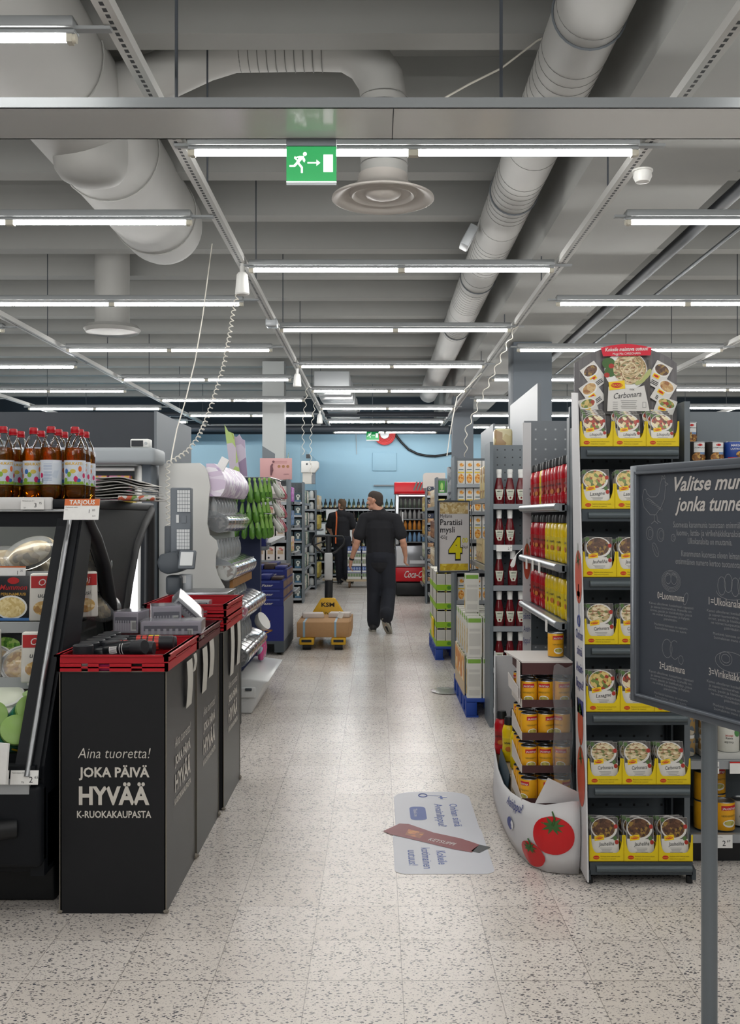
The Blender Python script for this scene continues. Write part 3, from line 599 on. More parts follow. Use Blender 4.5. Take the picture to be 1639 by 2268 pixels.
# ---- newspapers on the chiller
nm_ = speck('newsprint', [(206,204,198),(196,194,190),(214,212,208),(180,180,178)], 18, r=.8, stretch=(1,.3,1))
for i in range(9):
    m = MB(); n = 10; wv = .17-.006*i; hv = .15
    ph = .4*i
    for layer in (0, 1):
        z0 = .0045*layer
        vs = []
        for a in range(n+1):
            for b_ in (0, 1):
                u = -wv+2*wv*a/n; vs.append((u, -hv+2*hv*b_, z0+(.012*i/8)*math.sin(u*14+ph)+.012*math.exp(-((u-.02)/.07)**2)*(i/5)))
        m.add(vs, [(2*a, 2*a+2, 2*a+3, 2*a+1) for a in range(n)])
    k = n+1
    m.f += [(2*a, 2*k+2*a, 2*k+2*a+2, 2*a+2) for a in range(n)]; m.m += [0]*n
    m.f += [(1, 2*k+1, 2*k, 0), (2*n, 2*k+2*n, 2*k+2*n+1, 2*n+1)]; m.m += [0]*2
    o = m.obj('newspaper', nm_, loc=(X(272,4.75)+.01*math.sin(i*2), 4.8+.02*math.sin(i*3), 1.543+.0115*i), rot=(0,0,.12*math.sin(i*1.7)), smooth=60)
    tag(o, 'folded newspaper, the %s from the bottom of the heap on the chiller top' % ORD[i], 'newspaper', 'newspaper heap')
tag(MB().lathe([(.001,0),(.012,.0),(.012,.17),(.001,.17)], n=14, sy=.7).obj('rolled_leaflet', speck('leaflet_print',[(214,212,206),(190,90,60),(206,204,200),(110,140,70)],50), loc=(X(262,4.62), 4.62, 1.555), rot=(0,PI/2,.1), smooth=60), 'rolled colour leaflet lying before the newspaper heap', 'leaflet')
# ---- tall closed chiller behind
uc = root('tall_chiller', 'tall grey chiller with a white framed opening behind the black one', 'chiller cabinet')
tg = mat('tall_chiller_grey', (108,116,124), .5)
MB().box(-3.3, -1.66, 7.02, 7.8, 0, 1.84).obj('carcass', mat('chiller_dark_inner',(70,76,82),.6), uc)
MB().box(-1.66, -1.59, 6.98, 7.8, 0, 1.85).obj('side_panel', mat('chiller_side',(92,100,108),.5), uc, bevel=.01)
MB().box(-3.3, -1.525, 6.80, 7.16, 1.835, 1.945).obj('cornice', mat('cornice_grey',(150,156,160),.5), uc, bevel=.03, segs=3)
f_ = MB().box(-1.705, -1.655, 6.97, 7.02, 0.4, 1.83).box(-3.3,-1.705,6.97,7.02,1.79,1.83); f_.obj('white_frame', white, uc, bevel=.008)
for z in (1.48, 1.1): MB().box(-3.3, -1.705, 6.99, 7.02, z, z+.03).obj('shelf_lip', lgrey, uc)
pinkp = speck('pink_pack', [(176,70,120),(150,60,110),(196,120,150),(120,50,90),(200,150,60)], 14)
for i in range(4):
    tag(MB().box(-.075,.075,-.004,.06,0,.23).obj('pink_pack', pinkp, loc=(-1.80-.16*i, 6.93, 1.525), bevel=.004), ('pink food pack nearest the white frame post behind the newspapers','second pink food pack behind the newspapers','third pink food pack half hidden by juice bottles','fourth pink food pack hidden by juice bottles')[i], 'food pack', 'pink packs')
yd = tag(MB().box(-.05,.05,-.02,.02,0,.11).obj('yellow_pack', yellow, loc=(-1.74,6.94,1.515)), 'small yellow pack low beside the white frame post', 'food pack')
ct = root('controller_box', 'small chiller temperature controller with dark display on the grey cornice', 'temperature display', (X(312,6.9), 6.9, 1.945)); ct.scale = (1.22,)*3; MB().box(-.054,.054,-.03,.05,0,.052).obj('controller_case', white, ct, bevel=.008); MB().box(-.046,.02,-.034,-.03,.008,.042).obj('display', darkpk, ct); MB().cyl((.036,-.036,.026),(.036,-.03,.026),.008,12).obj('dial', lgrey, ct)

# ================================================================ CARDBOARD BINS
board = mat('black_card', (15,17,22), .62, noise=(25,.12)); bside = mat('grey_card_side', (20,23,28), .36); edge = mat('worn_card_edge', (128,122,112), .9)
letter = mat('white_lettering', (206,202,194), .7)
def slogan(mb, o, ux, uy, w_, mi):
    o = V(o); ux = V(ux); uy = V(uy)
    mb.text('Aina tuoretta!', o+uy*.175, ux, uy, .056, mi, width=w_*.98, shear=.22, off=-.006)
    mb.text('JOKA PÄIVÄ', o+uy*.106, ux, uy, .050, mi, width=w_*.95, off=.03)
    mb.text('HYVÄÄ', o+uy*.005, ux, uy, .092, mi, width=w_*.95, off=.035)
    mb.text('K-RUOKAKAUPASTA', o-uy*.045, ux, uy, .036, mi, width=w_, off=.02)
def bin_(name, y0, x0, x1, h, label, n):
    r = root('cardboard_bin', label, 'display bin', ((x0+x1)/2, y0, 0)); w2 = (x1-x0)/2; d = .585
    b_ = MB().box(-w2, w2, 0, .006, 0, h).box(-w2, w2, d-.006, d, 0, h).box(-w2, -w2+.006, 0, d, 0, h); b_.obj('bin_body', board, r)
    MB().box(w2-.006, w2, .0, d, 0, h).obj('bin_side', bside, r)
    e = MB()
    for px_ in (-w2, w2): e.beam((px_,-.0005,.0),(px_,-.0005,h),.003,.003)
    e.beam((-w2,-.0005,h),(w2,-.0005,h),.003,.003); e.beam((w2+.0005,0,h),(w2+.0005,d,h),.003,.003); e.beam((w2+.0005,d,0),(w2+.0005,d,h),.003,.003)
    e.ico((w2,.0,.008),.013,1,sc=(1,.8,.6)); e.ico((-w2,.0,.007),.011,1,sc=(1,.8,.6)); e.ico((w2,d,.012),.016,1,sc=(.8,1.2,.8)); e.obj('worn_edge', edge, r)
    if n == 0:
        t = MB(); slogan(t, (.005,-.003,.40), UX, UZ, .275, 0); t.obj('lettering', letter, r)
    t = MB(); slogan(t, (w2+.002, d/2+.02, .40), UY, UZ, .33, 0); t.obj('side_lettering', letter, r)
    return r
bin_('b', 3.66, -1.172, -.779, .895, 'nearest black cardboard bin with white slogan facing the camera', 0)
bin_('b', 4.262, -1.172, -.775, .895, 'middle black cardboard bin in the row of three', 1)
bin_('b', 4.945, -1.15, -.765, .89, 'rearmost black cardboard bin next to the candy dispensers', 2)
def crate(loc, m, label, ins=0):
    r = root('plastic_crate', label, 'crate', loc); w2, d, h = .205, .6, .062
    rim = MB()
    rim.box(-w2, w2, 0, .012, .012, .018).box(-w2, w2, 0, .014, .030, h)     # front band with slots below
    for a, b_ in ((-w2,-.115),(-.09,-.05),(-.01,.07),(.11,w2)): rim.box(a, b_, 0, .01, .0, .032)
    rim.box(-w2, w2, d-.012, d, 0, h).box(-w2, -w2+.012, 0, d, 0, h).box(w2-.012, w2, 0, d, .0, .03).box(w2-.014, w2, 0, d, .036, h).box(w2-.012, w2, .15, .45, .028, .04)
    rim.box(-w2-.008, w2+.008, -.008, .016, h-.006, h).box(-w2-.008, w2+.008, d-.016, d+.008, h-.006, h).box(-w2-.008, -w2+.016, -.008, d, h-.006, h).box(w2-.016, w2+.008, -.008, d, h-.006, h)
    rim.obj('crate_rim', m, r); w2 -= ins; f0 = .018+ins; f1 = d-.03-ins; fz = -.068+ins*.6; MB().box(-w2+.022, w2-.022, f0, f1, fz, fz+.006).box(-w2+.022,-w2+.026,f0,f1,fz,.02).box(w2-.026,w2-.022,f0,f1,fz,.02).box(-w2+.022,w2-.022,f0,f0+.004,fz,-.004).box(-w2+.022,w2-.022,f1-.004,f1,fz,.02).obj('crate_floor', m, r); return r
redc = mat('crate_red', (176,18,34), .38); brc = mat('crate_maroon', (92,26,34), .42)
C1 = (-.976, 3.65, .8965); crate(C1, redc, 'red plastic crate of spray cans on the nearest bin')
crate((-.973, 4.262, .8965), brc, 'maroon plastic crate of boxes on the middle bin')
crate((-.958, 4.95, .8965), redc, 'red plastic crate of flat boxes on the rearmost bin'); crate((-.958, 4.95, .967), redc, 'second red crate stacked inside the one on the rearmost bin', .012)
# price strips
for i, (y, zt, l_, lab) in enumerate(((4.06,.88,.19,'paper price strip nearest the entrance on the first bin side'),(4.18,.89,.075,'short paper slip at the rear edge of the first bin side'),(4.42,.885,.20,'first paper price strip on the middle bin side'),(4.60,.895,.17,'second paper price strip on the middle bin side'),(5.18,.90,.26,'first paper price strip on the rearmost bin side'),(5.42,.90,.24,'second paper price strip on the rearmost bin side'))):
    x = -.779+.004+(.004 if y < 4.9 else .016); m = MB(); n = 6
    m.add([(.003+.004*math.sin(k/n*PI*1.3), s_*(.058 if l_ > .1 else .03)+.006*k/n, -l_*k/n) for k in range(n+1) for s_ in (-1,1)], [(2*k,2*k+1,2*k+3,2*k+2) for k in range(n)])
    o = m.obj('price_strip', mat('strip_paper',(196,194,186),.8), loc=(x, y, zt), smooth=60); tag(o, lab, 'price strip', 'price strips')
# cans in crate 1
def can(kind):
    r = root('spray_can', 'x', 'spray can'); 
    MB().lathe([(.022,0),(.025,.004),(.025,.105),(.021,.115)], n=20, ms=[0,0,0]).obj('can_body', mat('can_black',(24,27,31),.3), r, smooth=40)
    MB().lathe([(.0235,.108),(.0235,.148),(.021,.152),(.001,.153)], n=20).obj('can_cap', mat('cap_matte_black',(32,35,40),.5), r, smooth=40)
    p = MB(); n_ = 10
    def band(z0, z1, a0, a1, mi):
        vs = []
        for k in range(n_+1):
            t = a0+(a1-a0)*k/n_
            for z in (z0, z1): vs.append((.0254*math.sin(t), -.0254*math.cos(t), z))
        p.add(vs, [(2*k,2*k+2,2*k+3,2*k+1) for k in range(n_)], mi)
    if kind == 0:
        for z in (.03,.05,.07,.09):
            for a_ in (-2.2,-1.65,-1.1,-.55,0,.55): band(z, z+.015, a_, a_+.46, 0 if (z < .06 or a_ > -1.4) else 1)
    else:
        band(.03,.06,-.5,.4,2)
        for k in range(7): band(.032,.058,-.46+.12*k,-.41+.12*k,3)
        band(.07,.072,-.8,.8,2); band(.08,.082,-.8,.8,2)
    p.obj('can_print', [mat('can_red',(190,60,50),.4), yellow, paper, ink], r, smooth=40); return Kind(r)
CA, CB = can(0), can(1)
zc = .836
tb0 = root('black_tub', 'x', 'tub'); MB().lathe([(.032,0),(.035,.004),(.035,.112)], n=24).obj('tub_body', mat('can_black'), tb0, smooth=40); MB().lathe([(.037,.112),(.038,.116),(.038,.146),(.034,.15),(.001,.15)], n=24).obj('tub_lid', mat('cap_matte_black'), tb0, smooth=40)
p = MB(); p.lathe([(.0354,.03),(.0354,.035)], n=24); p.lathe([(.0354,.08),(.0354,.084)], n=24); p.obj('tub_print', mat('tub_grey_print',(90,94,98),.5), tb0, smooth=40); TUBS = Kind(tb0)
for i in range(6): TUBS((-1.108, 3.735+.081*i, zc), 'upright black tub with wide lid, %s from the front along the crate edge' % ORD[i], 'black tubs')
for i in range(3): TUBS((-1.028, 3.84+.082*i, zc), 'upright black tub with wide lid, %s from the front in the inner file' % ORD[i], 'black tubs')
for i, (x, y, z, kd, rz, l) in enumerate(((-1.06,3.695,.915,1,.1,'lying black can at the front crate edge'),(-.93,3.69,.93,1,-.2,'lying black can beside it at the front crate edge'),(-1.0,3.80,.945,0,.15,'lying can with red and yellow pattern near the front'),(-.965,3.88,.96,0,-.1,'lying can with red squares behind the patterned one'),(-.87,3.76,.965,1,-.45,'black can with barcode sloping across the crate'),(-.83,3.74,.93,1,-.3,'dark can under the barcode can'),(-.92,4.0,.965,0,.05,'lying red patterned can at the rear of the crate'),(-1.0,4.08,.955,1,.2,'lying black can at the rear of the crate'),(-.86,4.1,.945,0,.3,'lying can at the rear right crate corner'))):
    (CA if kd == 0 else CB)((x-(.085 if x < -.88 else .155), max(y, 3.72), z-.006), l, 'lying spray cans', rot=(0, PI/2-(.14 if i == 4 else .0), rz), scale=1.2)
tag(MB().box(-.05,.05,0,.004,0,.022).obj('pink_card', mat('magenta_card',(190,40,110),.5), loc=(-1.0,3.668,.898)), 'magenta card seen through the front crate slots', 'card')
# wrapped boxes on crate 2
boxm = mat('lilac_box', (178,170,188), .35); boxd = mat('box_dark_print', (70,66,92), .35); boxl = mat('box_white_print', (205,208,214), .3)
def wbox(s, loc, rot, lab, alt=0):
    r = root('wrapped_box', lab, 'box', loc); r.rotation_euler = rot; a, b_, c_ = s
    MB().box(-a/2,a/2,-b_/2,b_/2,0,c_).obj('carton', boxl if alt else boxm, r, bevel=.003)
    p = MB(); p.rect((0,-b_/2-.001,c_*.62),UX,UZ,a*.9,c_*.3,0)
    for k in range(8): p.rect((-a*.4+a*.1*k,-b_/2-.0015,c_*.35),UX,UZ,a*.05,c_*.5,1)
    p.rect((a*.32,-b_/2-.002,c_*.35),UX,UZ,.024,c_*.5,2); p.rect((0,0,c_+.001),UX,UY,a*.5,b_*.5,1)
    for k in range(5): p.rect((a*.28+.004*k,-b_/2-.003,c_*.35),UX,UZ,.002,c_*.35,3)
    p.obj('carton_print', [boxd, mat('box_lilac_print',(196,192,206),.4), paper, ink], r)
    MB().box(-a/2-.003,a/2+.003,-b_/2-.004,b_/2+.003,-.001,c_+.004).obj('shrink_wrap', film, r); return r
wbox((.26,.14,.075), (-.90,4.38,.935), (0,0,.05), 'long shrink wrapped carton with barcode across the maroon crate')
wbox((.11,.16,.09), (-1.10,4.45,.955), (0,0,-.1), 'upright shrink wrapped carton at the outer end of the maroon crate'); wbox((.13,.18,.10), (-.985,4.62,.955), (0,0,.25), 'shrink wrapped carton with lilac flowers behind the long one')
wbox((.15,.19,.05), (-.935,4.80,1.01), (.2,.75,.3), 'white and blue carton tipped up on edge above the crates', 1)
for i, (x, y, rz) in enumerate(((-1.03,5.15,.05),(-.93,5.13,-.05),(-.86,5.17,.1),(-.97,5.35,0))): wbox((.14,.1,.025), (x,y,.962+.026*(i//3)), (0,0,rz), 'flat pale carton, %s from the left in the rearmost red crate' % ORD[i], 1)

# ================================================================ SCALE STATION
sc = root('weighing_scale', 'grey self service scale with keypad column before the white panel', 'scale', (0,0,0)); D = 6.7
dg = mat('scale_grey', (96,102,108), .45); kp = mat('keypad_white', (196,198,198), .5)
def sbox(px0, px1, py0, py1, d0, d1, name, m, bev=.006, **k): return MB().box(X(px0,d0), X(px1,d0), d0, d1, Z(py1,d0), Z(py0,d0)).obj(name, m, sc, bevel=bev)
sbox(395,500,1318,1352,6.55,6.9,'scale_base',dg,.012); sbox(390,505,1312,1320,6.53,6.92,'weighing_pan',steel,.004)
sbox(377,423,1080,1232,6.75,6.83,'keypad_column',dg,.01); sbox(364,380,1165,1235,6.76,6.84,'column_side',mat('scale_dark',(60,66,72),.45),.008)
sbox(396,424,1272,1320,6.8,6.86,'post',lgrey); sbox(400,412,1275,1292,6.795,6.8,'post_label',paper,0)
k_ = MB()
for (a, b_, c_, d_) in ((392,421,1085,1134),(391,420,1172,1217)):
    k_.box(X(a,6.74),X(b_,6.74),6.742,6.75,Z(d_,6.74),Z(c_,6.74),0)
    for i in range(7): z = Z(c_+(d_-c_)*i/6,6.74); k_.box(X(a,6.74),X(b_,6.74),6.7405,6.742,z-.0012,z+.0012,1)
    for i in range(6): x = X(a+(b_-a)*i/5,6.74); k_.box(x-.0008,x+.0008,6.7405,6.742,Z(d_,6.74),Z(c_,6.74),1)
k_.box(X(390,6.74),X(396,6.74),6.742,6.75,Z(1158,6.74),Z(1140,6.74),0).box(X(402,6.74),X(412,6.74),6.742,6.75,Z(1158,6.74),Z(1142,6.74),1)
k_.obj('keypad', [kp, dg], sc)
hd = MB(); hd.prism([(X(350,6.7)+.0,Z(1245,6.7)),(X(356,6.7),Z(1228,6.7)),(X(382,6.7),Z(1222,6.7)),(X(395,6.7),Z(1222,6.7)),(X(410,6.7),Z(1262,6.7)),(X(395,6.7),Z(1268,6.7)),(X(372,6.7),Z(1272,6.7)),(X(355,6.7),Z(1264,6.7))], lambda u,v,a:(u,a,v), 6.66, 6.84); hd.obj('printer_head', mat('scale_dark'), sc, bevel=.015)
kb = MB().obox((X(414,6.62),6.63,Z(1240,6.62)),(.115,.03,.13),(-.35,0,-.1),0); kb.obj('sloping_console', dg, sc, bevel=.01); kb = MB().obox((X(413,6.60),6.608,Z(1238,6.60)),(.085,.008,.095),(-.35,0,-.1),0)
kb.obj('console_keys', kp, sc)
sbox(366,400,1275,1318,6.72,6.86,'label_roll',mat('scale_dark'),.02)
sbox(412,445,1330,1345,6.54,6.55,'scale_label',kp,0)
tag(MB().box(X(385,6.5), X(512,6.5), 6.48, 7.0, 0, Z(1353,6.5)).obj('scale_table', mat('table_dark',(40,44,48),.6), bevel=.01), 'dark table under the self service scale', 'table')
# ================================================================ CANDY DISPENSER RACK
cr_ = root('candy_rack', 'white pick and mix candy rack with wavy end panel', 'candy rack')
prof = [(354,1500),(354,1032),(358,1027),(444,1026),(455,1034),(462,1050),(467,1078),(464,1100),(462,1130),(460,1160),(466,1185),(480,1197),(484,1215),(479,1230),(478,1255),(484,1275),(498,1300),(500,1320),(505,1360),(510,1420),(520,1500)]
MB().prism([(X(a,7.2),Z(b_,7.2)) for a,b_ in prof], lambda u,v,a:(u,a,v), 7.17, 7.2).obj('end_panel', mat('rack_white',(205,205,202),.5), cr_)
MB().add([(-1.275,7.21,1.8),(-1.275,8.55,1.8),(-1.125,8.55,.3),(-1.125,7.21,.3),(-1.295,7.21,1.8),(-1.295,8.55,1.8),(-1.18,8.55,.28),(-1.18,7.21,.28)],[(0,1,2,3),(7,6,5,4),(0,3,7,4),(1,5,6,2),(0,4,5,1)]).obj('back_board', lgrey, cr_)
MB().box(-1.5,-1.3,7.2,8.6,0,1.8).obj('rack_core', mat('rack_core',(150,152,152),.5), cr_)
tr = MB(); tr.prism([(-1.05,.0),(-.93,.0),(-.91,.05),(-.84,.21),(-.80,.24),(-.84,.245),(-1.02,.27),(-1.05,.27)], lambda u,v,a:(u,a,v), 7.36, 8.5); tr.obj('base_tray', mat('tray_white',(206,208,208),.3), cr_, bevel=.012)
tr = MB().box(-1.02,-.9,7.34,7.362,.12,.2); tr.obj('tray_drawer', mat('tray_white'), cr_, bevel=.008); MB().obox((-.95,7.335,.185),(.05,.012,.02),(0,0,0)).obj('drawer_grip', dgrey, cr_, bevel=.005)
MB().box(-1.085,-1.06,7.3,8.4,.94,1.0).obj('orange_sign', mat('wood_orange',(150,104,50),.5,noise=(12,.2)), cr_)
pv = clear('scoop_plastic', (232,234,236), gloss=.09, r=.14, alpha=.16)
cand = [speck('candy_%s' % n, c, 34, r=.35) for n, c in (('grey',[(60,58,56),(90,84,80),(40,38,38),(110,104,100)]),('pink',[(206,90,120),(230,170,180),(180,60,90),(240,230,225)]),('orange',[(214,140,70),(230,190,130),(190,100,50),(240,225,200)]),('pale',[(200,196,186),(170,160,150),(220,216,206),(140,120,104)]),('blue',[(120,160,190),(200,210,220),(160,180,200),(226,226,226)]))]
def scoop(ci):
    r = root('candy_dispenser', 'x', 'candy dispenser'); L2 = .070
    pf = [(-.06,-.02),(0.02,-.075),(.075,-.075),(.115,-.03),(.125,.02),(.095,.05),(.0,.09),(-.06,.1)]
    def fn(u,v,a): return (u,a,v)
    pts = []
    for i in range(len(pf)):   # round the outline
        p0, p1, p2 = V(pf[i-1]), V(pf[i]), V(pf[(i+1)%len(pf)]); pts += [tuple(p1.lerp(p0,.25)), tuple(p1*.75+(p0+p2)*.125), tuple(p1.lerp(p2,.25))]
    m = MB(); m.prism(pts, fn, -L2, L2); m.obj('dispenser_shell', pv, r, smooth=50)
    q = [(u*.9-.004, min(v*.9, .035)) for u, v in pts]; m = MB(); m.prism(q, fn, -L2*.93, L2*.93); m.obj('candy_fill', cand[ci], r)
    MB().beam((.092,-L2,.056),(.092,L2,.056),.012,.006).obj('lid_edge', clear('clear_edge', gloss=.3, r=.1, alpha=.5), r); return Kind(r)
SC = [scoop(i) for i in range(5)]
rowz = ((-1.20,1.425,(0,3,2,3,3,2,0),'top'),(-1.14,1.07,(3,3,0,3,2,3,0),'second'),(-1.06,.77,(1,1,4,4,1,3,3),'third'),(-1.05,.44,(0,0,3,1,3,0,3),'lowest'))
for x, z, cs, nm in rowz:
    for i, ci in enumerate(cs):
        SC[ci]((x, 7.3+.172*i, z), 'clear candy dispenser, %s from the near end in the %s row' % (ORD[i], nm), 'candy dispensers')
hpk = root('scoop_bag', 'x', 'candy bag'); m = MB(); m.lathe([(.001,-.1),(.03,-.095),(.038,-.05),(.03,0),(.012,.035),(.02,.05)], n=12, sx=.8); m.obj('bag_film', clear('bag_film',(235,238,240),gloss=.25,r=.2,alpha=.3), hpk, smooth=60); MB().ico((0,0,-.06),.026,1,sc=(.7,1,1.3)).obj('bag_sweets', cand[3], hpk, smooth=60); HP = Kind(hpk)
for x, z, n, nm in ((-1.20,1.57,8,'under the paper bag holder'),(-1.17,1.25,8,'between the top and second dispenser rows'),(-1.12,.885,8,'below the orange sign'),(-1.06,.60,7,'above the lowest dispenser row')):
    for i in range(n): HP((x-.0, 7.28+.15*i, z), 'small clear candy bag, %s from the near end, %s' % (ORD[i], nm), 'small candy bags')
ph_ = root('bag_holder', 'curved lilac printed paper bag holder on top of the candy rack', 'paper bag holder', (-1.19,.02,1.635))
for i, (y0, y1) in enumerate(((7.19,7.62),(7.63,8.05),(8.06,8.5))):
    m = MB(); n = 8; arc = [(.02+.1*math.sin(t), .0+.22*(1-math.cos(t)*.0)-.24*t/1.6+.03) for t in [1.7*k/n for k in range(n+1)]]
    arc = [(.11*math.sin(.25+2.2*k/n)-.02, .22-.24*k/n) for k in range(n+1)]
    m.prism(arc+[(arc[-1][0]-.1, arc[-1][1]), (arc[0][0]-.06, arc[0][1])], lambda u,v,a:(u,a,v), y0, y1); m.obj('bag_sleeve', speck('lilac_print',[(206,190,212),(222,212,228),(186,166,198),(232,228,236)],9,stretch=(1,2,3)), ph_, smooth=50)
MB().obox((.05,7.3,.22),(.06,.03,.1),(0,.5,0)).obj('paper_tongue', paper, ph_)
# white ladle
tag(MB().lathe([(.001,0),(.05,.01),(.075,.04),(.08,.075)], n=22).obj('white_scoop', white, loc=(-1.0,8.3,.56), rot=(.3,1.0,0), smooth=50), 'white plastic bowl scoop sticking out below the third dispenser row', 'scoop')
for i in range(2): tag(MB().lathe([(.001,0),(.05,.02),(.07,.1),(.04,.19),(.02,.21)], n=14, sx=.5).obj('sweet_bag', speck('pink_blue_bag',[(150,190,215),(210,80,140),(190,210,225),(230,220,230)],14,r=.25), loc=(-.96,8.22+.14*i,.265), smooth=60), ('pale blue and pink sweet bag lying before the lowest dispensers','second pale blue sweet bag just beyond it')[i], 'candy bag')
# header boards
for i, (p, mm, lab) in enumerate(((((497,940),(505,955),(517,960),(533,1058),(511,1058)),[(160,180,90),(176,200,120),(200,190,205)],'tall green and lilac cardboard header leaning above the candy rack'),(((517,965),(524,968),(530,962),(536,972),(542,975),(548,1058),(531,1058)),[(176,160,186),(196,184,204),(150,130,160)],'lilac cardboard header with jagged top above the green bags'))):
    D_ = 9.36+.05*i; m = MB(); m.prism([(X(a,D_),Z(b_,D_)) for a,b_ in p], lambda u,v,a:(u,a,v), D_, D_+.012); tag(m.obj('header_card', speck('header_print%d' % i, mm, 5)), lab, 'header card')
# ================================================================ GREEN BAG RACK AND CHOCOLATES
gr_ = root('bag_rack', 'wire rack with three tiers of green snack bags beyond the candy rack', 'wire rack'); D = 9.15
MB().box(-1.5,-1.1,9.34,9.45,0,1.835).obj('rack_post', mat('navy_board',(28,38,70),.5), gr_)
for k, y in enumerate((1058,1103,1138)):
    z = Z(y,D); MB().tube([(X(518,D),D,z),(X(598,D),D,z),(X(612,9.5),9.5,z),(X(622,10),10,z)], .006, 6).obj('hook_bar', steel, gr_)
sh = MB().box(X(518,9.9)+.02, X(592,9.9), 9.75, 10.1, Z(1218,9.9), Z(1209,9.9)); sh.obj('rack_shelf', grey, gr_, bevel=.006)
sh = MB().beam((X(590,9.8),9.8,Z(1205,9.8)),(X(622,10.2),10.2,Z(1190,10.2)),.1,.03); sh.obj('shelf_wing', lgrey, gr_)
def snack(cols, nm):
    m = MB(); m.lathe([(.004,.0),(.018,-.012),(.010,-.03),(.018,-.06),(.033,-.12),(.036,-.165),(.025,-.19),(.001,-.2)], n=12, sx=.62, sy=.8)
    return Kind(tag(m.obj(nm, speck(nm+'_print', cols, 40, r=.22, stretch=(1,1,.35)), smooth=70), 'x', 'snack bag'))
GB = snack([(70,120,40),(96,150,54),(52,92,36),(130,170,86),(84,132,50)], 'green_snack_bag'); PB = snack([(170,70,90),(200,170,180),(120,40,60),(226,214,214),(190,110,120)], 'pink_snack_bag'); WBg = snack([(150,160,140),(190,196,186),(110,130,96),(210,210,206)], 'silver_snack_bag')
for k, y in enumerate((1058,1103,1138)):
    z = Z(y,D)
    for i in range(8):
        px = 522+11*i+(-6,-14,2)[k]*.4; GB((X(px,D), D-.02, z), 'green snack bag, %s along the front of the %s tier' % (ORD[i], ('upper','middle','lower')[k]), 'green snack bags', rot=(-.15, .35-.1*i, .3*i), scale=1.2)
    for i in range(2): WBg((X(600+6*i,9.35+.12*i), 9.35+.12*i, z), 'silver green snack bag, %s at the corner of the %s tier' % (ORD[i], ('upper','middle','lower')[k]), 'silver snack bags', rot=(-.1,-.6,1.0), scale=1.1)
    for i in range(3): PB((X(608+5*i,9.6+.15*i), 9.6+.15*i, z-.01), 'pink snack bag, %s along the aisle side of the %s tier' % (ORD[i], ('upper','middle','lower')[k]), 'pink snack bags', rot=(-.1,-.65,1.3), scale=1.1)
choc = mat('chocolate_blue', (34,44,112), .4); cgold = mat('carton_gold', (176,140,84), .45); cdark = mat('choc_brown', (58,44,42), .5)
def fz_text(mb, o, s, ux, uy, mi, w_): mb.text('Fazer', o, ux, uy, s, mi, shear=.35, width=w_, off=.01)
cb = root('chocolate_box', 'blue chocolate tray on the grey shelf under the green bags', 'box', (X(562,9.85),9.75,Z(1209,9.9)))
MB().box(-.125,.13,0,.2,0,.125).obj('tray_carton', choc, cb, bevel=.003); m = MB(); fz_text(m,(-.02,-.002,.03),.05,UX,UZ,0,.14); m.obj('lettering', letter, cb)
fd = root('chocolate_display', 'blue cardboard pallet display with golden script on its front', 'display stand', (-1.37,10.45,0)); w2 = .39
pl_ = MB()
for x in (-w2+.05,0,w2-.05): pl_.box(x-.05,x+.05,0,1.2,.03,.12)
pl_.box(-w2,w2,0,1.2,.12,.15)
pl_.obj('pallet', mat('grey_pallet',(70,78,84),.6), fd)
for x in (-w2+.06,w2-.06):
    for y in (.1,1.1): MB().cyl((x-.02,y,.04),(x+.02,y,.04),.04,14).obj('castor', black, fd, smooth=40)
MB().box(-w2,w2,0,.01,.15,.52).obj('front_panel', mat('deep_blue_card',(30,40,112),.45), fd); MB().box(w2-.008,w2,.01,1.18,.15,.56).obj('side_panel', mat('grey_carton',(128,132,138),.6), fd)
MB().box(-w2+.01,w2-.01,.01,1.18,.15,.5).obj('lower_carton', grey, fd)
m = MB(); fz_text(m,(.03,-.003,.31),.13,UX,UZ,0,.44); m.lines([(-.05,-.003,.255),(.15,-.003,.27),(.27,-.003,.265),(.2,-.003,.235)],.012,(0,-1,0),0); m.obj('gold_lettering', mat('gold_script',(170,120,72),.5), fd)
lv = {0:(.79,.79,.86,.93),1:(.79,.83,.9,.96)}
ti = 0
for ix in range(2):
    for iy in range(3):
        top = .51+.095*3+(.0 if iy == 0 else .06*iy)+(.09 if ix == 0 else 0)
        z = .51
        while z < top-.05:
            ct_ = root('chocolate_tray', 'blue chocolate tray, %s from the bottom, %s column, %s from the front' % (ORD[int((z-.5)/.095)], ('inner','aisle side')[ix], ORD[iy]), 'box', (-1.565+.39*ix, 10.46+.39*iy, z), group='chocolate trays')
            MB().box(-.19,.19,0,.38,0,.092).obj('tray_carton', choc, ct_)
            p = MB(); fz_text(p,(.02,-.002,.025),.04,UX,UZ,0,.12); p.rect((0,-.0015,.075),UX,UZ,.3,.012,2)
            for q in range(6): p.rect((.191,.04+.06*q,.045),UY,UZ,.03,.07,1)
            p.obj('tray_print', [letter, cgold, mat('tray_line',(70,84,150),.4)], ct_); z += .095
        for q in range(3):
            tag(MB().box(-.18+.12*q,-.07+.12*q,.02,.36,0,.03+.012*((q+ix)%3)).obj('chocolate_bar', choc if (q+iy)%2 else cdark, loc=(-1.565+.39*ix,10.46+.39*iy,z), bevel=.004), 'chocolate bars, %s of three, %s column, %s from the front' % (ORD[q],('inner','aisle side')[ix],ORD[iy]), 'chocolate', 'loose chocolate bars')
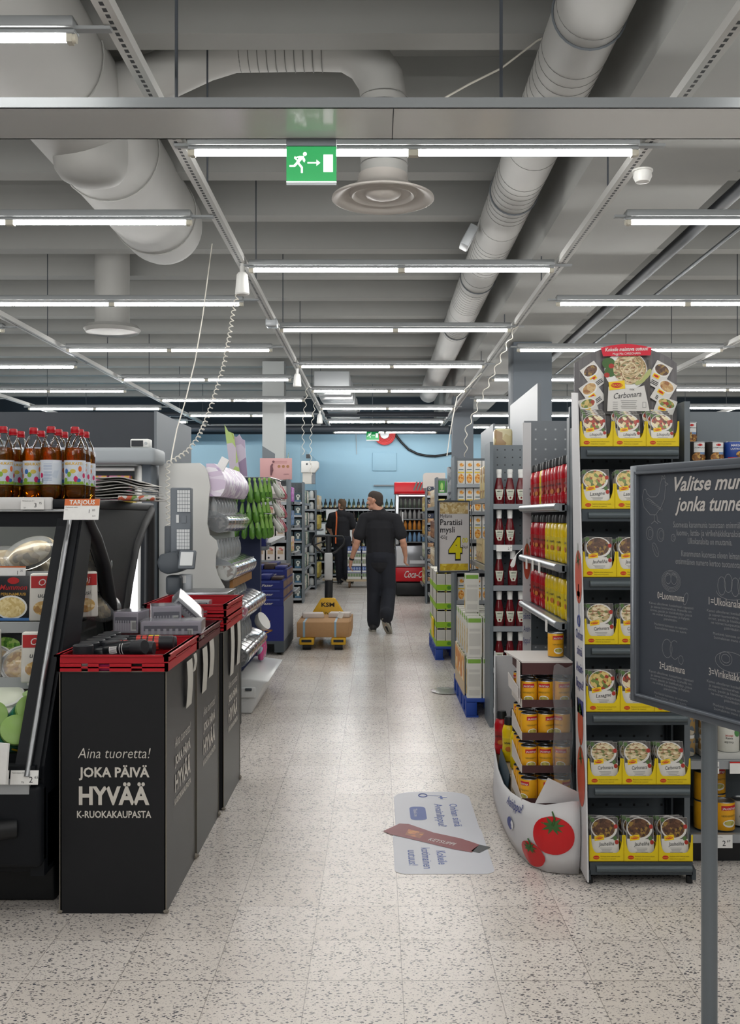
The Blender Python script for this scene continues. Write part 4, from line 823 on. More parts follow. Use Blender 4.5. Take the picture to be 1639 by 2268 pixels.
# ================================================================ SHELVING
gm = mat('gondola_grey', (104,112,118), .45, .15); gpan = None
def perf_mat(name, c, hole, pitch=.055):
    m = bpy.data.materials.new(name); m.use_nodes = True; nt = m.node_tree; N = nt.nodes; L = nt.links; b = N['Principled BSDF']; b.inputs['Roughness'].default_value = .5
    tc = N.new('ShaderNodeTexCoord'); s = N.new('ShaderNodeSeparateXYZ'); L.new(tc.outputs['Object'], s.inputs[0])
    def mt(op, a, v=None):
        n = N.new('ShaderNodeMath'); n.operation = op
        if isinstance(a, float): n.inputs[0].default_value = a
        else: L.new(a, n.inputs[0])
        if isinstance(v, float): n.inputs[1].default_value = v
        elif v is not None: L.new(v, n.inputs[1])
        return n.outputs[0]
    h = mt('ADD', s.outputs[0], s.outputs[1])
    def near(a): return mt('LESS_THAN', mt('ABSOLUTE', mt('SUBTRACT', mt('FRACT', mt('DIVIDE', a, pitch)), .5)), .085)
    f = mt('MULTIPLY', near(h), near(s.outputs[2])); mx = N.new('ShaderNodeMixRGB'); L.new(f, mx.inputs[0]); mx.inputs[1].default_value = rgb(c); mx.inputs[2].default_value = rgb(hole); L.new(mx.outputs[0], b.inputs['Base Color']); return m
perf = perf_mat('perforated_panel', (112,120,126), (44,48,54)); perfl = perf_mat('perforated_panel_light', (116,122,128), (176,182,186)); perfd = perf_mat('perforated_panel_dark', (70,78,84), (30,34,38))
lipm = mat('shelf_lip_steel', (160,165,170), .3, .5)
def endcap(name, label, x0, x1, y, depth, ztop, zs, panel=None, base=True):
    """shelf unit whose shelves face the camera"""
    r = root(name, label, 'shelf unit', ((x0+x1)/2, y, 0)); w2 = (x1-x0)/2
    MB().box(-w2, w2, depth, depth+.03, 0, ztop).obj('back_panel', panel or perf, r)
    for s in (-1, 1): MB().box(s*w2-.012, s*w2+.012, .0, depth+.03, 0, ztop).obj('upright', gm, r)
    for z in zs:
        m = MB().box(-w2+.012, w2-.012, .01, depth, z-.03, z-.004, 0).box(-w2+.012, w2-.012, -.012, .012, z-.034, z+.002, 1); m.obj('shelf', [gm, lipm], r)
    return r
def sidecap(name, label, x, depth, y0, y1, ztop, zs, sgn=1, panel=None):
    """shelf unit facing the aisle; sgn 1 = right of the aisle"""
    r = root(name, label, 'shelf unit', (x, (y0+y1)/2, 0)); L_ = (y1-y0)/2; D_ = depth*sgn
    MB().box(min(D_, D_+.03*sgn), max(D_, D_+.03*sgn), -L_, L_, 0, ztop).obj('back_panel', panel or perf, r)
    for s in (-1, 1): MB().box(min(D_*.6, D_), max(D_*.6, D_), s*L_-.012, s*L_+.012, 0, ztop).obj('upright', gm, r)
    for z in zs:
        m = MB().box(min(.0, D_), max(.0, D_), -L_, L_, z-.03, z-.004, 0).box(min(-.012*sgn, .012*sgn), max(-.012*sgn, .012*sgn), -L_, L_, z-.034, z+.002, 1); m.obj('shelf', [gm, lipm], r)
    return r
def carton(nm, size, mats, prints, bevel=.003):
    """single carton with its front print; prints: (kind, args...)"""
    a, b, c = size; m = MB(); m.box(-a/2, a/2, 0, b, 0, c, 0)
    for p in prints:
        if p[0] == 'r': m.rect((p[1],-.0012,p[2]), UX, UZ, p[3], p[4], p[5])
        elif p[0] == 'd': m.disc((p[1],-.0018,p[2]), UX, UZ, p[3], p[4], 16, p[5])
        elif p[0] == 't': m.text(p[1], (p[2],-.0022,p[3]), UX, UZ, p[4], p[5], off=.01)
        elif p[0] == 's': m.rect((-a/2-.0012, b/2, p[1]), (0,-1,0), UZ, b*p[2], p[3], p[4])
    return Kind(tag(m.obj(nm, mats), 'x', 'product'))
LV = ('lowest','second lowest','third lowest','fourth lowest','fifth lowest','sixth lowest','seventh lowest','eighth lowest')
# ---------------- left: hygiene shelf A with white boxes
zA = [Z(y,12.3) for y in (1241,1196,1150,1112)]
endcap('shelf_unit', 'end shelf of white boxes behind the blue chocolate display', -1.95, -1.11, 12.3, .4, 1.93, [.12,.5]+zA)
wb_ = carton('white_box', (.105,.07,.172), [mat('box_ivory',(214,206,200),.5), mat('print_rose',(200,120,116),.5), ink, mat('print_tan',(186,160,130),.5)], [('r',0,.1,.07,.05,3),('d',0,.145,.02,.012,1),('d',-.02,.03,.013,.013,2),('r',.02,.13,.03,.02,1)])
bag_ = carton('paper_sack', (.2,.12,.2), [mat('sack_white',(206,200,196),.6), mat('print_grey',(140,136,130),.6), ink], [('r',0,.06,.16,.09,1),('r',0,.16,.12,.02,2)])
for k, z in enumerate(zA):
    for i in range(5):
        x = -1.2-.125*i
        if k == 3: (bag_((x-.02-.1*i, 12.33, z), 'white printed sack, %s from the aisle atop the white box shelf' % ORD[i], 'white sacks') if i < 3 else None)
        else: wb_((x, 12.33, z), 'tall white box, %s from the aisle on the %s shelf with white boxes' % (ORD[i], ('bottom visible','middle','upper')[k]), 'tall white boxes')
pa = root('pink_header', 'pink advertising box with a figure standing on the white box shelf', 'advertising box', (X(610,12.35), 12.4, 1.93)); w_ = .2
MB().box(-w_,w_,0,.05,0,.27).obj('ad_board', mat('pink_ad',(206,160,160),.55), pa, bevel=.004)
p = MB()
for i in range(3): p.disc((.04+.055*i,-.002,.165),UX,UZ,.019,.019,16,0)
p.text('cutrin',(.13,-.002,.06),UX,UZ,.028,1); p.tube([(-.06,-.004,.05),(-.05,-.004,.12),(-.055,-.004,.17),(-.04,-.004,.2)],[.008,.02,.014,.008],8,1); p.ico((-.03,-.004,.225),.016,1,1)
for i in range(3): p.rect((.06,-.002,.23-.012*i),UX,UZ,.16,.004,2)
p.obj('ad_print', [mat('gold_dot',(166,120,80),.5), mat('mauve_print',(120,84,92),.6), mat('ad_line',(180,128,128),.6)], pa)
tag(MB().prism([(0,0),(.16,0),(.16,.33),(0,.43)],lambda u,v,a:(u,a,v),0,.012).obj('grey_fin', gm, loc=(X(581,12.5),12.5,1.93)), 'grey angled header fin behind the pink advertising box', 'shelf header')
tag(MB().prism([(0,0),(.05,.0),(.07,.36),(.03,.2)],lambda u,v,a:(u,a,v),0,.04).obj('green_bottle_card', speck('green_card_print',[(130,160,140),(180,190,180),(90,120,100)],30), loc=(-1.19,12.6,1.93)), 'slim pale green card standing beside the pink advertising box', 'card')
sidecap('shelf_unit', 'aisle side shelf of hanging hygiene bags beside the white boxes', -1.06, .4, 12.75, 13.6, 1.93, [.5,1.0,1.35,1.66], -1)
for i, (z, c, l) in enumerate(((1.66,[(190,90,190),(220,200,225),(160,60,160)],'purple topped pack on the top shelf past the white boxes'),(1.35,[(110,150,196),(170,190,215),(80,110,160)],'blue packs hanging on the second aisle side shelf'),(1.0,[(226,200,90),(210,120,120),(230,224,215)],'yellow and pink pack on the third aisle side shelf'),(.5,[(150,160,165),(110,120,125),(200,200,200)],'grey pack on the lower aisle side shelf'))):
    for j in range(3): tag(MB().box(0,.14,-.08,.08,0,.2).obj('hygiene_pack', speck('hyg%d'%i, c, 22), loc=(-1.26, 12.9+.24*j, z), bevel=.012), l+', %s from the near end' % ORD[j], 'product', 'hygiene packs')
# ---------------- shelf B: dark packs with pale label
zB = [Z(y,16.7) for y in (1325,1291,1259,1226,1198,1169,1141,1112)]
endcap('shelf_unit', 'narrow end shelf of dark packs with pale drop labels', -2.0, -1.25, 16.7, .35, 2.05, zB, panel=perfd)
dkk = carton('drop_label_pack', (.12,.06,.155), [mat('pack_teal_dark',(44,66,74),.4), mat('drop_label',(190,196,190),.5), mat('pack_steel_blue',(70,110,140),.4), ink], [('d',0,.1,.035,.03,1),('r',0,.06,.04,.06,1),('d',0,.1,.018,.014,3),('r',0,.02,.1,.03,2)])
for k, z in enumerate(zB):
    for i in range(3): dkk((-1.33-.15*i, 16.74, z), 'dark pack with pale drop label, %s from the aisle on the %s level' % (ORD[i], LV[k]), 'drop label packs')
sidecap('shelf_unit', 'aisle side shelf with mixed packs behind the drop label packs', -1.26, .4, 17.1, 18.9, 2.05, [.15,.55,.95,1.3,1.7], -1)
mixm = [speck('mix%d'%i, c, 26) for i, c in enumerate(([(150,170,150),(90,110,100),(200,200,190)],[(80,100,90),(120,140,120),(60,70,66)],[(190,180,170),(150,140,130),(214,210,200)]))]
for k, z in enumerate((.15,.55,.95,1.3,1.7)):
    for i in range(6): tag(MB().box(0,.15,-.07,.07,0,.24).obj('mixed_pack', mixm[(i+k)%3], loc=(-1.43, 17.3+.28*i, z), bevel=.015), 'mixed household pack, %s from the near end on the %s aisle shelf' % (ORD[i], LV[k]), 'product', 'mixed packs')
# ---------------- shelf C
zC = [Z(y,19.85) for y in (1297,1272,1246,1225,1175,1152,1128,1104)]
endcap('shelf_unit', 'far end shelf of white bottles next to the beer wall', -1.75, -1.23, 19.85, .3, 2.0, zC, panel=perfd)
wbt = MB().lathe([(.05,0),(.055,.01),(.055,.1),(.04,.135),(.02,.15),(.001,.155)], n=14); WB_ = Kind(tag(wbt.obj('white_bottle', mat('bottle_white',(205,206,202),.4), smooth=50), 'x', 'bottle'))
for k, z in enumerate(zC):
    for i in range(3): WB_((-1.31-.14*i, 19.93, z+.003), 'white round topped bottle, %s from the aisle on the %s level' % (ORD[i], LV[k]), 'white bottles')
sidecap('shelf_unit', 'far aisle side shelf with yellow packs', -1.16, .35, 20.2, 21.4, 2.0, [.2,.75,1.2,1.6], -1)
for k, z in enumerate((.2,.75,1.2,1.6)):
    for i in range(3): tag(MB().box(0,.14,-.12,.12,0,.3).obj('tall_pack', speck('yellowish%d'%(k%2), ([(206,190,96),(226,214,150),(170,150,60)],[(190,170,130),(150,120,90),(210,200,180)])[k%2], 12), loc=(-1.32, 20.45+.32*i, z+.004), bevel=.02), 'tall pack, %s from the near end on the %s shelf with yellow packs' % (ORD[i], LV[k]), 'product', 'tall yellow packs')
# ---------------- two-eyed scale pod
sp = root('price_scale', 'white scale head with two dark holes on a white post', 'scale', (X(686,17.6), 17.6, 2.05)); q = MB()
q.prism([(X(a,17.6)-X(686,17.6), Z(b,17.6)-2.05) for a,b in ((667,1047),(667,1021),(703,1021),(706,1024),(706,1035),(697,1047))], lambda u,v,a:(u,a,v), 0, .2); q.obj('head_case', white, sp, bevel=.012)
MB().box(-.13,.03,.03,.18,0,.24).obj('post', mat('post_white',(206,204,198),.5), sp); MB().box(.03,.09,.04,.2,0,.24).obj('post_side', grey, sp); MB().cyl((-.05,-.004,.35),(-.05,.01,.35),.018,12).cyl((.02,-.004,.35),(.02,.01,.35),.011,12).obj('sensor_hole', dgrey, sp); MB().box(-.07,0,.08,.16,.46,.53).obj('top_knob', darkpk, sp)
# ---------------- beer wall
zW = [Z(y,23.7) for y in (1290,1272,1243,1213,1184,1157,1128)]
endcap('beer_shelf', 'long beer shelf along the blue back wall', -2.0, 1.4, 23.7, .5, Z(1122,23.7), zW, panel=mat('beer_back',(34,40,46),.6))
def beer(col, nm):
    m = MB(); m.lathe([(.034,0),(.036,.01),(.036,.15),(.016,.2),(.0135,.255),(.001,.256)], n=10, ms=[0,0,0,0,0]); m.lathe([(.0368,.04),(.0368,.11)], n=10, ms=[1]); m.lathe([(.0145,.245),(.0145,.258),(.001,.259)], n=10, ms=[2,2])
    return Kind(tag(m.obj(nm, [mat(nm+'_glass', col, .15), speck(nm+'_label',[(200,196,180),(150,120,70),(90,110,80)],30), steel], smooth=60), 'x', 'beer bottle'))
BB = [beer((52,34,24),'brown_bottle'), beer((34,56,40),'green_bottle'), beer((30,30,34),'dark_bottle')]
for k, z in enumerate(zW[1:]):
    nm = ('bottom','fifth','fourth','third','second','top')[k]
    for i in range(21):
        x = -1.45+.113*i
        BB[(i//3+k) % 3]((x, 23.75+.02*(i%2), z), 'beer bottle among the row on the %s shelf of the back wall' % nm, 'beer on the %s shelf' % nm)
for (a, b_, l) in ((700,1172,'white price card hanging on the beer shelf left of the far worker'),(770,1186,'white price card on the beer shelf right of the far worker'),(724,1140,'white price card strip on the beer shelf behind the far worker')): tag(MB().box(-.12,.12,0,.006,-.13,.13).obj('price_card', paper, loc=(X(a,23.6)+.1,23.66,Z(b_,23.6))), l, 'price card')
dl = root('bottle_dolly', 'low dolly of beverage trays beside the far worker', 'dolly', (X(800,20.5), 20.3, 0)); dm_ = MB().box(-.3,.32,0,.5,.13,.17); dm_.obj('deck', kcard, dl)
for x in (-.24,.26):
    for y in (.05,.45): MB().cyl((x-.02,y,.065),(x+.02,y,.065),.065,12).obj('wheel', mat('wheel_brown',(110,84,60),.6), dl, smooth=40)
tm = [carton('beverage_tray', (.28,.4,.13), [mat('tray_wrap%d'%i, c, .35), mat('can_tops%d'%i, c2, .4), paper], [('r',0,.03,.27,.04,2)]+[('d',-.11+.055*j,.09,.02,.03,1) for j in range(5)]) for i, (c, c2) in enumerate((((170,172,160),(120,150,110)),((60,84,150),(150,170,205)),((176,176,170),(150,160,130))))]
for k in range(5):
    for i in range(2): tm[(k%3)]((dl.location.x-.14+.3*i, 20.35, .17+.135*k), 'beverage tray, %s from the bottom in the %s pile on the dolly' % (ORD[k], ('near','aisle')[i]), 'beverage trays')
tag(MB().box(-.25,.2,0,.5,0,.04).box(-.2,-.1,0,.5,-.05,0).obj('wooden_pallet', kcard, loc=(X(740,21.8),21.7,.05)), 'low wooden pallet at the feet of the far worker', 'pallet')
# ---------------- drinks fridge
fr = root('drinks_fridge', 'red and black glass door drinks fridge with white script', 'drinks fridge', (.69, 18.15, 0), rz=.0); fw = .34
redf = mat('fridge_red', (200,20,36), .35)
MB().box(-fw,fw,0,.7,.02,.25).obj('base', black, fr, bevel=.02); MB().box(-fw,fw,.62,.7,.25,1.95).obj('rear_wall', mat('fridge_inner',(120,124,130),.4), fr)
for s in (-1,1): MB().box(s*fw-.012,s*fw+.012,.06,.7,.25,1.9).obj('side_wall', clear('fridge_glass',gloss=.3,alpha=.25,base=(170,175,180)) if s<0 else redf, fr)
m = MB().box(-fw,fw,-.01,.06,.27,.53); m.obj('red_panel', redf, fr, bevel=.02)
t = MB(); t.text('Coca-Cola', (.045,-.014,.345), UX, UZ, .18, 0, shear=.45, off=.012, width=.45); t.obj('white_script', white, fr)
m = MB().box(-fw,fw,0,.03,.54,.93); m.obj('lower_window', mat('fridge_chrome_panel',(150,152,158),.2,.4), fr, bevel=.01)
m = MB().box(-fw+.02,-.12,-.006,0,.57,.9).box(-.08,.3,-.006,0,.6,.66); m.obj('window_print', [mat('pale_window',(214,216,220),.3)], fr)
MB().box(-fw,-fw+.06,-.01,.05,.95,1.88).obj('door_frame', mat('door_steel',(190,195,200),.25,.6), fr, bevel=.01); MB().box(fw-.06,fw,-.01,.05,.95,1.88).obj('door_frame', mat('door_steel'), fr, bevel=.01)
MB().poly([(-fw+.06,.0,.95),(fw-.06,.0,.95),(fw-.06,.0,1.86),(-fw+.06,.0,1.86)]).obj('glass_door', clear('fridge_door',gloss=.15,r=.03), fr)
MB().cyl((-fw+.13,-.03,1.1),(-fw+.13,-.03,1.55),.012,10).obj('door_handle', mat('handle_white',(230,232,235),.3), fr, smooth=40)
hd = MB(); hd.prism([(-.08,0),(-.1,.04),(-.06,.2),(.02,.22),(.7,.22),(.7,0)], lambda u,v,a:(a,u,v), -fw-.02, fw); hd.obj('header', redf, fr, bevel=.01)
hs = MB()
for i in range(6): hs.obox((.02+.06*i,-.108,1.9+.12-.0),(.03,.008,.17),(.2,.35,0))
hs.xf(Matrix.Translation((0,0,-1.9))); ho = hs.obj('header_stripe', mat('stripe_grey',(120,124,126),.4), fr); ho.location = (0,0,1.9)
for o in fr.children:
    if o.name.split('.')[0] == 'header': o.location = (0,0,1.88)
MB().box(-fw+.03,fw-.03,.05,.1,1.84,1.86).obj('fridge_lamp', mat('fridge_lamp_light',(250,250,255),.5,emit=3), fr)
for z in (1.0,1.22,1.42,1.62): MB().box(-fw+.03,fw-.03,.1,.6,z-.015,z).obj('wire_shelf', mat('wire_shelf',(130,136,140),.4,.4), fr)
dk = [Kind(tag(MB().lathe([(.03,0),(.033,.01),(.033,.1),(.02,.14),(.014,.17),(.001,.172)], n=10).obj('drink_bottle', mat('drink%d'%i, c, .2), smooth=50), 'x', 'bottle')) for i, c in enumerate(((120,160,200),(200,130,50),(70,80,70),(150,150,150)))]
for k, z in enumerate((1.0,1.22,1.42,1.62)):
    for i in range(6): dk[(0,1,3,2)[k]]((.69-.24+.085*i, 18.32, z+.003), 'drink bottle, %s from the door handle on the %s fridge shelf' % (ORD[i], LV[k]), 'fridge drinks')
# ================================================================ RIGHT: far to near
# far snack end shelf with swirl boxes
zD = [Z(y,16.6) for y in (1288,1262,1238,1212,1187,1158,1126,1098)]
endcap('shelf_unit', 'far end shelf of dark boxes with white swirls', .84, 1.3, 16.6, .35, 1.95, zD, panel=perfd)
swk = carton('swirl_box', (.105,.06,.155), [mat('swirl_navy',(44,52,74),.4), letter, speck('cookies',[(170,124,86),(200,160,120),(140,96,66),(216,190,160)],50)], [('r',0,.04,.1,.07,2)])
for k, z in enumerate(zD):
    for i in range(3): swk((.91+.13*i, 16.64, z), 'dark box with cookie picture, %s from the aisle on the %s level' % (ORD[i], LV[k]), 'swirl boxes')
sw = [swk.r]; me = swk.r.data; mb = MB(); mb.tube([( -.02+.022*math.cos(t)*(1-t/9), -.003, .115+.03*math.sin(t)*(1-t/12)) for t in [i*.4 for i in range(18)]], .0045, 4, 1)
bm = bmesh.new(); bm.from_mesh(me); n0 = len(bm.verts); vs = [bm.verts.new(v) for v in mb.v]; 
for f in mb.f:
    ff = bm.faces.new([vs[i] for i in f]); ff.material_index = 1
bm.to_mesh(me); bm.free()
sidecap('shelf_unit', 'far aisle side shelf of pale packs before the drinks fridge', .80, .4, 16.98, 17.9, 1.9, [.3,.75,1.15,1.55], 1)
for k, z in enumerate((.3,.75,1.15,1.55)):
    for i in range(3): tag(MB().box(-.0,.12,-.1,.1,0,.26).obj('snack_pack', speck('snk%d'%(k%3), ([(200,190,90),(220,214,190),(150,120,50)],[(190,186,170),(120,150,90),(220,216,206)],[(200,150,50),(226,200,120),(120,80,40)])[k%3], 14), loc=(.82, 17.15+.28*i, z), bevel=.02), 'pale snack pack, %s from the near end on the %s shelf before the fridge' % (ORD[i], LV[k]), 'product', 'snack packs')
tag(MB().prism([(-.18,0),(.2,0),(.2,.26),(-.13,.26),(-.165,.245),(-.18,.21)],lambda u,v,a:(u,a,v),0,.02).obj('white_header', mat('header_white',(206,198,192),.5), loc=(X(961,16.7),16.8,1.95)), 'white rounded header board above the swirl box shelf', 'shelf header')
# green pack end shelf
zE = [Z(y,13) for y in (1330,1290,1250,1210,1170,1130,1092)]
endcap('shelf_unit', 'end shelf with green juice packs on top', .80, 1.3, 13, .4, Z(1057,13), zE)
gk = carton('green_pack', (.085,.06,.165), [mat('pack_green',(60,140,50),.4), mat('pack_lime',(160,200,110),.4), letter], [('d',0,.09,.018,.05,1),('r',0,.03,.06,.02,2)]); yk = carton('pale_pack', (.085,.06,.15), [mat('pack_cream',(220,208,130),.4), mat('pack_tan',(170,140,90),.5)], [('r',0,.06,.06,.06,1)])
for k, z in enumerate(zE):
    for i in range(4): (gk if k == 6 else yk)((.86+.105*i, 13.04, z), '%s carton, %s from the aisle on the %s level behind the poster' % (('green' if k == 6 else 'cream'), ORD[i], LV[k]), 'packs behind the poster')
sidecap('shelf_unit', 'aisle side shelf of brown packs behind the green cartons', .80, .4, 13.5, 15.2, 1.95, [.3,.75,1.15,1.6], 1)
for k, z in enumerate((.3,.75,1.15,1.6)):
    for i in range(5): tag(MB().box(0,.12,-.1,.1,0,.26).obj('brown_pack', speck('brn%d'%(k%2), ([(130,76,50),(190,150,110),(90,50,34)],[(210,190,150),(150,110,70),(230,220,200)])[k%2], 14), loc=(.82,13.7+.32*i,z), bevel=.02), 'brown snack pack, %s from the near end, %s shelf, past the green cartons' % (ORD[i], LV[k]), 'product', 'brown packs')
# vitamin boxes end shelf
zV = [Z(y,9.5) for y in (1405,1330,1262,1195,1133,1072)]
endcap('shelf_unit', 'end shelf of white boxes with orange fruit prints', .76, 1.3, 9.5, .4, 2.05, zV)
vk = carton('fruit_box', (.072,.05,.225), [mat('box_clean_white',(224,222,216),.45), speck('orange_print',[(226,150,50),(236,180,90),(206,120,40),(240,200,130)],70), mat('teal_line',(60,100,110),.5), mat('band_yellow',(230,200,80),.5), mat('band_red',(200,80,60),.5)], [('d',0,.055,.028,.045,1),('d',.005,.185,.02,.018,1),('r',0,.14,.045,.008,2),('r',0,.112,.06,.014,3)])
for k, z in enumerate(zV):
    for i in range(5): vk((.815+.08*i, 9.53, z), 'white box with orange print, %s from the aisle on the %s level' % (ORD[i], LV[k]), 'fruit boxes')
gp = tag(MB().box(-.045,.045,-.0,.12,0,.33).obj('grey_pack', speck('grey_pack_print',[(140,148,156),(170,176,182),(110,116,124),(190,194,198)],22), loc=(X(998,10.2),9.98,Z(1107,10.2)), bevel=.006), 'grey printed pack on a small shelf left of the fruit boxes', 'product')
MBs = MB().box(X(985,10.2),X(1007,10.2),9.93,10.3,Z(1113,10.2),Z(1107,10.2)); tag(MBs.obj('small_shelf', gm), 'small side shelf carrying the grey printed pack', 'shelf')
# second gondola side: muesli
sidecap('shelf_unit', 'aisle side shelf of muesli boxes beyond the ketchup shelf', .87, .42, 7.3, 9.1, 1.95, [1.07,1.61], 1, panel=perfd)
mk_ = carton('muesli_box', (.16,.055,.2), [mat('muesli_tan',(206,186,140),.5), speck('muesli_print',[(190,120,90),(220,200,150),(150,110,70),(170,160,90)],40), mat('muesli_dark',(110,90,60),.5)], [('r',0,.05,.14,.08,1),('t','MYSLI',0,.14,.03,2)])
for i in range(14): mk_((.98, 7.5+.062*i, 1.072), 'muesli box, %s from the near end on the middle aisle shelf' % ORD[i], 'muesli boxes', rz=0)
for i in range(3): mk_((.90, 8.5+.165*i, 1.072), 'muesli box, %s of the far file turned to the aisle on the middle shelf' % ORD[i], 'muesli boxes turned', rz=-PI/2)
mk2 = carton('tall_muesli_box', (.16,.06,.27), [mat('muesli_olive',(150,136,90),.5), mat('muesli_pale',(200,186,140),.5), mat('muesli_green',(110,140,80),.5)], [('r',0,.1,.13,.14,1),('r',0,.23,.1,.03,2)])
for i in range(3): mk2((1.15, 7.4+.08*i, 1.07), 'tall olive muesli box, %s from the near end behind the small boxes' % ORD[i], 'tall muesli boxes')
pm = [speck('bag_mauve',[(170,150,176),(196,180,200),(150,124,150)],14,r=.3), speck('bag_tan',[(206,190,140),(170,140,100),(220,210,170)],18,r=.3)]
for i in range(6): tag(MB().box(-.08,.08,-.05,.05,0,.33-.05*(i>2)).obj('cereal_bag', pm[0] if i < 3 else pm[1], loc=(.96, 7.45+.19*i, 1.61), bevel=.02), '%s cereal bag, %s from the near end on the top aisle shelf' % (('mauve','tan')[i>2], ORD[i]), 'product', 'cereal bags')
tag(MB().box(-.07,.07,-.05,.05,0,.2).obj('cereal_bag', pm[1], loc=(.97,7.6,1.94), bevel=.02), 'small tan bag lying on top of the mauve cereal bags', 'product')
# ketchup end shelf
zK = [Z(y,6.9) for y in (1567,1478,1387,1297,1207,1117)]
endcap('shelf_unit', 'end shelf of red ketchup bottles with white caps', .80, 1.28, 6.88, .3, Z(985,7.15), zK)
def ketchup():
    r = root('ketchup_bottle', 'x', 'ketchup bottle')
    MB().lathe([(.030,0),(.033,.006),(.034,.06),(.032,.1),(.024,.145),(.016,.175),(.0145,.195)], n=20, sy=.8).obj('bottle_body', mat('ketchup_red',(98,18,26),.12), r, smooth=60)
    MB().lathe([(.017,.178),(.017,.205)], n=18).obj('neck_band', paper, r, smooth=40); MB().lathe([(.0185,.205),(.0185,.232),(.016,.236),(.001,.236)], n=18).obj('cap', white, r, smooth=40)
    p = MB(); n = 8
    def strip(z0, z1, a0, mi, k0=1.0, k1=1.0):
        vs = []
        for k in range(n+1):
            t = -a0+2*a0*k/n
            for z, kk in ((z0,k0),(z1,k1)): vs.append((.0352*math.sin(t*kk), -.0352*.8*math.cos(t*kk)-.0006*mi, z))
        p.add(vs, [(2*k,2*k+2,2*k+3,2*k+1) for k in range(n)], mi)
    strip(.03,.05,.55,0,.6,1); strip(.05,.10,.95,0,.62,.92); 
    vs0 = len(p.v); p.text('HEINZ',(0,-.0300,.082),UX,UZ,.012,1,off=.02); p.text('TOMATO',(0,-.0302,.066),UX,UZ,.009,1); p.text('KETCHUP',(0,-.0302,.056),UX,UZ,.009,1); p.disc((0,-.0302,.044),UX,UZ,.006,.007,12,2)
    p.obj('label', [mat('label_cream',(214,216,200),.5), mat('label_dark_green',(50,70,50),.5), mat('label_dark_red',(110,24,30),.5)], r, smooth=50); return Kind(r)
KT = ketchup()
for k, z in enumerate(zK):
    for i in range(5):
        if k in (3,4) and i == 2: continue
        KT((.857+.076*i+(.02 if k == 3 and i else 0), 6.92, z), 'ketchup bottle, %s from the aisle on the %s level' % (ORD[i], LV[k]), 'ketchup bottles', scale=1.04)
tagcard('price_tag', 'white price tag on the ketchup shelf edge', (X(1117,6.86), 6.862, Z(1214,6.86)), .11, .045, [('2', .025, -.012, .022, 'L'), ('39', .04, 0, .012, 'L')])
wz = MB(); wz.lathe([(.001,0),(.014,.01),(.016,.03),(.001,.1)], n=10, sy=.3); wz.tube([(0,0,.095),(.03,.02,.15),(.05,.06,.13)],.0025,5); tag(wz.obj('wobbler', white, loc=(X(1133,6.8), 6.8, Z(1257,6.8)), rot=(0,.35,0)), 'white leaf shaped wobbler hanging before the ketchup shelf', 'wobbler')
# header fins
tag(MB().box(-.012,.012,-.75,.75,0,.5).obj('header_board', mat('header_grey',(112,118,124),.4), loc=(1.2,8.05,1.953)), 'large grey header panel standing over the muesli shelves', 'shelf header')
tx = MB()
tag(MB().box(-.01,.01,-.55,.55,0,.30).obj('header_board', mat('header_grey'), loc=(1.12,9.97,2.053)), 'smaller grey header panel farther down over the fruit boxes', 'shelf header')
tag(MB().box(-.01,.01,-.12,.12,0,.08).obj('header_label', paper, loc=(1.18,7.5,2.1)), 'white label strip on the large grey header panel', 'label')
# price poster
po = root('price_poster', 'framed price poster with a large yellow four', 'price poster', (X(1006,8.7), 8.72, Z(1265,8.7))); po.rotation_euler = (0,0,.3)
hw, hh = .142, .61
MB().box(-hw,hw,0,.01,0,hh,0).obj('poster_sheet', mat('poster_white',(200,198,200),.5), po)
f = MB().box(-hw-.012,-hw,-.008,.014,-.01,hh+.01).box(hw,hw+.008,-.008,.014,-.01,hh+.01).box(-hw,hw,-.008,.014,hh,hh+.012).box(-hw,hw,-.008,.014,-.012,0); f.obj('poster_frame', dgrey, po)
p = MB(); y = -.0015
p.rect((0,y,hh-.055),UX,UZ,2*hw-.02,.1,1); p.rect((0,y,.035),UX,UZ,2*hw-.02,.06,2)
p.text('Myllärin',(-hw+.012,y,.47),UX,UZ,.045,0,'L',width=.11); p.text('Paratiisi',(-hw+.012,y,.405),UX,UZ,.075,0,'L',width=.205,off=.01); p.text('mysli',(-hw+.012,y,.34),UX,UZ,.075,0,'L',width=.135,off=.01); p.text('450g',(-hw+.012,y,.285),UX,UZ,.045,0,'L',width=.065)
p.text('4',(-.055,y,.11),UX,UZ,.26,0,'L',width=.135,off=.075); p.text('4',(-.049,y-.001,.117),UX,UZ,.245,3,'L',width=.122,off=.045); p.text('00',(.078,y,.25),UX,UZ,.06,3,'L',width=.05,off=.02); p.text('2kpl',(.075,y,.2),UX,UZ,.035,0,'L',width=.055)
p.obj('poster_print', [ink, speck('poster_oats',[(196,176,130),(176,150,100),(210,196,160)],40), speck('poster_yellow',[(206,180,50),(190,160,40),(220,200,90)],26), mat('poster_number',(206,196,24),.5)], po)
MB().beam((hw,-.01,hh-.08),(hw+.05,-.03,hh+.0),.02,.006).obj('hanger_clip', paper, po); MB().beam((hw,.006,.0),(hw+.1,.03,.01),.012,.012).obj('support_arm', grey, po); MB().cyl((hw+.03,.01,-.0),(hw+.03,.01,.62),.006,8).obj('support_rod', grey, po)
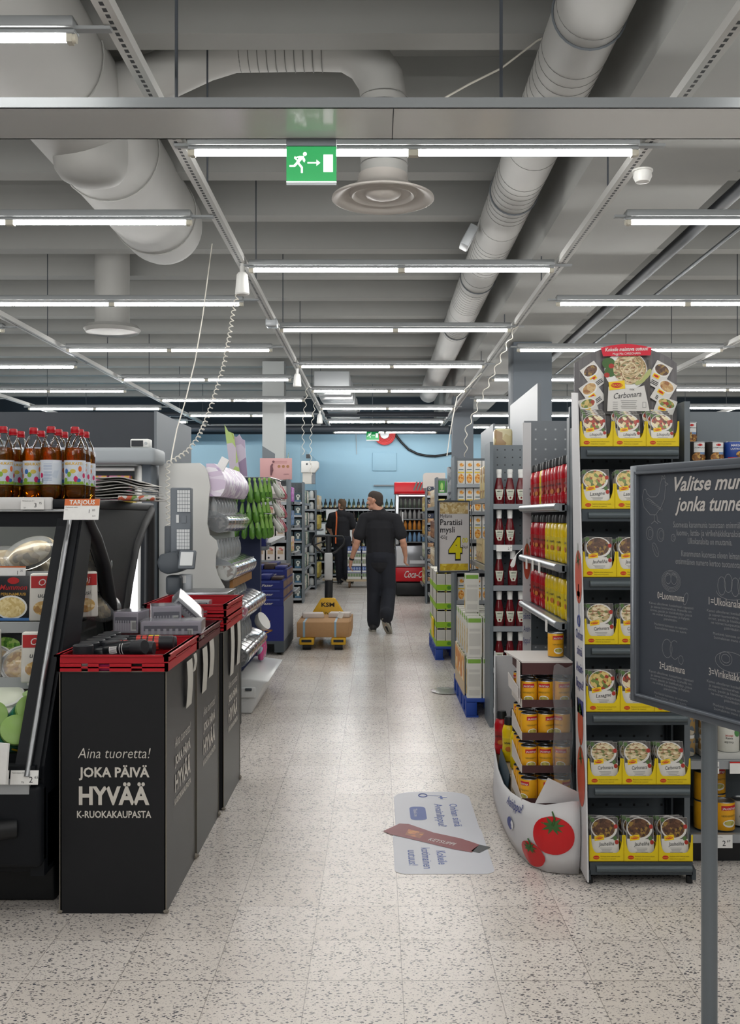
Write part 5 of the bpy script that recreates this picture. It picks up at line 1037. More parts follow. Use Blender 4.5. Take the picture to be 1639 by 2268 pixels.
# pallets with cartons
palb = mat('pallet_blue', (26,64,150), .5)
def pallet(label, loc, w_, d):
    r = root('blue_pallet', label, 'pallet', loc); MB().box(0,w_,0,d,.11,.14).obj('deck', palb, r, bevel=.004)
    for x in (0,w_/2-.04,w_-.08):
        for y in (0,d/2-.05,d-.1): MB().box(x,x+.08,y,y+.1,.012,.11).obj('foot_block', palb, r, bevel=.006)
    MB().box(0,.09,0,d,0,.014).box(w_-.09,w_,0,d,0,.014).obj('runner', palb, r); return r
pallet('blue display pallet under the near stack of tall porridge boxes', (.655,7.225,0), .4, .57); pallet('second blue pallet farther along under the porridge boxes', (.655,7.80,0), .4, .58)
pw = mat('porridge_white', (222,220,212), .5); pgx = mat('porridge_green', (130,176,70), .5); pgr = mat('print_soft_grey', (203,201,194), .6); prp = speck('porridge_picture',[(220,190,110),(232,216,170),(190,150,80),(206,212,216)],30)
pk = carton('porridge_box', (.105,.075,.295), [pw, pgx, pgr, prp], [('r',0,.27,.095,.03,1),('r',0,.2,.08,.02,2),('r',0,.13,.085,.09,2),('r',0,.04,.08,.04,2),('s',.27,.9,.03,1),('s',.12,.8,.18,3)])
cnt = 0
for lay in range(2):
    for j in range(6):
        for i in range(3):
            cnt += 1
            pk((.715+.115*i+.004*(lay%2), 7.23+.185*j+.01*(lay%2), .14+.297*lay), 'white porridge box, %s from the aisle, %s rank from the front, %s layer' % (ORD[i], ORD[j], ('bottom','top')[lay]), 'porridge boxes on pallets')
pk((.735, 7.60, .14+.297*2), 'single porridge box standing on top of the pallet stack', 'porridge boxes on pallets')
tag(MB().box(-.006,.0,-.4,.4,0,.3,0).box(-.0065,-.006,-.38,.38,.1,.28,1).obj('carton_wall', [kcard, speck('fruit_picture',[(220,160,60),(236,220,190),(200,120,40)],16)], loc=(.652,7.72,.145)), 'brown carton wall with fruit print along the aisle side of the near pallet', 'carton')
pallet('far blue pallet under green banded soup cartons', (.60,10.1,0), .4, .58); pallet('last blue pallet behind it along the aisle', (.60,10.72,0), .4, .58)
tray = carton('green_band_tray', (.38,.56,.187), [mat('tray_ivory',(222,220,206),.5), mat('tray_lime',(150,196,40),.5), mat('tray_leaf',(90,150,40),.5), pgr, ink, mat('tray_band_yellow',(216,196,60),.5)], [('r',0,.03,.38,.06,1),('d',-.06,.03,.02,.02,2)]+[('r',-.14+.093*i,.13,.075,.12,3) for i in range(4)]+[('r',-.187+.093*i,.13,.006,.14,4) for i in range(5)]+[('r',0,.178,.37,.014,5),('s',.03,1,.06,1),('s',.13,.9,.12,3)])
for j in range(2):
    for k in range(4): tray((.80, 10.11+.62*j, .14+.19*k), 'tray of white cartons with lime band, %s from the bottom on the %s far pallet' % (ORD[k], ('nearer','rear')[j]), 'lime band trays')
tag(MB().box(-.01,0,-.03,.25,0,.2).obj('yellow_card', yellow, loc=(.6,10.4,.2)), 'yellow price card on the side of the far carton stack', 'card')
tag(MB().lathe([(.001,.0),(.12,.001),(.13,.006),(.08,.01),(.001,.008)], n=24, sy=1.3).obj('plastic_film', clear('floor_film',gloss=.5,r=.2,alpha=.2), loc=(X(990,8.25),8.3,.002), smooth=60), 'scrap of clear plastic film lying on the floor by the pallet', 'plastic film')

# ================================================================ SAUCE BAY
zs_ = [1.0, 1.255, 1.525]
bay = sidecap('shelf_unit', 'sauce shelf along the aisle with mustard and ketchup squeeze bottles', .82, .42, 4.37, 5.485, 2.0, zs_, 1)
MB().box(.0,.45,.568,.598,0,2.0).obj('end_wall', perfl, bay); MB().box(.01,.41,.56,.568,.76,.97).obj('lower_wall', perfd, bay)
for k, z in enumerate(zs_):
    MB().tube([(-.018,-.55,z-.012),(-.018,.545,z-.012)], .017, 10).obj('ticket_rail', lipm, bay, smooth=50)
for j, (y, z) in enumerate(((5.15,1.232),(4.95,1.232),(4.75,1.232),(4.55,.975))):
    o = MB().box(-.002,.002,-.02,.02,-.035,.02).obj('rail_clip', white, bay); o.location = (-.04, y-4.935, z)
def squeeze(c, nm, lab):
    r = root(nm, 'x', 'squeeze bottle')
    m = MB(); m.lathe([(.028,0),(.036,.006),(.037,.05),(.033,.08),(.036,.12),(.037,.15),(.030,.178),(.019,.186)], n=20, sy=.72); m.obj('bottle_body', mat(nm+'_plastic', c, .2), r, smooth=60)
    MB().lathe([(.026,.184),(.026,.206),(.022,.222),(.001,.223)], n=18, sy=.85).obj('cap', black, r, smooth=40)
    p = MB(); p.lathe([(.0368,.045),(.0342,.08),(.0365,.118)], n=20, sy=.73); p.text('SINAPPI' if c[1] > 100 else 'KETSUPPI',(0,-.0273,.09),UX,UZ,.013,2,off=.02); p.disc((0,-.0275,.065),UX,UZ,.016,.012,16,1)
    p.obj('label', [mat(nm+'_label', lab, .35), mat('label_flame',(190,110,40),.5), ink], r, smooth=60); return Kind(r)
SR, SY = squeeze((176,22,34),'red_sauce_bottle',(150,40,36)), squeeze((226,196,20),'mustard_bottle',(206,186,40))
for k, z in enumerate(zs_):
    for j in range(12):
        for i in range(3):
            y = 5.40-.088*j; x = .868+.078*i
            if k == 2: ky = (j in (3,)) 
            elif k == 1: ky = j > 4
            else: ky = j > 4
            (SY if ky else SR)((x+.004*((j+i)%2), y, z), '%s squeeze bottle, %s from the far end, %s file, %s sauce shelf' % (('red','yellow')[ky], ORD[j], ('aisle side','middle','rear')[i], ('lowest','middle','top')[k]), 'sauce bottles', rz=-PI/2+.2*((j*7+i*3)%5-2))
# white cardboard wraps
wm = mat('promo_white', (206,206,208), .5); txb = mat('promo_text_blue', (54,66,130), .5); tom = mat('tomato_red', (196,24,30), .35, noise=(8,.12)); tomo = mat('tomato_orange',(196,84,60),.5, noise=(8,.12)); stem = mat('tomato_stem', (54,96,44), .5); gold_ = mat('tomato_edge',(206,90,50),.5)
ws = root('promo_side_board', 'white cardboard side board with tomatoes and blue writing beside the packet rack', 'cardboard board')
A, B, C_, D2 = V((.835,3.92,.0)), V((.832,4.11,.03)), V((.835,4.235,2.0)), V((.835,4.13,1.99))
m = MB(); m.prism([(3.915,.02),(4.11,.03),(4.24,2.0),(4.125,1.985),(4.0,1.0)], lambda u,v,a:(a,u,v), .835, .841); m.obj('board', wm, ws)
p = MB(); nx = .8335
def onb(t, z): return V((nx, 4.105+.13*z/2.0*1.0-t, z))    # t: distance from the far edge towards the camera
def tomato_on(mb, c, ux, uy, rx, ry, m0, m1, n=28):
    c, ux, uy = V(c), V(ux), V(uy); nrm = ux.cross(uy)
    mb.disc(c, ux, uy, rx, ry, n, m0)
    for a in (10, 60, 100, 150, 200, 280, 330):
        t = math.radians(a); d = (ux*math.cos(t)+uy*math.sin(t)*.6); q = c+uy*ry*.62+nrm*.0012; e = q+ux*(rx*.62*math.cos(t))+uy*(ry*.4*math.sin(t)); s = nrm.cross(d).normalized()*rx*.09
        mb.poly([q-s, q+s, e], m1) if False else mb.poly([q+s, q-s, e], m1)
    q = c+uy*ry*.62+nrm*.0014; mb.poly([q-ux*rx*.05, q+ux*rx*.07, q+ux*rx*.0+uy*ry*.62, q-ux*rx*.1+uy*ry*.66], m1)
uyb = V((0,.065,1)).normalized()
for z, h, tt in ((1.22,.11,.10),(.62,.085,.10),(.41,.12,.10),(.30,.0,.1)):
    if h: tomato_on(p, onb(tt, z), (0,-1,0), uyb, h*.62, h, 0, 1)
for i, (t, z) in enumerate((('Onhan',.965),('siinä',.90),('Avain-',.83),('lippu?',.765))): p.text(t, onb(.10, z), (0,-1,0), uyb, .055, 2, width=.14 if i != 1 else .1, off=.01)
p.lines([onb(.10,1.06), onb(.10,1.15)], .007, (-1,0,0), 2); p.lines([onb(.125,1.15), onb(.07,1.15)], .02, (-1,0,0), 2); p.lines([onb(.10,1.13), onb(.10,1.19)], .016, (-1,0,0), 2)
p.tube([onb(.10+.02*math.cos(a), 1.04+.024*math.sin(a)) for a in [i*PI/6 for i in range(12)]], .003, 4, 2, closed=True)
p.rect(onb(.10,.64+.05), (0,-1,0), uyb, .12, .06, 2); p.disc(onb(.05,.66+.03), (0,-1,0), uyb, .018, .03, 14, 3)
p.obj('board_print', [tomo, stem, txb, paper], ws)
w2b = root('promo_side_board', 'narrow white cardboard board at the far end of the sauce shelf', 'cardboard board'); MB().box(.812,.858,5.487,5.4935,.02,1.99).obj('board', wm, w2b)
p = MB()
for i, (t, z) in enumerate((('Onhan',.965),('siinä',.90),('Avain-',.83),('lippu?',.765))): p.text(t, (.835,5.486,z), UX, UZ, .05, 0, width=.040)
p.rect((.835,5.486,.66),UX,UZ,.03,.06,0); tomato_on(p,(.835,5.4862,1.22),UX,UZ,.020,.1,1,2); p.obj('board_print',[txb,tomo,stem],w2b)
# tomato bin
tb = root('tomato_bin', 'curved white cardboard bin printed with two tomatoes', 'display bin')
n = 26; path = []
# footprint from far left along the aisle to the near right
fp = [(.645,5.47),(.62,5.28),(.605,5.1),(.597,4.85),(.597,4.62),(.604,4.42),(.622,4.26),(.652,4.14),(.70,4.075),(.755,4.055),(.80,4.05),(.829,4.05)]
zt = [.72,.42,.27,.225,.215,.235,.255,.268,.278,.292,.30,.30]
lean = [(.02,0),(.02,0),(-.0,0),(-.012,0),(-.02,0),(-.03,-.0),(-.035,-.012),(-.03,-.02),(-.02,-.025),(-.005,-.03),(0,-.03),(0,-.03)]
m = MB(); vs = []
lv_ = (0,.25,.5,.75,1)
for (x, y), z, (lx, ly) in zip(fp, zt, lean):
    for t in lv_: vs.append((x+lx*math.sin(t*PI*.9), y+ly*math.sin(t*PI*.9), .005+z*t))
k = len(lv_); m.add(vs, [(i*k+j, (i+1)*k+j, (i+1)*k+j+1, i*k+j+1) for i in range(len(fp)-1) for j in range(k-1)])
o = m.obj('front_wall', wm, tb, smooth=60); o.modifiers.new('thickness','SOLIDIFY').thickness = .006
MB().box(.65,.98,5.465,5.475,0,.70).obj('far_wall', wm, tb); MB().box(.66,.83,4.16,5.46,.0,.03).obj('bin_floor', wm, tb)
fl = MB(); fl.prism([(-.09,.0),(.12,.0),(.12,.03),(-.04,.11)], lambda u,v,a:(u,a,v), 0, .004); fl.obj('open_flap', wm, tb, loc=(.745,4.085,.285), rot=(.15,0,.05))
p = MB()
_rp = [(V(q), V(l), h) for q, l, h in zip(fp, lean, zt)][::-1]
def surf(s, z, off=.004):
    """point on the outside of the bin wall, s metres along it from its right end"""
    d = s
    for (a, la, ha), (b_, lb, hb) in zip(_rp[:-1], _rp[1:]):
        L_ = (b_-a).length
        if d <= L_ or b_ is _rp[-1][0]: break
        d -= L_
    t = d/L_; q = a.lerp(b_, t); l = la.lerp(lb, t); h = ha+(hb-ha)*t; k_ = math.sin(min(1, z/h)*PI*.9); dr = (b_-a).normalized(); nn = V((dr.y, -dr.x))
    if nn.y > 0 and nn.x > 0: nn = -nn
    nn = V((-abs(nn.x), -abs(nn.y))); return V((q.x+l.x*k_+nn.x*off, q.y+l.y*k_+nn.y*off, z))
def curved_tomato(s0, z0_, rx, ry):
    n_ = 32; rings = 6; vs = [surf(s0, z0_)]
    for rr_ in range(1, rings+1):
        for a in range(n_):
            t = 2*PI*a/n_; bulge = 1+.05*math.cos(2*t)-.03*math.cos(4*t); vs.append(surf(s0-rx*rr_/rings*math.cos(t)*bulge, z0_+ry*rr_/rings*math.sin(t)))
    p.add(vs, [(0,1+a,1+(a+1)%n_) for a in range(n_)]+[(1+(r_-1)*n_+a,1+r_*n_+a,1+r_*n_+(a+1)%n_,1+(r_-1)*n_+(a+1)%n_) for r_ in range(1,rings) for a in range(n_)], 0)
    zc_ = z0_+ry*.55; q = lambda ds, dz, o_=.006: surf(s0-ds, zc_+dz, o_)
    for a in (-40, 5, 50, 125, 170, 215, 250, 295):
        t = math.radians(a); c_, s_ = math.cos(t), math.sin(t)
        for f0, f1, w0, w1 in ((0,.5,.07,.075),(.5,1,.075,.0)):
            L0, L1 = rx*.58*f0, rx*.58*f1; H0, H1 = ry*.5*f0, ry*.5*f1; p.poly([q(L0*c_-w0*rx*s_, H0*s_+w0*ry*c_), q(L1*c_-w1*rx*s_, H1*s_+w1*ry*c_), q(L1*c_+w1*rx*s_, H1*s_-w1*ry*c_), q(L0*c_+w0*rx*s_, H0*s_-w0*ry*c_)], 1)
    p.tube([q(0,0), q(.006,ry*.35), q(-.004,ry*.7)], [.006,.004,.003], 6, 1)
curved_tomato(.100, .165, .074, .078); curved_tomato(.196, .066, .066, .054)
p.obj('tomato_print', [tom, stem], tb, smooth=60)
p = MB(); p.text('Avainlippu?', (0,0,0), UX, UZ, .05, 0, 'R', off=.012)
p.disc((-.12,0,-.065), UX, UZ, .05, .026, 20, 0, 3); p.disc((-.085,0,-.065), UX, UZ, .02, .019, 20, 1, 3)
def bend(v): q = surf(.262-v[0], .215+v[2]+.10*v[0], .005); return (q.x, q.y, q.z)
p.v = [bend(v) for v in p.v]; p.obj('bin_print', [txb, paper], tb)
# soup cans
def soup(nm, r_, h, big=False):
    r = root(nm, 'x', 'tin can'); m = MB(); m.lathe([(r_*.96,0),(r_,.003),(r_,h-.003),(r_*.96,h),(r_*.9,h-.002),(r_*.88,h-.006),(.001,h-.006)], n=24, ms=[1,0,1,1,1,1]); m.obj('can_body', [mat('can_yellow',(228,166,30),.35), steel], r, smooth=40)
    p = MB(); n_ = 10
    def patch(a0, a1, z0, z1, mi, o_=.0005):
        vs = [((r_+o_)*math.sin(a0+(a1-a0)*k/n_), -(r_+o_)*math.cos(a0+(a1-a0)*k/n_), z) for k in range(n_+1) for z in (z0+(.02*h)*k/n_, z1+(.02*h)*k/n_)]
        p.add(vs, [(2*k,2*k+2,2*k+3,2*k+1) for k in range(n_)], mi)
    def wrap(k0, o_=.0014):
        for i in range(k0, len(p.v)):
            x, y, z = p.v[i]; rr = r_+o_; p.v[i] = (rr*math.sin(x/rr), -rr*math.cos(x/rr), z)
    patch(-.75,.75,h*.72,h*.88,0); k0 = len(p.v); p.text('JALOSTAJA',(0,0,h*.755),UX,UZ,h*.1,1,width=r_*1.35,off=.02); p.text('HERNEKEITTO',(0,0,h*.5),UX,UZ,h*.09,2,width=r_*1.5); wrap(k0)
    k0 = len(p.v); p.disc((0,0,h*.27),UX,UZ,r_*.62,h*.13,22,3,4); wrap(k0,.0010); k0 = len(p.v); p.disc((0,0,h*.285),UX,UZ,r_*.52,h*.085,20,4,4); wrap(k0,.0016)
    patch(1.9,3.6,h*.15,h*.85,5); p.obj('can_label', [red, white, mat('soup_green_text',(90,90,40),.5), paper, speck('soup_print',[(170,160,70),(150,140,60),(190,180,90)],60), mat('can_pale_yellow',(236,200,90),.4)], r, smooth=50); return Kind(r)
SP = soup('soup_can', .036, .108); trm = mat('tray_brown', (74,44,44), .7)
base = .235
tr_top = None
for k in range(4):
    z = base+.140*k
    t = root('can_tray', 'brown cardboard tray, %s from the bottom of the can stack in the tomato bin' % ORD[k], 'tray', (.728,4.22,z)); 
    MB().box(-.106,.106,0,.30,0,.004).obj('tray_bottom', trm, t); MB().box(-.107,.107,-.003,0,0,.032).box(-.107,.107,.30,.303,0,.032).box(.104,.107,0,.3,0,.032).obj('tray_wall', trm, t)
    MB().prism([(0,0),(.30,0),(.30,.075),(.25,.07),(.03,.034),(0,.034)],lambda u,v,a:(a,u,v),-.110,-.107).obj('tray_side', mat('tray_side_card',(196,190,182),.7), t)
    for j in range(4):
        for i in range(3):
            if j > 1 and i > 0 and k < 3: continue
            SP((.728+.0715*(i-1), 4.26+.0745*j, z+.0055), 'yellow soup can, %s from the aisle, %s from the front, %s tier in the bin' % (ORD[i], ORD[j], ORD[k]), 'soup cans in the tomato bin', rz=(-.9,.15,.35,-.2,.6,-.4)[(i*2+k+j) % 6], scale=.97)
tt = root('top_tray', 'white topped brown tray lid covering the can stack', 'tray', (.728,4.22,base+.56)); MB().box(-.107,.107,-.004,.30,.0,.05).obj('lid_band', trm, tt); MB().prism([(-.108,-.004),(.108,-.004),(.108,.34),(-.14,.34)], lambda u,v,a:(u,v,a), .05, .056).obj('lid_top', mat('lid_white',(205,200,196),.6), tt)
MB().prism([(0,0),(.3,0),(.32,.06),(0,.045)],lambda u,v,a:(a,u,v-.1),-.125,-.122).obj('lid_flap', mat('lid_white'), tt)
MB().box(-.118,-.115,.0,.09,-.12,.05).obj('side_flap', mat('lid_white'), tt)
wrp = MB(); nn_ = 14
wrp.add([(.752+.08*i/7+.004*math.sin(i*2+j), 4.208-.008*abs(math.sin(i*1.7+j*1.3)), .25+.045*j+.01*math.sin(i)) for j in range(nn_) for i in range(8)], [(j*8+i,j*8+i+1,(j+1)*8+i+1,(j+1)*8+i) for j in range(nn_-1) for i in range(7)])
tag(wrp.obj('stretch_wrap', clear('wrap_film',gloss=.3,r=.14,alpha=.16), smooth=80), 'torn stretch film over the last column of soup cans', 'plastic wrap')
SP((.79,4.36,.853), 'single soup can standing on top of the stack near the side board', None, rz=.2)
for i in range(3):
    (SR if i == 0 else SY)((.645+.02*i, 5.10-.15*i, .245), ('red sauce bottle standing at the back of the tomato bin','yellow mustard bottle in the tomato bin','second yellow mustard bottle in the tomato bin nearest the cans')[i], 'bottles in the tomato bin', rz=-.3)
    (SR if i == 0 else SY)((.725+.02*i, 5.16-.15*i, .245), ('second red sauce bottle deep in the tomato bin','mustard bottle deep in the tomato bin','rear mustard bottle deep in the tomato bin')[i], 'bottles in the tomato bin', rz=.2)
tag(MB().box(.63,.83,4.62,5.3,.035,.242).obj('inner_carton', kcard, bevel=.004), 'brown inner carton carrying the sauce bottles in the tomato bin', 'carton')
tag(MB().obox((.618,4.80,.235),(.004,.36,.10),(.1,.12,0)).obj('dark_carton_edge', mat('teal_card',(40,62,74),.6)), 'dark teal carton edge inside the tomato bin wall', 'carton')
# ================================================================ PACKET RACK (end of the first shelf)
zl = [Z(y,d) for y, d in ((1908,3.95),(1738,3.98),(1577,4.01),(1428,4.04),(1279,4.07),(1128,4.10),(990,4.13))]
dl = [3.95,3.98,4.01,4.04,4.07,4.10,4.13]
pr_ = root('packet_rack', 'grey end rack holding yellow trays of seasoning packets', 'shelf unit', (1.055,4.3,0))
rack = mat('rack_grey', (66,74,80), .45, .2); rackd = perf_mat('rack_panel', (92,101,108), (30,33,37), .06)
MB().box(-.21,.21,.02,.05,.08,1.95).obj('back_panel', rackd, pr_)
for s in (-1,1):
    m = MB(); m.prism([(-.36,.02),(-.30,.02),(-.04,.06),(.05,.06),(.05,1.9),(-.01,1.9),(-.01,.14),(-.36,.06)], lambda u,v,a:(a,u,v), s*.21-.008, s*.21+.008); m.obj('upright', rack, pr_)
    MB().cyl((s*.2,-.33,0),(s*.2,-.33,.03),.014,10).obj('foot', black, pr_)
    MB().box(s*.212-.004,s*.212+.004,-.06,.03,.12,1.85).obj('side_strip', rack, pr_)
for z, d in zip(zl, dl):
    m = MB().box(-.205,.205,d-4.3,.02,z-.022,z-.004,0).box(-.205,.205,d-4.31,d-4.295,z-.05,z+.0,0); m.tube([(-.18,d-4.312,z-.025),(.2,d-4.312,z-.025)],.014,8,1); m.obj('shelf', [rack, mat('ticket_strip',(76,86,91),.25)], pr_, smooth=50)
sidep = MB().box(.220,.226,-.03,.05,.1,1.9); sidep.obj('side_wall', mat('rack_side',(80,88,94),.5), pr_)
cs_ = MB().box(-.0,.13,-.26,-.258,zl[4]-.075,zl[4]-.015); o = cs_.obj('ticket_sleeve', clear('sleeve',gloss=.3,alpha=.15), pr_)
# trays and packets
ty = mat('tray_yellow', (222,196,14), .45); lred = mat('logo_red', (196,36,30), .45); brn = mat('tray_ink', (120,96,20), .6)
def ptray():
    r = root('packet_tray', 'x', 'packet tray'); w, d = .0675, .13
    pts = [(-w,0),(w,0),(w,.105),(w*.95,.105)]
    for a in range(0, 91, 15): t = math.radians(a); pts.append((w*.92-w*.34*(1-math.cos(t)), .103-.069*math.sin(t)))
    q = [(-x, z) for x, z in reversed(pts[2:])]
    m = MB(); m.prism(pts+q, lambda u,v,a:(u,a,v), 0, .0022); m.obj('tray_front', ty, r)
    MB().box(-w,w,d-.002,d,0,.06).box(-w,w,0,d,0,.002).obj('tray_bottom', ty, r)
    for s in (-1,1): m = MB(); m.prism([(0,0),(d,0),(d,.06),(.03,.06),(0,.105)], lambda u,v,a:(a,u,v), s*w-.001, s*w+.001); m.obj('tray_side', ty, r)
    p = MB(); p.disc((-w+.026,-.0012,.016),UX,UZ,.0125,.0075,20,0); p.text('MAGGI',(-w+.026,-.0018,.0135),UX,UZ,.006,1); p.text('Maukasta arkea hetkessä kotiin',(.014,-.0012,.018),UX,UZ,.0065,2,width=.078); p.text('helposti ja nopeasti',(.006,-.0012,.009),UX,UZ,.006,2,width=.06)
    p.obj('tray_print', [lred, ty, brn], r); return Kind(r)
wood_p = speck('pack_wood', [(78,74,72),(96,90,86),(66,64,62)], 30, stretch=(3,1,.4)); packw = mat('packet_white', (216,214,210), .28)
foods = {'Lihapulla': speck('food_meatball',[(92,54,44),(120,72,56),(216,196,150),(170,70,56),(226,214,180),(110,130,70)],75,r=.3),
 'Lasagne': speck('food_lasagne',[(190,160,90),(120,140,70),(160,60,44),(214,190,120),(96,110,60)],75,r=.3),
 'Jauheliha': speck('food_mince',[(84,58,44),(110,78,56),(70,50,40),(150,120,60),(96,66,48)],110,r=.3),
 'Carbonara': speck('food_pasta',[(206,188,148),(188,166,124),(222,208,176),(150,110,80),(110,120,70)],75,r=.3,stretch=(1,1,2.2))}
def packet(nm):
    m = MB(); w, h = .054, .155
    m.prism([(-w,0),(w,0),(w*1.01,h*.5),(w,h),(-w,h),(-w*1.01,h*.5)], lambda u,v,a:(u,a,v), -.002, .003, 1)
    y = -.0024
    m.rect((0,y,h*.73),UX,UZ,2*w*.99,h*.53,0)                       # dark wood upper half
    m.poly([(-w,y-.0002,.0),(w,y-.0002,.0),(w*.97,y-.0002,h*.40),(w*.6,y-.0002,h*.46),(-w*.75,y-.0002,h*.47),(-w*.98,y-.0002,h*.3)],1)
    m.disc((-.002,y-.0004,h*.72),UX,UZ,w*.97,h*.275,28,1); m.disc((-.004,y-.0007,h*.735),UX,UZ,w*.86,h*.24,26,2)
    for i, (a, b_) in enumerate(((.04,.075),(.046,.06),(-.047,.145),(.045,.12))): m.disc((a,y-.0009,b_),UX,UZ,.008,.009,10,5 if i%2 else 6)
    m.add([(-w*.78,y-.0012,h*.41),(-w*.06,y-.0012,h*.45),(-w*.08,y-.0012,h*.57),(-w*.80,y-.0012,h*.53)],[(0,1,2,3)],3)
    m.disc((-w*.43,y-.0015,h*.49),(1,0,.1),UZ,w*.29,h*.036,18,4); m.text('MAGGI',(-w*.43,y-.0018,h*.478),(1,0,.1),UZ,.0085,3,off=.01)
    m.text(nm,(.004,y-.0012,h*.30),(1,0,.06),UZ,.021,7,shear=.2,width=.062)
    for k in range(5): m.rect((.002+.002*(k%2),y-.0012,h*(.24-.035*k)),UX,UZ,.05-.008*(k%3),.0016,8)
    o = m.obj('seasoning_packet', [wood_p, packw, foods[nm], mat('logo_yellow',(236,200,20),.4), lred, mat('tomato_bit',(170,50,40),.4), mat('leaf_bit',(80,110,60),.4), ink, mat('fine_print',(150,150,148),.6)]); tag(o, 'x', 'seasoning packet'); return Kind(o)
PT = ptray(); PK = {k: packet(k) for k in foods}
kinds = ['Jauheliha','Carbonara','Lasagne','Carbonara','Jauheliha','Lasagne','Lihapulla']
desc = {'Lihapulla':'meatball','Lasagne':'lasagne','Jauheliha':'minced meat','Carbonara':'pasta'}
pos = ('first','second','third')
for k in range(7):
    for i in range(3):
        x = .918+.138*i; y = dl[k]-.005; z = zl[k]+.002
        nm = 'Lihapulla' if (k == 2 and i == 1) else kinds[k]
        PT((x, y, z), 'yellow packet tray, %s from the white side board on the %s shelf' % (pos[i], LV[k]), 'yellow packet trays')
        n = 4 if k != 0 else 5
        for j in range(n):
            a = .12+.12*j if k not in (0,1) else .22+.16*j
            if k == 6: a = .2+.06*j
            dz = .004 if k != 6 else .0+.012*j
            PK[nm]((x+.003*math.sin(j*3+i+k), y+.014+.022*j, z+.006+dz), '%s seasoning packet, %s in the %s tray on the %s shelf' % (desc[nm], ORD[j], pos[i], LV[k]), 'seasoning packets', rot=(-a, .03*math.sin(j+k*2+i), .04*math.sin(j*2+i+k)), scale=.87 if k == 6 else None)
# header standee
D = 4.262; hs_ = root('header_standee', 'round topped cardboard header with a pasta plate and a red banner', 'header board', (1.055,D,0))
top = []
x0, x1 = X(1272,D)-1.055, X(1499,D)-1.055; zb = Z(975,D); zs = Z(800,D)
for k in range(13):
    t = k/12; top.append((x1+(x0-x1)*t, Z(805,D)+(Z(764,D)-Z(805,D))*math.sin(PI*t)**.8))
m = MB(); m.prism([(x0,zb),(x1,zb)]+top, lambda u,v,a:(u,a,v), 0, .006); m.obj('board', speck('board_wood',[(104,102,104),(112,110,112),(96,94,97)],16,stretch=(4,1,.25)), hs_)
def hx(px): return X(px,D)-1.055
def hz(py): return Z(py,D)
p = MB(); y = -.0015
def sachet(cx, cy, ang, w, h, food, s=1):
    global y; y -= .0022
    c, sn = math.cos(ang), math.sin(ang); ux = V((c,0,sn)); uz = V((-sn,0,c)); o_ = V((hx(cx),y,hz(cy)))
    p.rect(o_, ux, uz, w, h, 0); p.disc(o_+uz*h*.22+V((0,-.0006,0)), ux, uz, w*.5, h*.25, 20, 1); p.disc(o_+uz*h*.24+V((0,-.0010,0)), ux, uz, w*.42, h*.2, 20, food)
    p.rect(o_+ux*w*-.12-uz*h*.08+V((0,-.0012,0)), ux, uz, w*.4, h*.16, 3); p.disc(o_+ux*w*-.12-uz*h*.08+V((0,-.0015,0)), ux, uz, w*.16, h*.045, 14, 4)
    for k in range(3): p.rect(o_-uz*h*(.28+.06*k)+V((0,-.0012,0)), ux, uz, w*.5, .003, 8)
sachet(1315,832,.62,.075,.105,5); sachet(1312,872,.62,.075,.105,6); sachet(1304,905,.3,.075,.09,7)
sachet(1458,832,-.5,.075,.11,5); sachet(1468,868,-.55,.075,.105,6); sachet(1470,905,-.35,.085,.09,7)
xc = hx(1387)
y = -.0155
p.rect((xc,y,hz(858)),UX,UZ,.198,.235,9)
y = -.0165; p.disc((hx(1384),y,hz(822)),UX,UZ,.092,.085,36,1)
for i_, (a,b_,r_,mi) in enumerate(((1346,806,.028,10),(1350,824,.026,10),(1352,812,.012,11),(1342,832,.012,11))): p.disc((hx(a),y-.0004-.0003*i_,hz(b_)),UX,UZ,r_,r_*.9,16,mi)
p.disc((hx(1392),y-.0008,hz(818)),UX,UZ,.07,.068,32,2)
rnd = random.Random(3)
for i in range(26):
    a0 = rnd.uniform(0,6.28); rr_ = rnd.uniform(.012,.055); cx_, cz_ = hx(1392)+rnd.uniform(-.02,.02), hz(818)+rnd.uniform(-.02,.02)
    pts = [(cx_+rr_*math.cos(a0+.25*k), y-.002-.0001*i, cz_+rr_*.9*math.sin(a0+.25*k)) for k in range(10)]; p.lines(pts, .0045, (0,-1,0), 12+(i%3))
for i_, (a,b_,an) in enumerate(((1424,838,.7),(1432,830,1.0),(1416,846,.5))): p.disc((hx(a),y-.0026-.0003*i_,hz(b_)),(math.cos(an),0,math.sin(an)),(-math.sin(an),0,math.cos(an)),.026,.010,16,15)
y = -.0215; p.poly([(hx(1342),y,hz(912)),(hx(1436),y,hz(912)),(hx(1424),y,hz(855)),(hx(1400),y,hz(862)),(hx(1345),y,hz(858))],0)
p.add([(hx(1347),y-.0016,hz(866)),(hx(1382),y-.0016,hz(862)),(hx(1380),y-.0016,hz(844)),(hx(1345),y-.0016,hz(848))],[(0,1,2,3)],3); p.disc((hx(1363),y-.002,hz(855)),UX,UZ,.025,.011,22,4); p.text('MAGGI',(hx(1363),y-.0024,hz(857.5)),UX,UZ,.014,3)
p.text('mix',(hx(1397),y-.001,hz(866)),UX,UZ,.014,8); p.text('Carbonara',(hx(1387),y-.001,hz(882)),(1,0,.09),UZ,.034,8,shear=.25,width=.118)
for k in range(5): p.rect((hx(1390),y-.001,hz(889+4*k)),UX,UZ,.07-.006*(k%3),.0022,16); p.rect((hx(1360),y-.001,hz(892+4.5*k)),UX,UZ,.022,.002,16)
p.rect((hx(1424),y-.001,hz(898)),UX,UZ,.016,.024,16); p.rect((hx(1424),y-.0014,hz(898)),UX,UZ,.012,.02,0)
y = -.0225; arc = [(hx(1328+i*11.2), hz(772-8*math.sin(PI*i/10))) for i in range(11)]
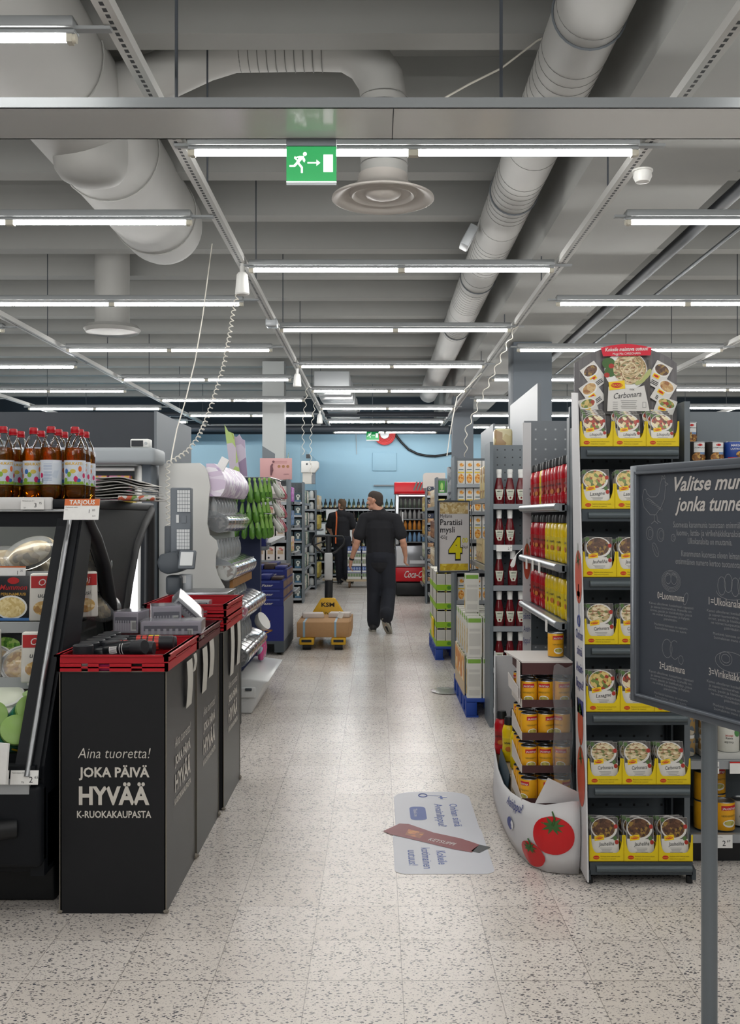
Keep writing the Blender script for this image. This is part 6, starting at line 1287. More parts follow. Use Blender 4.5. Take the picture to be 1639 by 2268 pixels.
p.poly([(hx(1333),y-.001,hz(791)),(hx(1438),y-.001,hz(789))]+[(a,y-.001,b_) for a,b_ in reversed(arc)],17)
p.text('Kokeile maistuva uutuus!',(hx(1385),y-.002,hz(779)),(1,0,.03),UZ,.022,18,shear=.2,width=.185,off=.02); p.text('Maggi Mix CARBONARA',(hx(1385),y-.002,hz(787.5)),(1,0,.03),UZ,.014,18,width=.12)
p.obj('board_print', [packw, paper, foods['Carbonara'], mat('logo_yellow'), lred, foods['Jauheliha'], speck('food_nut',[(190,150,100),(160,110,70),(210,180,130)],80), foods['Lasagne'], ink, wood_p, mat('basil',(70,104,56),.5), mat('tomato_bit'), mat('pasta_a',(226,210,174),.4), mat('pasta_b',(204,182,140),.4), mat('pasta_c',(178,150,110),.4), mat('cucumber',(176,182,120),.5), mat('fine_print'), mat('banner_red',(206,24,52),.45), white], hs_)
# ================================================================ SHELVES FACING US AT THE RIGHT
rs_ = endcap('shelf_unit', 'wide grey shelf of tins behind the chalkboard sign', 1.31, 2.7, 4.17, .42, 1.955, [.13,.44,1.70], panel=mat('plain_panel',(120,128,134),.5))
MB().box(-.69,.69,.05,.42,0,.095).obj('plinth', black, rs_)
MB().box(-.69,.69,.05,.42,.78,.80).obj('shelf', gm, rs_)
BC = soup('large_soup_can', .0475, .122)
for x, y, z, rz, l in ((X(1602,4.24),4.24,.133,.25,'large yellow soup can alone in front on the lowest shelf behind the sign pole'),(X(1582,4.36),4.36,.257,.1,'yellow soup can stacked on another at the back of the lowest shelf'),(X(1582,4.36),4.36,.133,.1,'yellow soup can carrying the stacked one on the lowest shelf'),(X(1562,4.25),4.25,.133,1.2,'large yellow soup can half hidden by the sign pole'),(X(1562,4.25),4.25,.257,1.2,'yellow soup can stacked behind the sign pole')): BC((x,y,z), l, 'large soup cans', rz=rz)
def wcan(nm, c, pr):
    r = root(nm, 'x', 'tin can'); MB().lathe([(.045,0),(.047,.003),(.047,.107),(.045,.11),(.042,.104),(.001,.104)], n=24, ms=[1,0,1,1,1]).obj('can_body', [mat(nm+'_paper', c, .4), steel], r, smooth=40)
    p = MB(); k0 = 0
    for q in pr:
        if q[0]=='d': p.disc((q[1],0,q[2]),UX,UZ,q[3],q[4],20,q[5],3)
        elif q[0]=='r': 
            for s in range(8): p.rect((q[1]-q[3]/2+q[3]*(s+.5)/8,0,q[2]),UX,UZ,q[3]/8,q[4],q[5])
        else: p.text(q[1],(q[2],0,q[3]),UX,UZ,q[4],q[5],off=.01)
    nl = {}
    for i,(x,y,z) in enumerate(p.v): rr=.0478; p.v[i]=(rr*math.sin(x/rr),-rr*math.cos(x/rr),z)
    p.obj('can_label',[mat(nm+'_c0',(80,140,80),.4), lred, ink, speck(nm+'_food',[(150,100,50),(196,140,70),(110,70,40),(210,170,90)],80), mat(nm+'_c4',(120,150,190),.4), paper], r); return Kind(r)
WC = wcan('white_can', (214,214,206), [('d',.03,.085,.018,.018,0),('t','Jalostaja',-.01,.07,.010,1),('t','Kasvis',-.01,.058,.012,2),('t','KEITTO',-.01,.04,.011,2)])
for x, y, z, l in ((X(1612,4.26),4.26,.462,'white tin can with green emblem in the front tray of the second shelf'),(X(1612,4.26)+.1,4.26,.462,'white tin can next to it at the frame edge'),(X(1600,4.4),4.42,.58,'white tin can stacked at the back of the second shelf'),(X(1652,4.26),4.30,.133,'white tin can on the lowest shelf at the frame edge')): WC((x,y,z), l, 'white cans')
for i,(x,l) in enumerate(((1.345,'left file of small jars behind the sign pole'),(1.42,'small jar beside the sign pole'))):
    for k in range(2): tag(MB().lathe([(.028,0),(.03,.005),(.03,.07),(.026,.075),(.027,.09),(.001,.09)],n=18,ms=[0,0,0,1,1]).obj('small_jar',[speck('jar_mix',[(150,120,70),(190,180,160),(90,100,110)],50), white],loc=(x,4.27,.44+.092*k),smooth=40),'%s, %s of two' % (l,('lower','upper')[k]),'jar')
tag(MB().box(-.1,.14,0,.2,0,.022).obj('white_tray', mat('tray_white_card',(206,206,202),.6), loc=(X(1612,4.2),4.195,.44)), 'low white card tray under the white tin cans', 'tray')
DC = wcan('dark_can', (52,48,46), [('r',.0,.08,.062,.05,5),('d',0,.092,.014,.006,1),('t','CHAMPIGNON',0,.075,.010,2),('d',0,.03,.042,.026,3),('r',.015,.05,.03,.012,4)])
for x, y, z, l in ((X(1541,4.32),4.32,1.70,'dark mushroom tin in front on the top shelf beside the yellow trays'),(X(1582,4.32),4.32,1.70,'second dark mushroom tin on the top shelf'),(X(1526,4.42),4.44,1.81,'dark mushroom tin stacked higher on the top shelf'),(X(1526,4.42),4.44,1.70,'dark mushroom tin under the stacked one'),(1.40,4.50,1.70,'dark mushroom tin tucked at the back behind the packet rack')): DC((x,y,z+(.002 if z > 1.75 else .0)-(.015 if z > 1.75 else 0)), l, 'mushroom tins', rz=.15, scale=.86)
bc_ = wcan('blue_can', (34,70,150), [('r',0,.015,.085,.03,1),('t','MAKSA',-.0,.085,.016,5),('t','LAATIKKO',.0,.068,.012,5),('d',.02,.045,.022,.016,3),('t','Jalostaja',.0,.01,.012,5)]); bc_((X(1624,4.32),4.32,1.70), 'blue and red tin on the top shelf at the frame edge', None, scale=.86); bc_((X(1624,4.32)+.085,4.32,1.70), 'second blue and red tin just past the frame edge', None, scale=.86)
tagcard('price_tag','white price tag reading 0.88 on the second shelf behind the sign pole',(X(1590,4.15)-.02,4.150,.415),.05,.05,[('0',-.0,-.012,.022,'L'),('88',.013,-.002,.011,'L')])
tagcard('price_tag','white price tag with red edge at the frame edge of the second shelf',(X(1640,4.15),4.150,.415),.09,.05,[],band=('',.006),mats=[paper,ink,lred,white])
tagcard('price_tag','white price tag reading 2.69 on the lowest shelf behind the sign pole',(X(1592,4.15),4.150,.105),.115,.055,[('2',.015,-.018,.032,'L'),('69',.034,-.003,.015,'L'),('Jalostaja hernekeitto 435 g',-.05,.017,.006,'L'),('1/1',-.03,-.018,.01,'L')])
# ================================================================ CHALKBOARD SIGN
D0 = 2.95; sg = root('chalkboard_sign', 'grey framed dark information board with white chalk style text on a pole', 'sign stand', (X(1403,D0), D0, 0))
ang = math.atan2(-.933,.359); sg.rotation_euler = (0,0,ang)
bz0, bz1 = Z(1550,D0), Z(1033,D0); bw = .62; hgt = bz1-bz0
al = mat('sign_aluminium', (104,110,118), .4, .3); slate = mat('slate_board', (62,68,78), .55, noise=(40,.06)); chalk = mat('chalk_text', (196,192,188), .8); chalkd = mat('chalk_dim', (138,140,144), .8)
MB().box(.02,bw-.02,-.004,.012,bz0+.02,bz1-.02).obj('board', slate, sg)
fm = MB()
for a in ((0,.030,bz0,bz1),(bw-.030,bw,bz0,bz1),(.030,bw-.030,bz0,bz0+.022),(.030,bw-.030,bz1-.022,bz1)): fm.box(a[0],a[1],-.012,.016,a[2],a[3])
for a in ((.026,.034,bz0+.018,bz1-.018),(bw-.034,bw-.026,bz0+.018,bz1-.018),(.026,bw-.026,bz0+.018,bz0+.026),(.026,bw-.026,bz1-.026,bz1-.018)): fm.box(a[0],a[1],-.017,.0,a[2],a[3])
fm.obj('frame', al, sg, bevel=.002)
t = MB(); yy = -.0048
def tl(s, x, f, size, mi=0, al_='C', width=None, shear=0, off=.0): t.text(s,(x,yy,bz1-f*hgt),UX,UZ,size,mi,al_,shear,off,width=width)
tl('Valitse muna,',.197,.112,.056,0,'L',.31,.35,.02); tl('jonka tunnet',.20,.192,.056,0,'L',.29,.35,.02)
for s_, f, wd in (('Suomessa kananmunia tuotetaan enimmäkseen',.258,.30),('luomu-, lattia- ja virikehäkkikanaloissa.',.29,.27),('Ulkokanaloita on muutamia.',.322,.175),('Kananmunan kuoressa olevan leiman',.372,.23),('ensimmäinen numero kertoo tuotantotavan.',.404,.28)): tl(s_,.342,f,.024,1,'C',wd,0,.004)
for s_, x, f, wd in (('0=Luomumuna',.18,.552,.118),('1=Ulkokanalamuna',.425,.55,.17),('2=Lattiamuna',.186,.838,.112),('3=Virikehäkkimuna',.425,.82,.17)): tl(s_,x,f,.029,0,'C',wd,0,.004)
for (x, f) in ((.18,.578),(.43,.578),(.18,.862),(.43,.848)):
    for k in range(7):
        s_ = ('Kanat ulkoilevat kesäaikaan vapaasti','ja saavat luomurehua. Kanoilla on','orret, pesät ja hiekkakylpy, jossa','ne voivat kuopsuttaa ja kylpeä','päivittäin.','Merkintä leimassa on numero','Suomalainen muna on tuore.')[k]
        tl(s_,x,f+.0145*k+(.012 if k>4 else 0),.010,1,'C',.0054*len(s_))
def ring_(x, f, rx, rz_, turns=1, w=.0012, mi=1, a0=0, n=22, arc=2*PI, tilt=0):
    c = (x, yy, bz1-f*hgt); pts = [(c[0]+rx*math.cos(a0+arc*i/n)*math.cos(tilt)-rz_*math.sin(a0+arc*i/n)*math.sin(tilt), yy, c[2]+rx*math.cos(a0+arc*i/n)*math.sin(tilt)+rz_*math.sin(a0+arc*i/n)*math.cos(tilt)) for i in range(n+1)]; t.lines(pts, w, (0,-1,0), mi)
def pl_(pts, w=.0014, mi=1): t.lines([(.05+(x-.062)*1.0,yy,bz1-(.045+(f-.06)*.93)*hgt) for x,f in pts], w, (0,-1,0), mi)
pl_([(.07,.12),(.062,.155),(.07,.20),(.10,.235),(.125,.235),(.15,.20),(.165,.165),(.168,.13),(.172,.10),(.166,.075),(.152,.078),(.146,.10),(.14,.14),(.125,.155),(.10,.155),(.085,.14),(.078,.12),(.07,.12)]); pl_([(.166,.09),(.182,.102),(.168,.108)]); pl_([(.152,.078),(.154,.062),(.16,.072),(.166,.06),(.168,.075)]); pl_([(.118,.236),(.12,.262),(.105,.275)]); pl_([(.12,.262),(.135,.274)]); pl_([(.13,.234),(.134,.262),(.148,.27)])
for k in range(9): pl_([(.078+.008*k,.165+.006*k),(.092+.008*k,.16+.006*k),(.105+.006*k,.172+.006*k)],.0009)
for x, f in ((.085,.285),(.135,.29),(.192,.30)): ring_(x,f,.016 if x<.18 else .009,.019 if x<.18 else .010); ring_(x+.003,f,.010 if x<.18 else .005,.012 if x<.18 else .005,w=.0008)
ring_(.112,.352,.010,.022,tilt=.5); t.lines([(.102,yy,bz1-.335*hgt),(.12,yy,bz1-.368*hgt)],.0008,(0,-1,0),1)
for k in range(4): ring_(.182,.475,.042-.004*k,.030-.004*k,w=.001,a0=k)
for dx in (-.013,.013): ring_(.182+dx,.466,.013,.015)
for dx, dz in ((-.035,0),(-.01,-.012),(.016,0),(.04,-.006)): ring_(.425+dx,.475+dz,.015,.024)
ring_(.425,.495,.055,.02,a0=PI,arc=PI); ring_(.245,.54,.008,.018,tilt=-.4)
ring_(.165,.75,.022,.026); ring_(.198,.75,.020,.026,a0=1,arc=4.5); ring_(.225,.785,.010,.012); ring_(.405,.745,.024,.018); ring_(.405,.745,.016,.011); ring_(.425,.755,.06,.026,a0=.4,arc=5)
t.obj('chalk_lettering', [chalk, chalkd], sg)
pm_ = MB(); pm_.cyl((.30,.03,.02),(.30,.03,bz0+.3),.0215,20); pm_.obj('pole', mat('pole_grey',(112,120,126),.35,.4), sg, smooth=50)
MB().lathe([(.16,0),(.16,.008),(.03,.02),(.028,.04)],(.30,.03,0),28).obj('foot_plate', al, sg, smooth=40); MB().box(.25,.35,.012,.04,bz0+.05,bz0+.2).obj('mount_plate', al, sg)
# ================================================================ FLOOR STICKER
fs = root('floor_sticker', 'white floor sticker with blue writing and a sauce bottle picture', 'floor sticker', (0,0,.0012))
sf = mat('sticker_film', (198,200,208), .4); sb = mat('sticker_blue', (86,104,166), .5); sred = mat('sticker_red', (128,46,52), .45); sdk = mat('sticker_cap', (60,64,66), .5)
def rr(x0,x1,y0,y1,r,n=6):
    o = []
    for cx2, cy2, a in ((x1-r,y1-r,0),(x0+r,y1-r,90),(x0+r,y0+r,180),(x1-r,y0+r,270)):
        for k in range(n+1): t_ = math.radians(a+90*k/n); o.append((cx2+r*math.cos(t_), cy2+r*math.sin(t_)))
    return o
m = MB(); m.poly([(a,b_,0) for a,b_ in rr(.075,.49,4.06,4.68,.05)]); m.poly([(a,b_,-.0001) for a,b_ in rr(.09,.485,4.5,5.27,.11)]); m.obj('sticker_sheet', sf, fs)
p = MB(); RX_, UP_ = (0,-1,0), (1,0,0); z0 = .0006
for s_, x, ya, yb in (('Onhan siinä',.37,5.05,4.68),('Avainlippu?',.295,5.05,4.68),('Kokeile',.262,4.34,4.17),('kotimainen',.197,4.38,4.12),('uutuus!',.137,4.35,4.16)): p.text(s_,(x,(ya+yb)/2,z0),RX_,UP_,.056,0,'C',off=.012,width=ya-yb)
p.poly([(a,b_,z0) for a,b_ in rr(.165,.245,4.78,5.0,.03)],0); p.text('Tässä on',(.185,4.90,z0+.0004),RX_,UP_,.026,1,width=.13)
p.tube([(.243+.022*math.cos(a),5.20+.03*math.sin(a),z0) for a in [i*PI/7 for i in range(14)]],.003,4,0,closed=True); p.lines([(.265,5.20,z0),(.34,5.19,z0)],.006,UZ,0); p.rect((.345,5.16,z0),UX,UY,.045,.05,1); p.rect((.345,5.16,z0+.0003),UX,UY,.045,.014,0); p.rect((.338,5.16,z0+.0004),UX,UY,.012,.05,0)
def fp_(px, py): D_ = F*H/(py-VY); return (X(px,D_), D_, z0+.0008)
p.poly([fp_(*q) for q in ((848,1842),(885,1825),(905,1826),(960,1845),(1020,1858),(1045,1866),(1062,1872),(1045,1889),(1005,1882),(955,1870),(900,1857),(868,1850))],2)
p.poly([fp_(*q) for q in ((1062,1872),(1087,1877),(1062,1890),(1043,1886))],3)
q = [fp_(*a) for a in ((905,1838),(940,1846),(930,1858),(897,1850))]; p.add([V(a)+V((0,0,.0004)) for a in q],[(0,1,2,3)],4)
c0 = V(fp_(975,1868))+V((0,0,.0004)); d_ = (V(fp_(1000,1862))-V(fp_(950,1852))).normalized(); p.text('KETSUPPI', c0, d_, V((-d_.y,d_.x,0)), .05, 1, width=.13)
p.obj('sticker_print', [sb, paper, sred, sdk, speck('sticker_fries',[(200,130,60),(150,80,50),(190,110,60)],40)], fs)
# ================================================================ PALLET JACK
jy = mat('jack_yellow', (206,160,30), .45, noise=(9,.12)); pj = root('pallet_jack', 'yellow hand pallet jack with a black loop handle', 'pallet jack', (X(716,11), 10.85, 0))
for s in (-1,1):
    m = MB(); m.prism([(-.075,.0),(.075,0),(.075,.05),(-.075,.05)], lambda u,v,a:(u+s*.175,a,v+.085), 0.05, 1.25); m.box(s*.175-.08,s*.175+.08,-.02,.10,.06,.13); m.obj('fork', jy, pj, bevel=.01)
    MB().box(s*.175-.055,s*.175+.055,-.0222,-.02,.09,.118).obj('fork_slot', black, pj)
    MB().cyl((s*.175-.045,.06,.042),(s*.175+.045,.06,.042),.042,16).obj('load_wheel', black, pj, smooth=40)
m = MB(); m.prism([(-.27,.16),(.27,.16),(.22,.25),(.085,.47),(-.085,.47),(-.22,.25)], lambda u,v,a:(u,a,v), 1.2, 1.3); m.obj('pump_housing', jy, pj, bevel=.015)
t = MB(); t.text('KSM',(.0,1.197,.37),UX,UZ,.07,0,off=.03,width=.16); t.text('PÄIVÄÄ',(0,1.197,.27),UX,UZ,.05,0,width=.26); t.obj('scribble', mat('marker_ink',(60,52,40),.7), pj)
for s in (-1,1): MB().cyl((s*.09-.03,1.42,.1),(s*.09+.03,1.42,.1),.1,18).obj('steer_wheel', black, pj, smooth=40)
MB().tube([(0,1.35,.42),(.005,1.36,.70)],.05,12).obj('pump_rod', black, pj, smooth=40)
MB().box(-.05,.05,1.3,1.42,.68,1.02).obj('hose_sleeve', mat('sleeve_grey',(170,172,172),.6,noise=(14,.15)), pj, bevel=.02)
MB().tube([(0,1.36,1.0),(0,1.37,1.22)],.035,10).obj('handle_post', black, pj, smooth=40)
MB().tube([(-.17,1.36,1.225),(.17,1.36,1.225),(.195,1.36,1.19),(.185,1.36,1.12),(.09,1.37,1.03),(.03,1.37,1.01),(-.03,1.37,1.01),(-.10,1.37,1.04),(-.185,1.36,1.12),(-.195,1.36,1.19)],.014,10,closed=True).obj('loop_handle', black, pj, smooth=60)
MB().tube([(-.17,1.36,1.12),(0,1.37,1.18)],.01,8).obj('release_lever', black, pj)
bx = root('cardboard_box', 'flat brown cardboard box with two blue straps lying on the jack forks', 'box', (X(717,10.95), 10.90, .136)); MB().box(-.295,.275,0,.9,0,.165).obj('box_body', brown, bx, bevel=.004); MB().prism([(0,0),(.03,.02),(.03,.18),(0,.165)],lambda u,v,a:(.275+u,a,v),.0,.85).obj('side_flap', brown, bx)
for x in (-.215,.13): MB().box(x-.012,x+.012,-.002,.0,0,.166).box(x-.012,x+.012,0,.9,.1655,.167).obj('strap', mat('strap_blue',(140,170,190),.4), bx)
for i,(x,y,rz,l) in enumerate(((-.15,.55,.1,'loose white carton flap on the brown box'),(.16,.6,-.1,'second white carton flap lying on the brown box'))): tag(MB().box(-.12,.12,-.1,.1,0,.05).obj('white_carton', mat('carton_white',(205,196,190),.6), loc=(X(717,10.95)+x,10.9+y,.303), rot=(0,0,rz), bevel=.003), l, 'carton')
tag(MB().box(-.03,.03,-.02,.02,0,.07).obj('white_block', paper, loc=(X(752,11.3),11.35,.303), rot=(0,.3,0)), 'small white block standing up at the corner of the brown box', 'block')
# ================================================================ PEOPLE
def blob(name, caps, material, parent, voxel=.008, smooth=6, push=0):
    """one continuous surface from tapered limbs: (p0, p1, r0, r1[, sx, sy])"""
    m = MB()
    for c in caps:
        p0, p1, r0, r1 = V(c[0]), V(c[1]), c[2], c[3]; fl = c[4] if len(c) > 4 else None
        n = 14; d = p1-p0; L_ = d.length; dn = d.normalized() if L_ > 1e-6 else V((0,0,1)); prof = []
        for k in range(5): t = PI/2*(1-k/4); prof.append((-r0*math.sin(t), r0*math.cos(t)))
        for k in range(1, 6): t = k/6; prof.append((L_*t, r0+(r1-r0)*t))
        for k in range(5): t = PI/2*k/4; prof.append((L_+r1*math.sin(t), r1*math.cos(t)))
        u = V((1,0,0)) if abs(dn.x) < .9 else V((0,1,0)); b_ = dn.cross(u).normalized(); a_ = b_.cross(dn)
        sa, sb_ = fl or (1,1); vs = []
        for h, r_ in prof:
            for k in range(n): t = 2*PI*k/n; vs.append(p0+dn*h+a_*max(r_,1e-4)*math.cos(t)*sa+b_*max(r_,1e-4)*math.sin(t)*sb_)
        N = len(prof); m.add(vs, [(i*n+k, i*n+(k+1)%n, (i+1)*n+(k+1)%n, (i+1)*n+k) for i in range(N-1) for k in range(n)]+[tuple(range(n-1,-1,-1)), tuple(range((N-1)*n, N*n))])
    me = m.mesh(name, material); o = bpy.data.objects.new(name, me); COL.objects.link(o)
    r = o.modifiers.new('r', 'REMESH'); r.mode = 'VOXEL'; r.voxel_size = voxel
    s = o.modifiers.new('s', 'SMOOTH'); s.iterations = smooth; s.factor = .5
    bpy.context.view_layer.update(); me2 = bpy.data.meshes.new_from_object(o.evaluated_get(bpy.context.evaluated_depsgraph_get()))
    o.modifiers.clear(); o.data = me2; me2.polygons.foreach_set('use_smooth', [True]*len(me2.polygons)); me2.name = name
    if not me2.materials: me2.materials.append(material)
    if parent: o.parent = parent
    return o
skin = mat('skin', (196,146,122), .55, noise=(20,.06)); cloth = mat('black_cloth', (28,29,34), .85, noise=(60,.15)); trou = mat('navy_trousers', (30,33,42), .85, noise=(50,.15))
def hand(caps, w, dirn, side, curl=.5, s=1.0, back=(0,1,0)):
    """palm, four unequal bent fingers and a thumb from the side of the palm"""
    w = V(w); d = V(dirn).normalized(); sd = V(side).normalized(); pn = d.cross(sd).normalized()
    pe = w+d*.085*s
    caps.append((w+d*.005, pe, .024*s, .022*s)); caps.append((w+d*.03+sd*.018*s, pe+sd*.022*s, .019*s, .015*s)); caps.append((w+d*.03-sd*.016*s, pe-sd*.022*s, .018*s, .014*s))
    for k, (off, L_) in enumerate(((.030,.070),(.010,.080),(-.010,.074),(-.029,.058))):
        b0 = pe+sd*off*s; d1 = (d*math.cos(curl*.5)+pn*math.sin(curl*.5)); d2 = (d*math.cos(curl*1.4)+pn*math.sin(curl*1.4)); k1 = b0+d1*L_*.5*s; k2 = k1+d2*L_*.5*s
        caps.append((b0-d*.012, k1, .0098*s, .0088*s)); caps.append((k1, k2, .0088*s, .0072*s))
    tb_ = w+d*.025*s+sd*.028*s; t1 = tb_+(d*.6+sd*.75+pn*.3).normalized()*.036*s; caps.append((tb_, t1, .0125*s, .0105*s)); caps.append((t1, t1+(d*.9+sd*.25+pn*.35).normalized()*.03*s, .0105*s, .0085*s))
def head(caps, c, yaw):
    """skull, jaw, nose, ears, brow and lips; yaw turns the face (0 = +y)"""
    c = V(c); R = Matrix.Rotation(yaw, 3, 'Z')
    q = lambda x, y, z: c+R@V((x, y, z))
    caps += [(q(0,-.018,.03), q(0,.02,.035), .078, .075, (1,1)), (q(0,.01,-.01), q(0,.03,-.07), .066, .045), (q(0,.062,-.095), q(0,.066,-.098), .028, .024),
             (q(-.036,.02,-.075), q(0,.06,-.095), .03, .026), (q(.036,.02,-.075), q(0,.06,-.095), .03, .026),
             (q(0,.088,.012), q(0,.112,-.028), .009, .014), (q(-.012,.1,-.032), q(.012,.1,-.032), .009, .009), (q(-.04,.078,.028), q(.04,.078,.028), .014, .014),
             (q(-.018,.088,-.06), q(.018,.088,-.06), .0085, .0085), (q(-.016,.088,-.071), q(.016,.088,-.071), .009, .009), (q(-.045,.062,-.02), q(-.04,.068,-.03), .02, .02), (q(.045,.062,-.02), q(.04,.068,-.03), .02, .02)]
    for s in (-1,1): caps += [(q(s*.08,-.005,.018), q(s*.078,.0,-.028), .015, .010), (q(s*.086,-.015,.02), q(s*.084,-.01,-.015), .009, .007)]
    return q
def person(label, J, loc, scale, yaw_head, hairc, hair_extra, strap=None, watch=False, soleup=True):
    r = root('person', label, 'person', loc); r.scale = (scale,)*3
    P = {k: V(v) for k, v in J.items()}
    cp = []
    q = head(cp, P['head'], yaw_head)
    cp += [(P['neck']-V((0,0,.02)), P['head']+V((0,-.01,-.05)), .058, .056), (P['chest'], P['neck'], .10, .065, (1.3,1)), (P['pelvis'], P['chest'], .115, .12, (1.25,.9))]
    for s in 'LR':
        cp += [(P['chest']+V((0,0,.1)), P[s+'sho'], .07, .06), (P[s+'sho'], P[s+'elb'], .052, .043), (P[s+'elb'], P[s+'wri'], .043, .027), (P[s+'elb'].lerp(P[s+'wri'],.25), P[s+'elb'].lerp(P[s+'wri'],.35), .046, .043)]
        hand(cp, P[s+'wri'], P[s+'han']-P[s+'wri'], (0,1,0) if s == 'L' else (-.1,1,0), .7 if s == 'L' else .9)
        cp += [(P['pelvis'], P[s+'hip'], .1, .085), (P[s+'hip'], P[s+'kne'], .08, .055), (P[s+'kne'], P[s+'ank'], .055, .038), (P[s+'ank'], P[s+'ank'].lerp((P[s+'hee']+P[s+'toe'])/2,.7), .036, .024)]
    blob('body', cp, skin, r, .0075, 4)
    # shirt
    c2 = [(P['pelvis']+V((0,0,-.10)), P['waist'], .150, .150, (1.22,.84)), (P['waist'], P['chest'], .150, .168, (1.22,.82)), (P['chest'], P['chest']+V((0,.0,.12)), .165, .12, (1.25,.86)), (P['chest']+V((-.0,-.01,.14)), P['neck']+V((0,0,-.015)), .11, .072)]
    for s in 'LR': c2 += [(P['chest']+V((0,-.01,.13)), P[s+'sho']+V((0,0,.005)), .10, .075), (P[s+'sho'], P[s+'sho'].lerp(P[s+'elb'], .72), .076, .082)]
    c2 += [(P['neck']+V((-.03,0,-.01)), P['neck']+V((.03,0,-.01)), .066, .066)]
    blob('shirt', c2, cloth, r, .010, 5)
    # trousers
    c3 = [(P['pelvis']+V((-.03,0,-.02)), P['pelvis']+V((.03,0,-.02)), .142, .142, (1,1))]
    for s in 'LR': c3 += [(P[s+'hip']+V((0,0,.02)), P[s+'kne'], .112, .094), (P[s+'kne'], P[s+'ank']+V((0,0,.05)), .094, .088), (P[s+'ank']+V((0,0,.06)), P[s+'ank']+V((0,.01,.02)), .088, .084)]
    blob('trousers', c3, trou, r, .011, 5)
    # shoes
    for s in 'LR':
        a, t = P[s+'ank'], P[s+'toe']; hl = P[s+'hee']; d = (t-hl).normalized(); up = V((0,0,1))-d*d.z
        up = up.normalized(); sd = d.cross(up)
        sh = blob('shoe', [(hl+up*.045+d*.02, hl+up*.045+d*.12, .046, .045), (hl+up*.035+d*.12, t+up*.03-d*.02, .044, .036), (hl+up*.075+d*.03, hl+up*.07+d*.08, .045, .04)], mat('shoe_black',(34,34,38),.6), r, .007, 4)
        sm_ = MB(); n = 20
        out = []
        for k in range(n): tt = 2*PI*k/n; x = .5+.5*math.cos(tt); w_ = .036+.012*math.sin(PI*x) + (.006 if x > .5 else 0); out.append((hl+d*(-.03+.325*x)+sd*w_*math.sin(tt)))
        vs = [p_-up*.004 for p_ in out]+[p_+up*.022 for p_ in out]; sm_.add(vs, [tuple(range(n-1,-1,-1)), tuple(range(n,2*n))]+[(k,(k+1)%n,n+(k+1)%n,n+k) for k in range(n)]); so = sm_.obj('sole', mat('sole_grey',(150,148,138),.7,noise=(40,.2)), sh, smooth=40)
    # hair
    Rm = Matrix.Rotation(yaw_head, 3, 'Z'); hq = lambda x,y,z: P['head']+Rm@V((x,y,z))
    hc = [(hq(0,-.03,.045), hq(0,.02,.062), .080, .073), (hq(0,-.045,.0), hq(0,-.04,.03), .066, .07), (hq(0,.035,.088), hq(0,.052,.084), .026, .02), (hq(-.055,-.01,.04), hq(-.058,.0,.02), .03, .02), (hq(.055,-.01,.04), hq(.058,.0,.02), .03, .02), (hq(0,-.05,-.03), hq(0,-.045,0), .05, .06)]+[(hq(*a), hq(*b_), c_, d_) for a,b_,c_,d_ in hair_extra]
    blob('hair', hc, mat('hair_%d' % hairc[0], hairc, .75, noise=(90,.3)), r, .009, 3)
    for s in (-1,1): eb = MB(); eb.ico(hq(s*.034,.083,.004), .0115, 1, 0); eb.ico(hq(s*.034,.0925,.004), .0055, 1, 1); eb.obj('eye', [white, ink], r, smooth=60)
    if watch:
        wv = (P['Lwri']-P['Lelb']).normalized(); c = P['Lwri']-wv*.02; MB().tube([c-wv*.008, c+wv*.014], .034, 18).obj('wristwatch', black, r, smooth=40)
    if strap: strap(r, P)
    return r
J1 = dict(pelvis=(.05,0,.97), waist=(.05,0,1.12), chest=(.045,.01,1.32), neck=(.03,.02,1.53), head=(-.02,.03,1.665),
    Lsho=(-.155,0,1.44), Lelb=(-.245,-.03,1.15), Lwri=(-.325,.05,.91), Lhan=(-.345,.08,.80), Rsho=(.245,0,1.43), Relb=(.335,-.06,1.16), Rwri=(.372,.05,.96), Rhan=(.365,.09,.86),
    Lhip=(-.03,0,.93), Lkne=(-.03,.04,.50), Lank=(-.035,-.02,.09), Lhee=(-.04,-.08,.006), Ltoe=(-.06,.17,.006), Rhip=(.13,0,.93), Rkne=(.155,.0,.50), Rank=(.125,-.36,.20), Rhee=(.085,-.40,.185), Rtoe=(.155,-.28,.012))
person('person in black polo shirt and dark trousers walking away, face turned to the left', J1, (X(834,12.65), 12.65, 0), 1.0, 1.15, (64,54,48), [], watch=True)
def strap_(r, P):
    m = MB(); pts = [(-.115,.02,1.53),(-.11,-.10,1.50),(-.10,-.15,1.40),(-.105,-.155,1.25),(-.115,-.15,1.12),(-.12,-.145,1.0),(-.12,-.15,.86)]
    for a, b_ in zip(pts[:-1], pts[1:]): m.beam(a, b_, .012, .028, 0, up=(1,0,0))
    m.obj('orange_strap', mat('strap_orange',(214,104,50),.6), r)
J2 = dict(pelvis=(.0,0,.97), waist=(-.01,0,1.12), chest=(-.02,.02,1.32), neck=(-.01,.05,1.53), head=(.0,.08,1.665),
    Lsho=(-.21,0,1.43), Lelb=(-.27,.08,1.17), Lwri=(-.23,.30,1.05), Lhan=(-.18,.40,1.04), Rsho=(.18,.0,1.43), Relb=(.26,.0,1.15), Rwri=(.24,.12,.92), Rhan=(.20,.2,.86),
    Lhip=(-.08,0,.93), Lkne=(-.06,.06,.50), Lank=(-.03,.02,.09), Lhee=(-.05,-.05,.006), Ltoe=(-.05,.2,.006), Rhip=(.09,0,.93), Rkne=(.10,.03,.50), Rank=(.11,-.16,.14), Rhee=(.14,-.2,.12), Rtoe=(.0,-.02,.06))
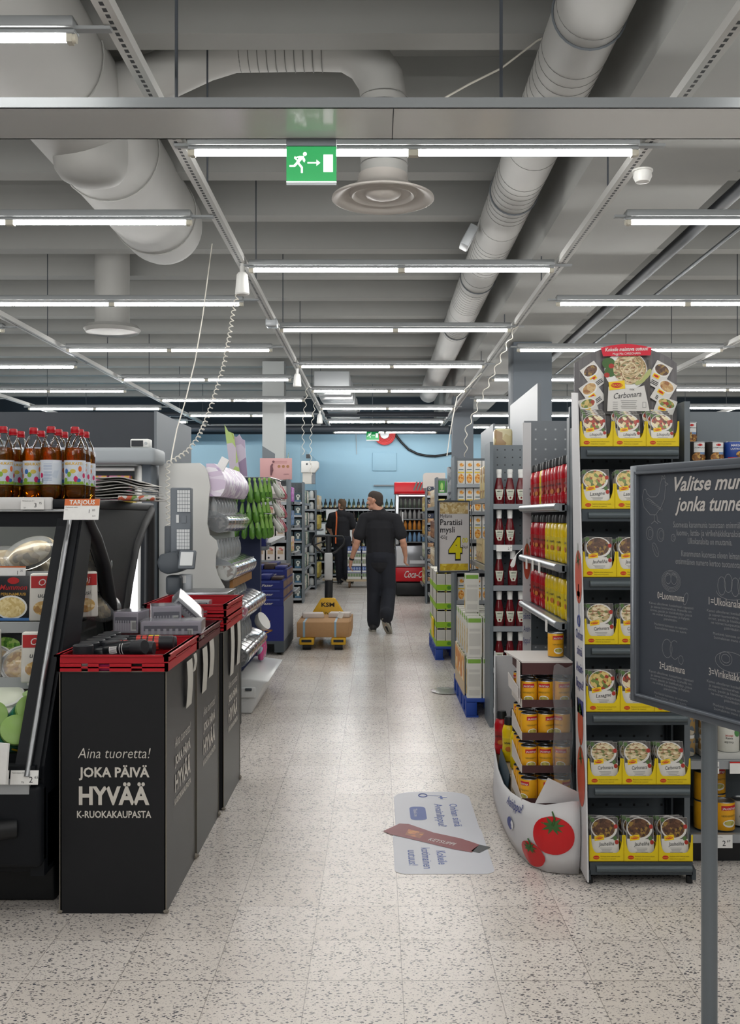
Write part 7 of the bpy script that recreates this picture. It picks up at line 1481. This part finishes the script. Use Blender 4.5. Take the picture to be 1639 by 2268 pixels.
J2['Rhee'] = (.22,-.18,.03); J2['Rtoe'] = (.02,-.06,.10); J2['Rank'] = (.13,-.16,.16)
person('person in dark shirt with an orange strap facing the beer shelf', J2, (X(757,21.3), 21.3, 0), 1.03, 2.9-2.2, (92,74,56), [((-.03,-.04,-.06),(.03,-.04,-.06),.045,.045)], strap=strap_)
# prototypes that were never placed
for k_ in Kind.every:
    if not k_.used:
        for ch_ in list(k_.r.children_recursive)+[k_.r]: bpy.data.objects.remove(ch_)
# prints, trims and fittings belong to the part they sit on
ON = dict(can_print='can_body', tub_print='tub_body', label='bottle_shell bottle_body', neck_band='bottle_body', can_label='can_body', tray_print='tray_front tray_carton', worn_edge='bin_body',
    lettering='bin_body tray_carton', side_lettering='bin_side', chalk_lettering='board', mount_plate='pole', pictogram='sign_plate', chrome_strip='window_frame', arch_gasket='end_panel', spiral_seam='duct_barrel', duct_seam='duct_barrel',
    hose_rib='duct_hose', console_keys='sloping_console', keypad='keypad_column', scale_label='scale_base', post_label='post', fork_slot='fork', load_wheel='fork', scribble='pump_housing', release_lever='handle_post',
    white_script='red_panel', window_print='lower_window', door_handle='glass_door', gold_lettering='front_panel', castor='pallet', poster_print='poster_sheet', board_print='board', tomato_print='front_wall', bin_print='front_wall',
    sticker_print='sticker_sheet', lid_edge='dispenser_shell', front_print='carton pouch', jar_label='jar_body', yellow_sticker='jar_body', carton_print='carton', ad_print='ad_board', drawer_grip='tray_drawer', strap='box_body', display='controller_case', dial='controller_case')
mid_ = lambda o: sum((V(c) for c in o.bound_box), V((0,0,0)))/8
stem_ = lambda o: o.name.split('.')[0]
for r_ in [o for o in bpy.data.objects if o.parent is None and o.children]:
    kids = list(r_.children); left = len(kids)
    for c_ in kids:
        on = ON.get(stem_(c_))
        if not on or left < 3: continue
        hosts = [k for k in kids if stem_(k) in on.split() and k.location.length < 1e-6 and V(k.rotation_euler).length < 1e-6]
        if hosts: c_.parent = min(hosts, key=lambda k: (mid_(k)-mid_(c_)).length); left -= 1
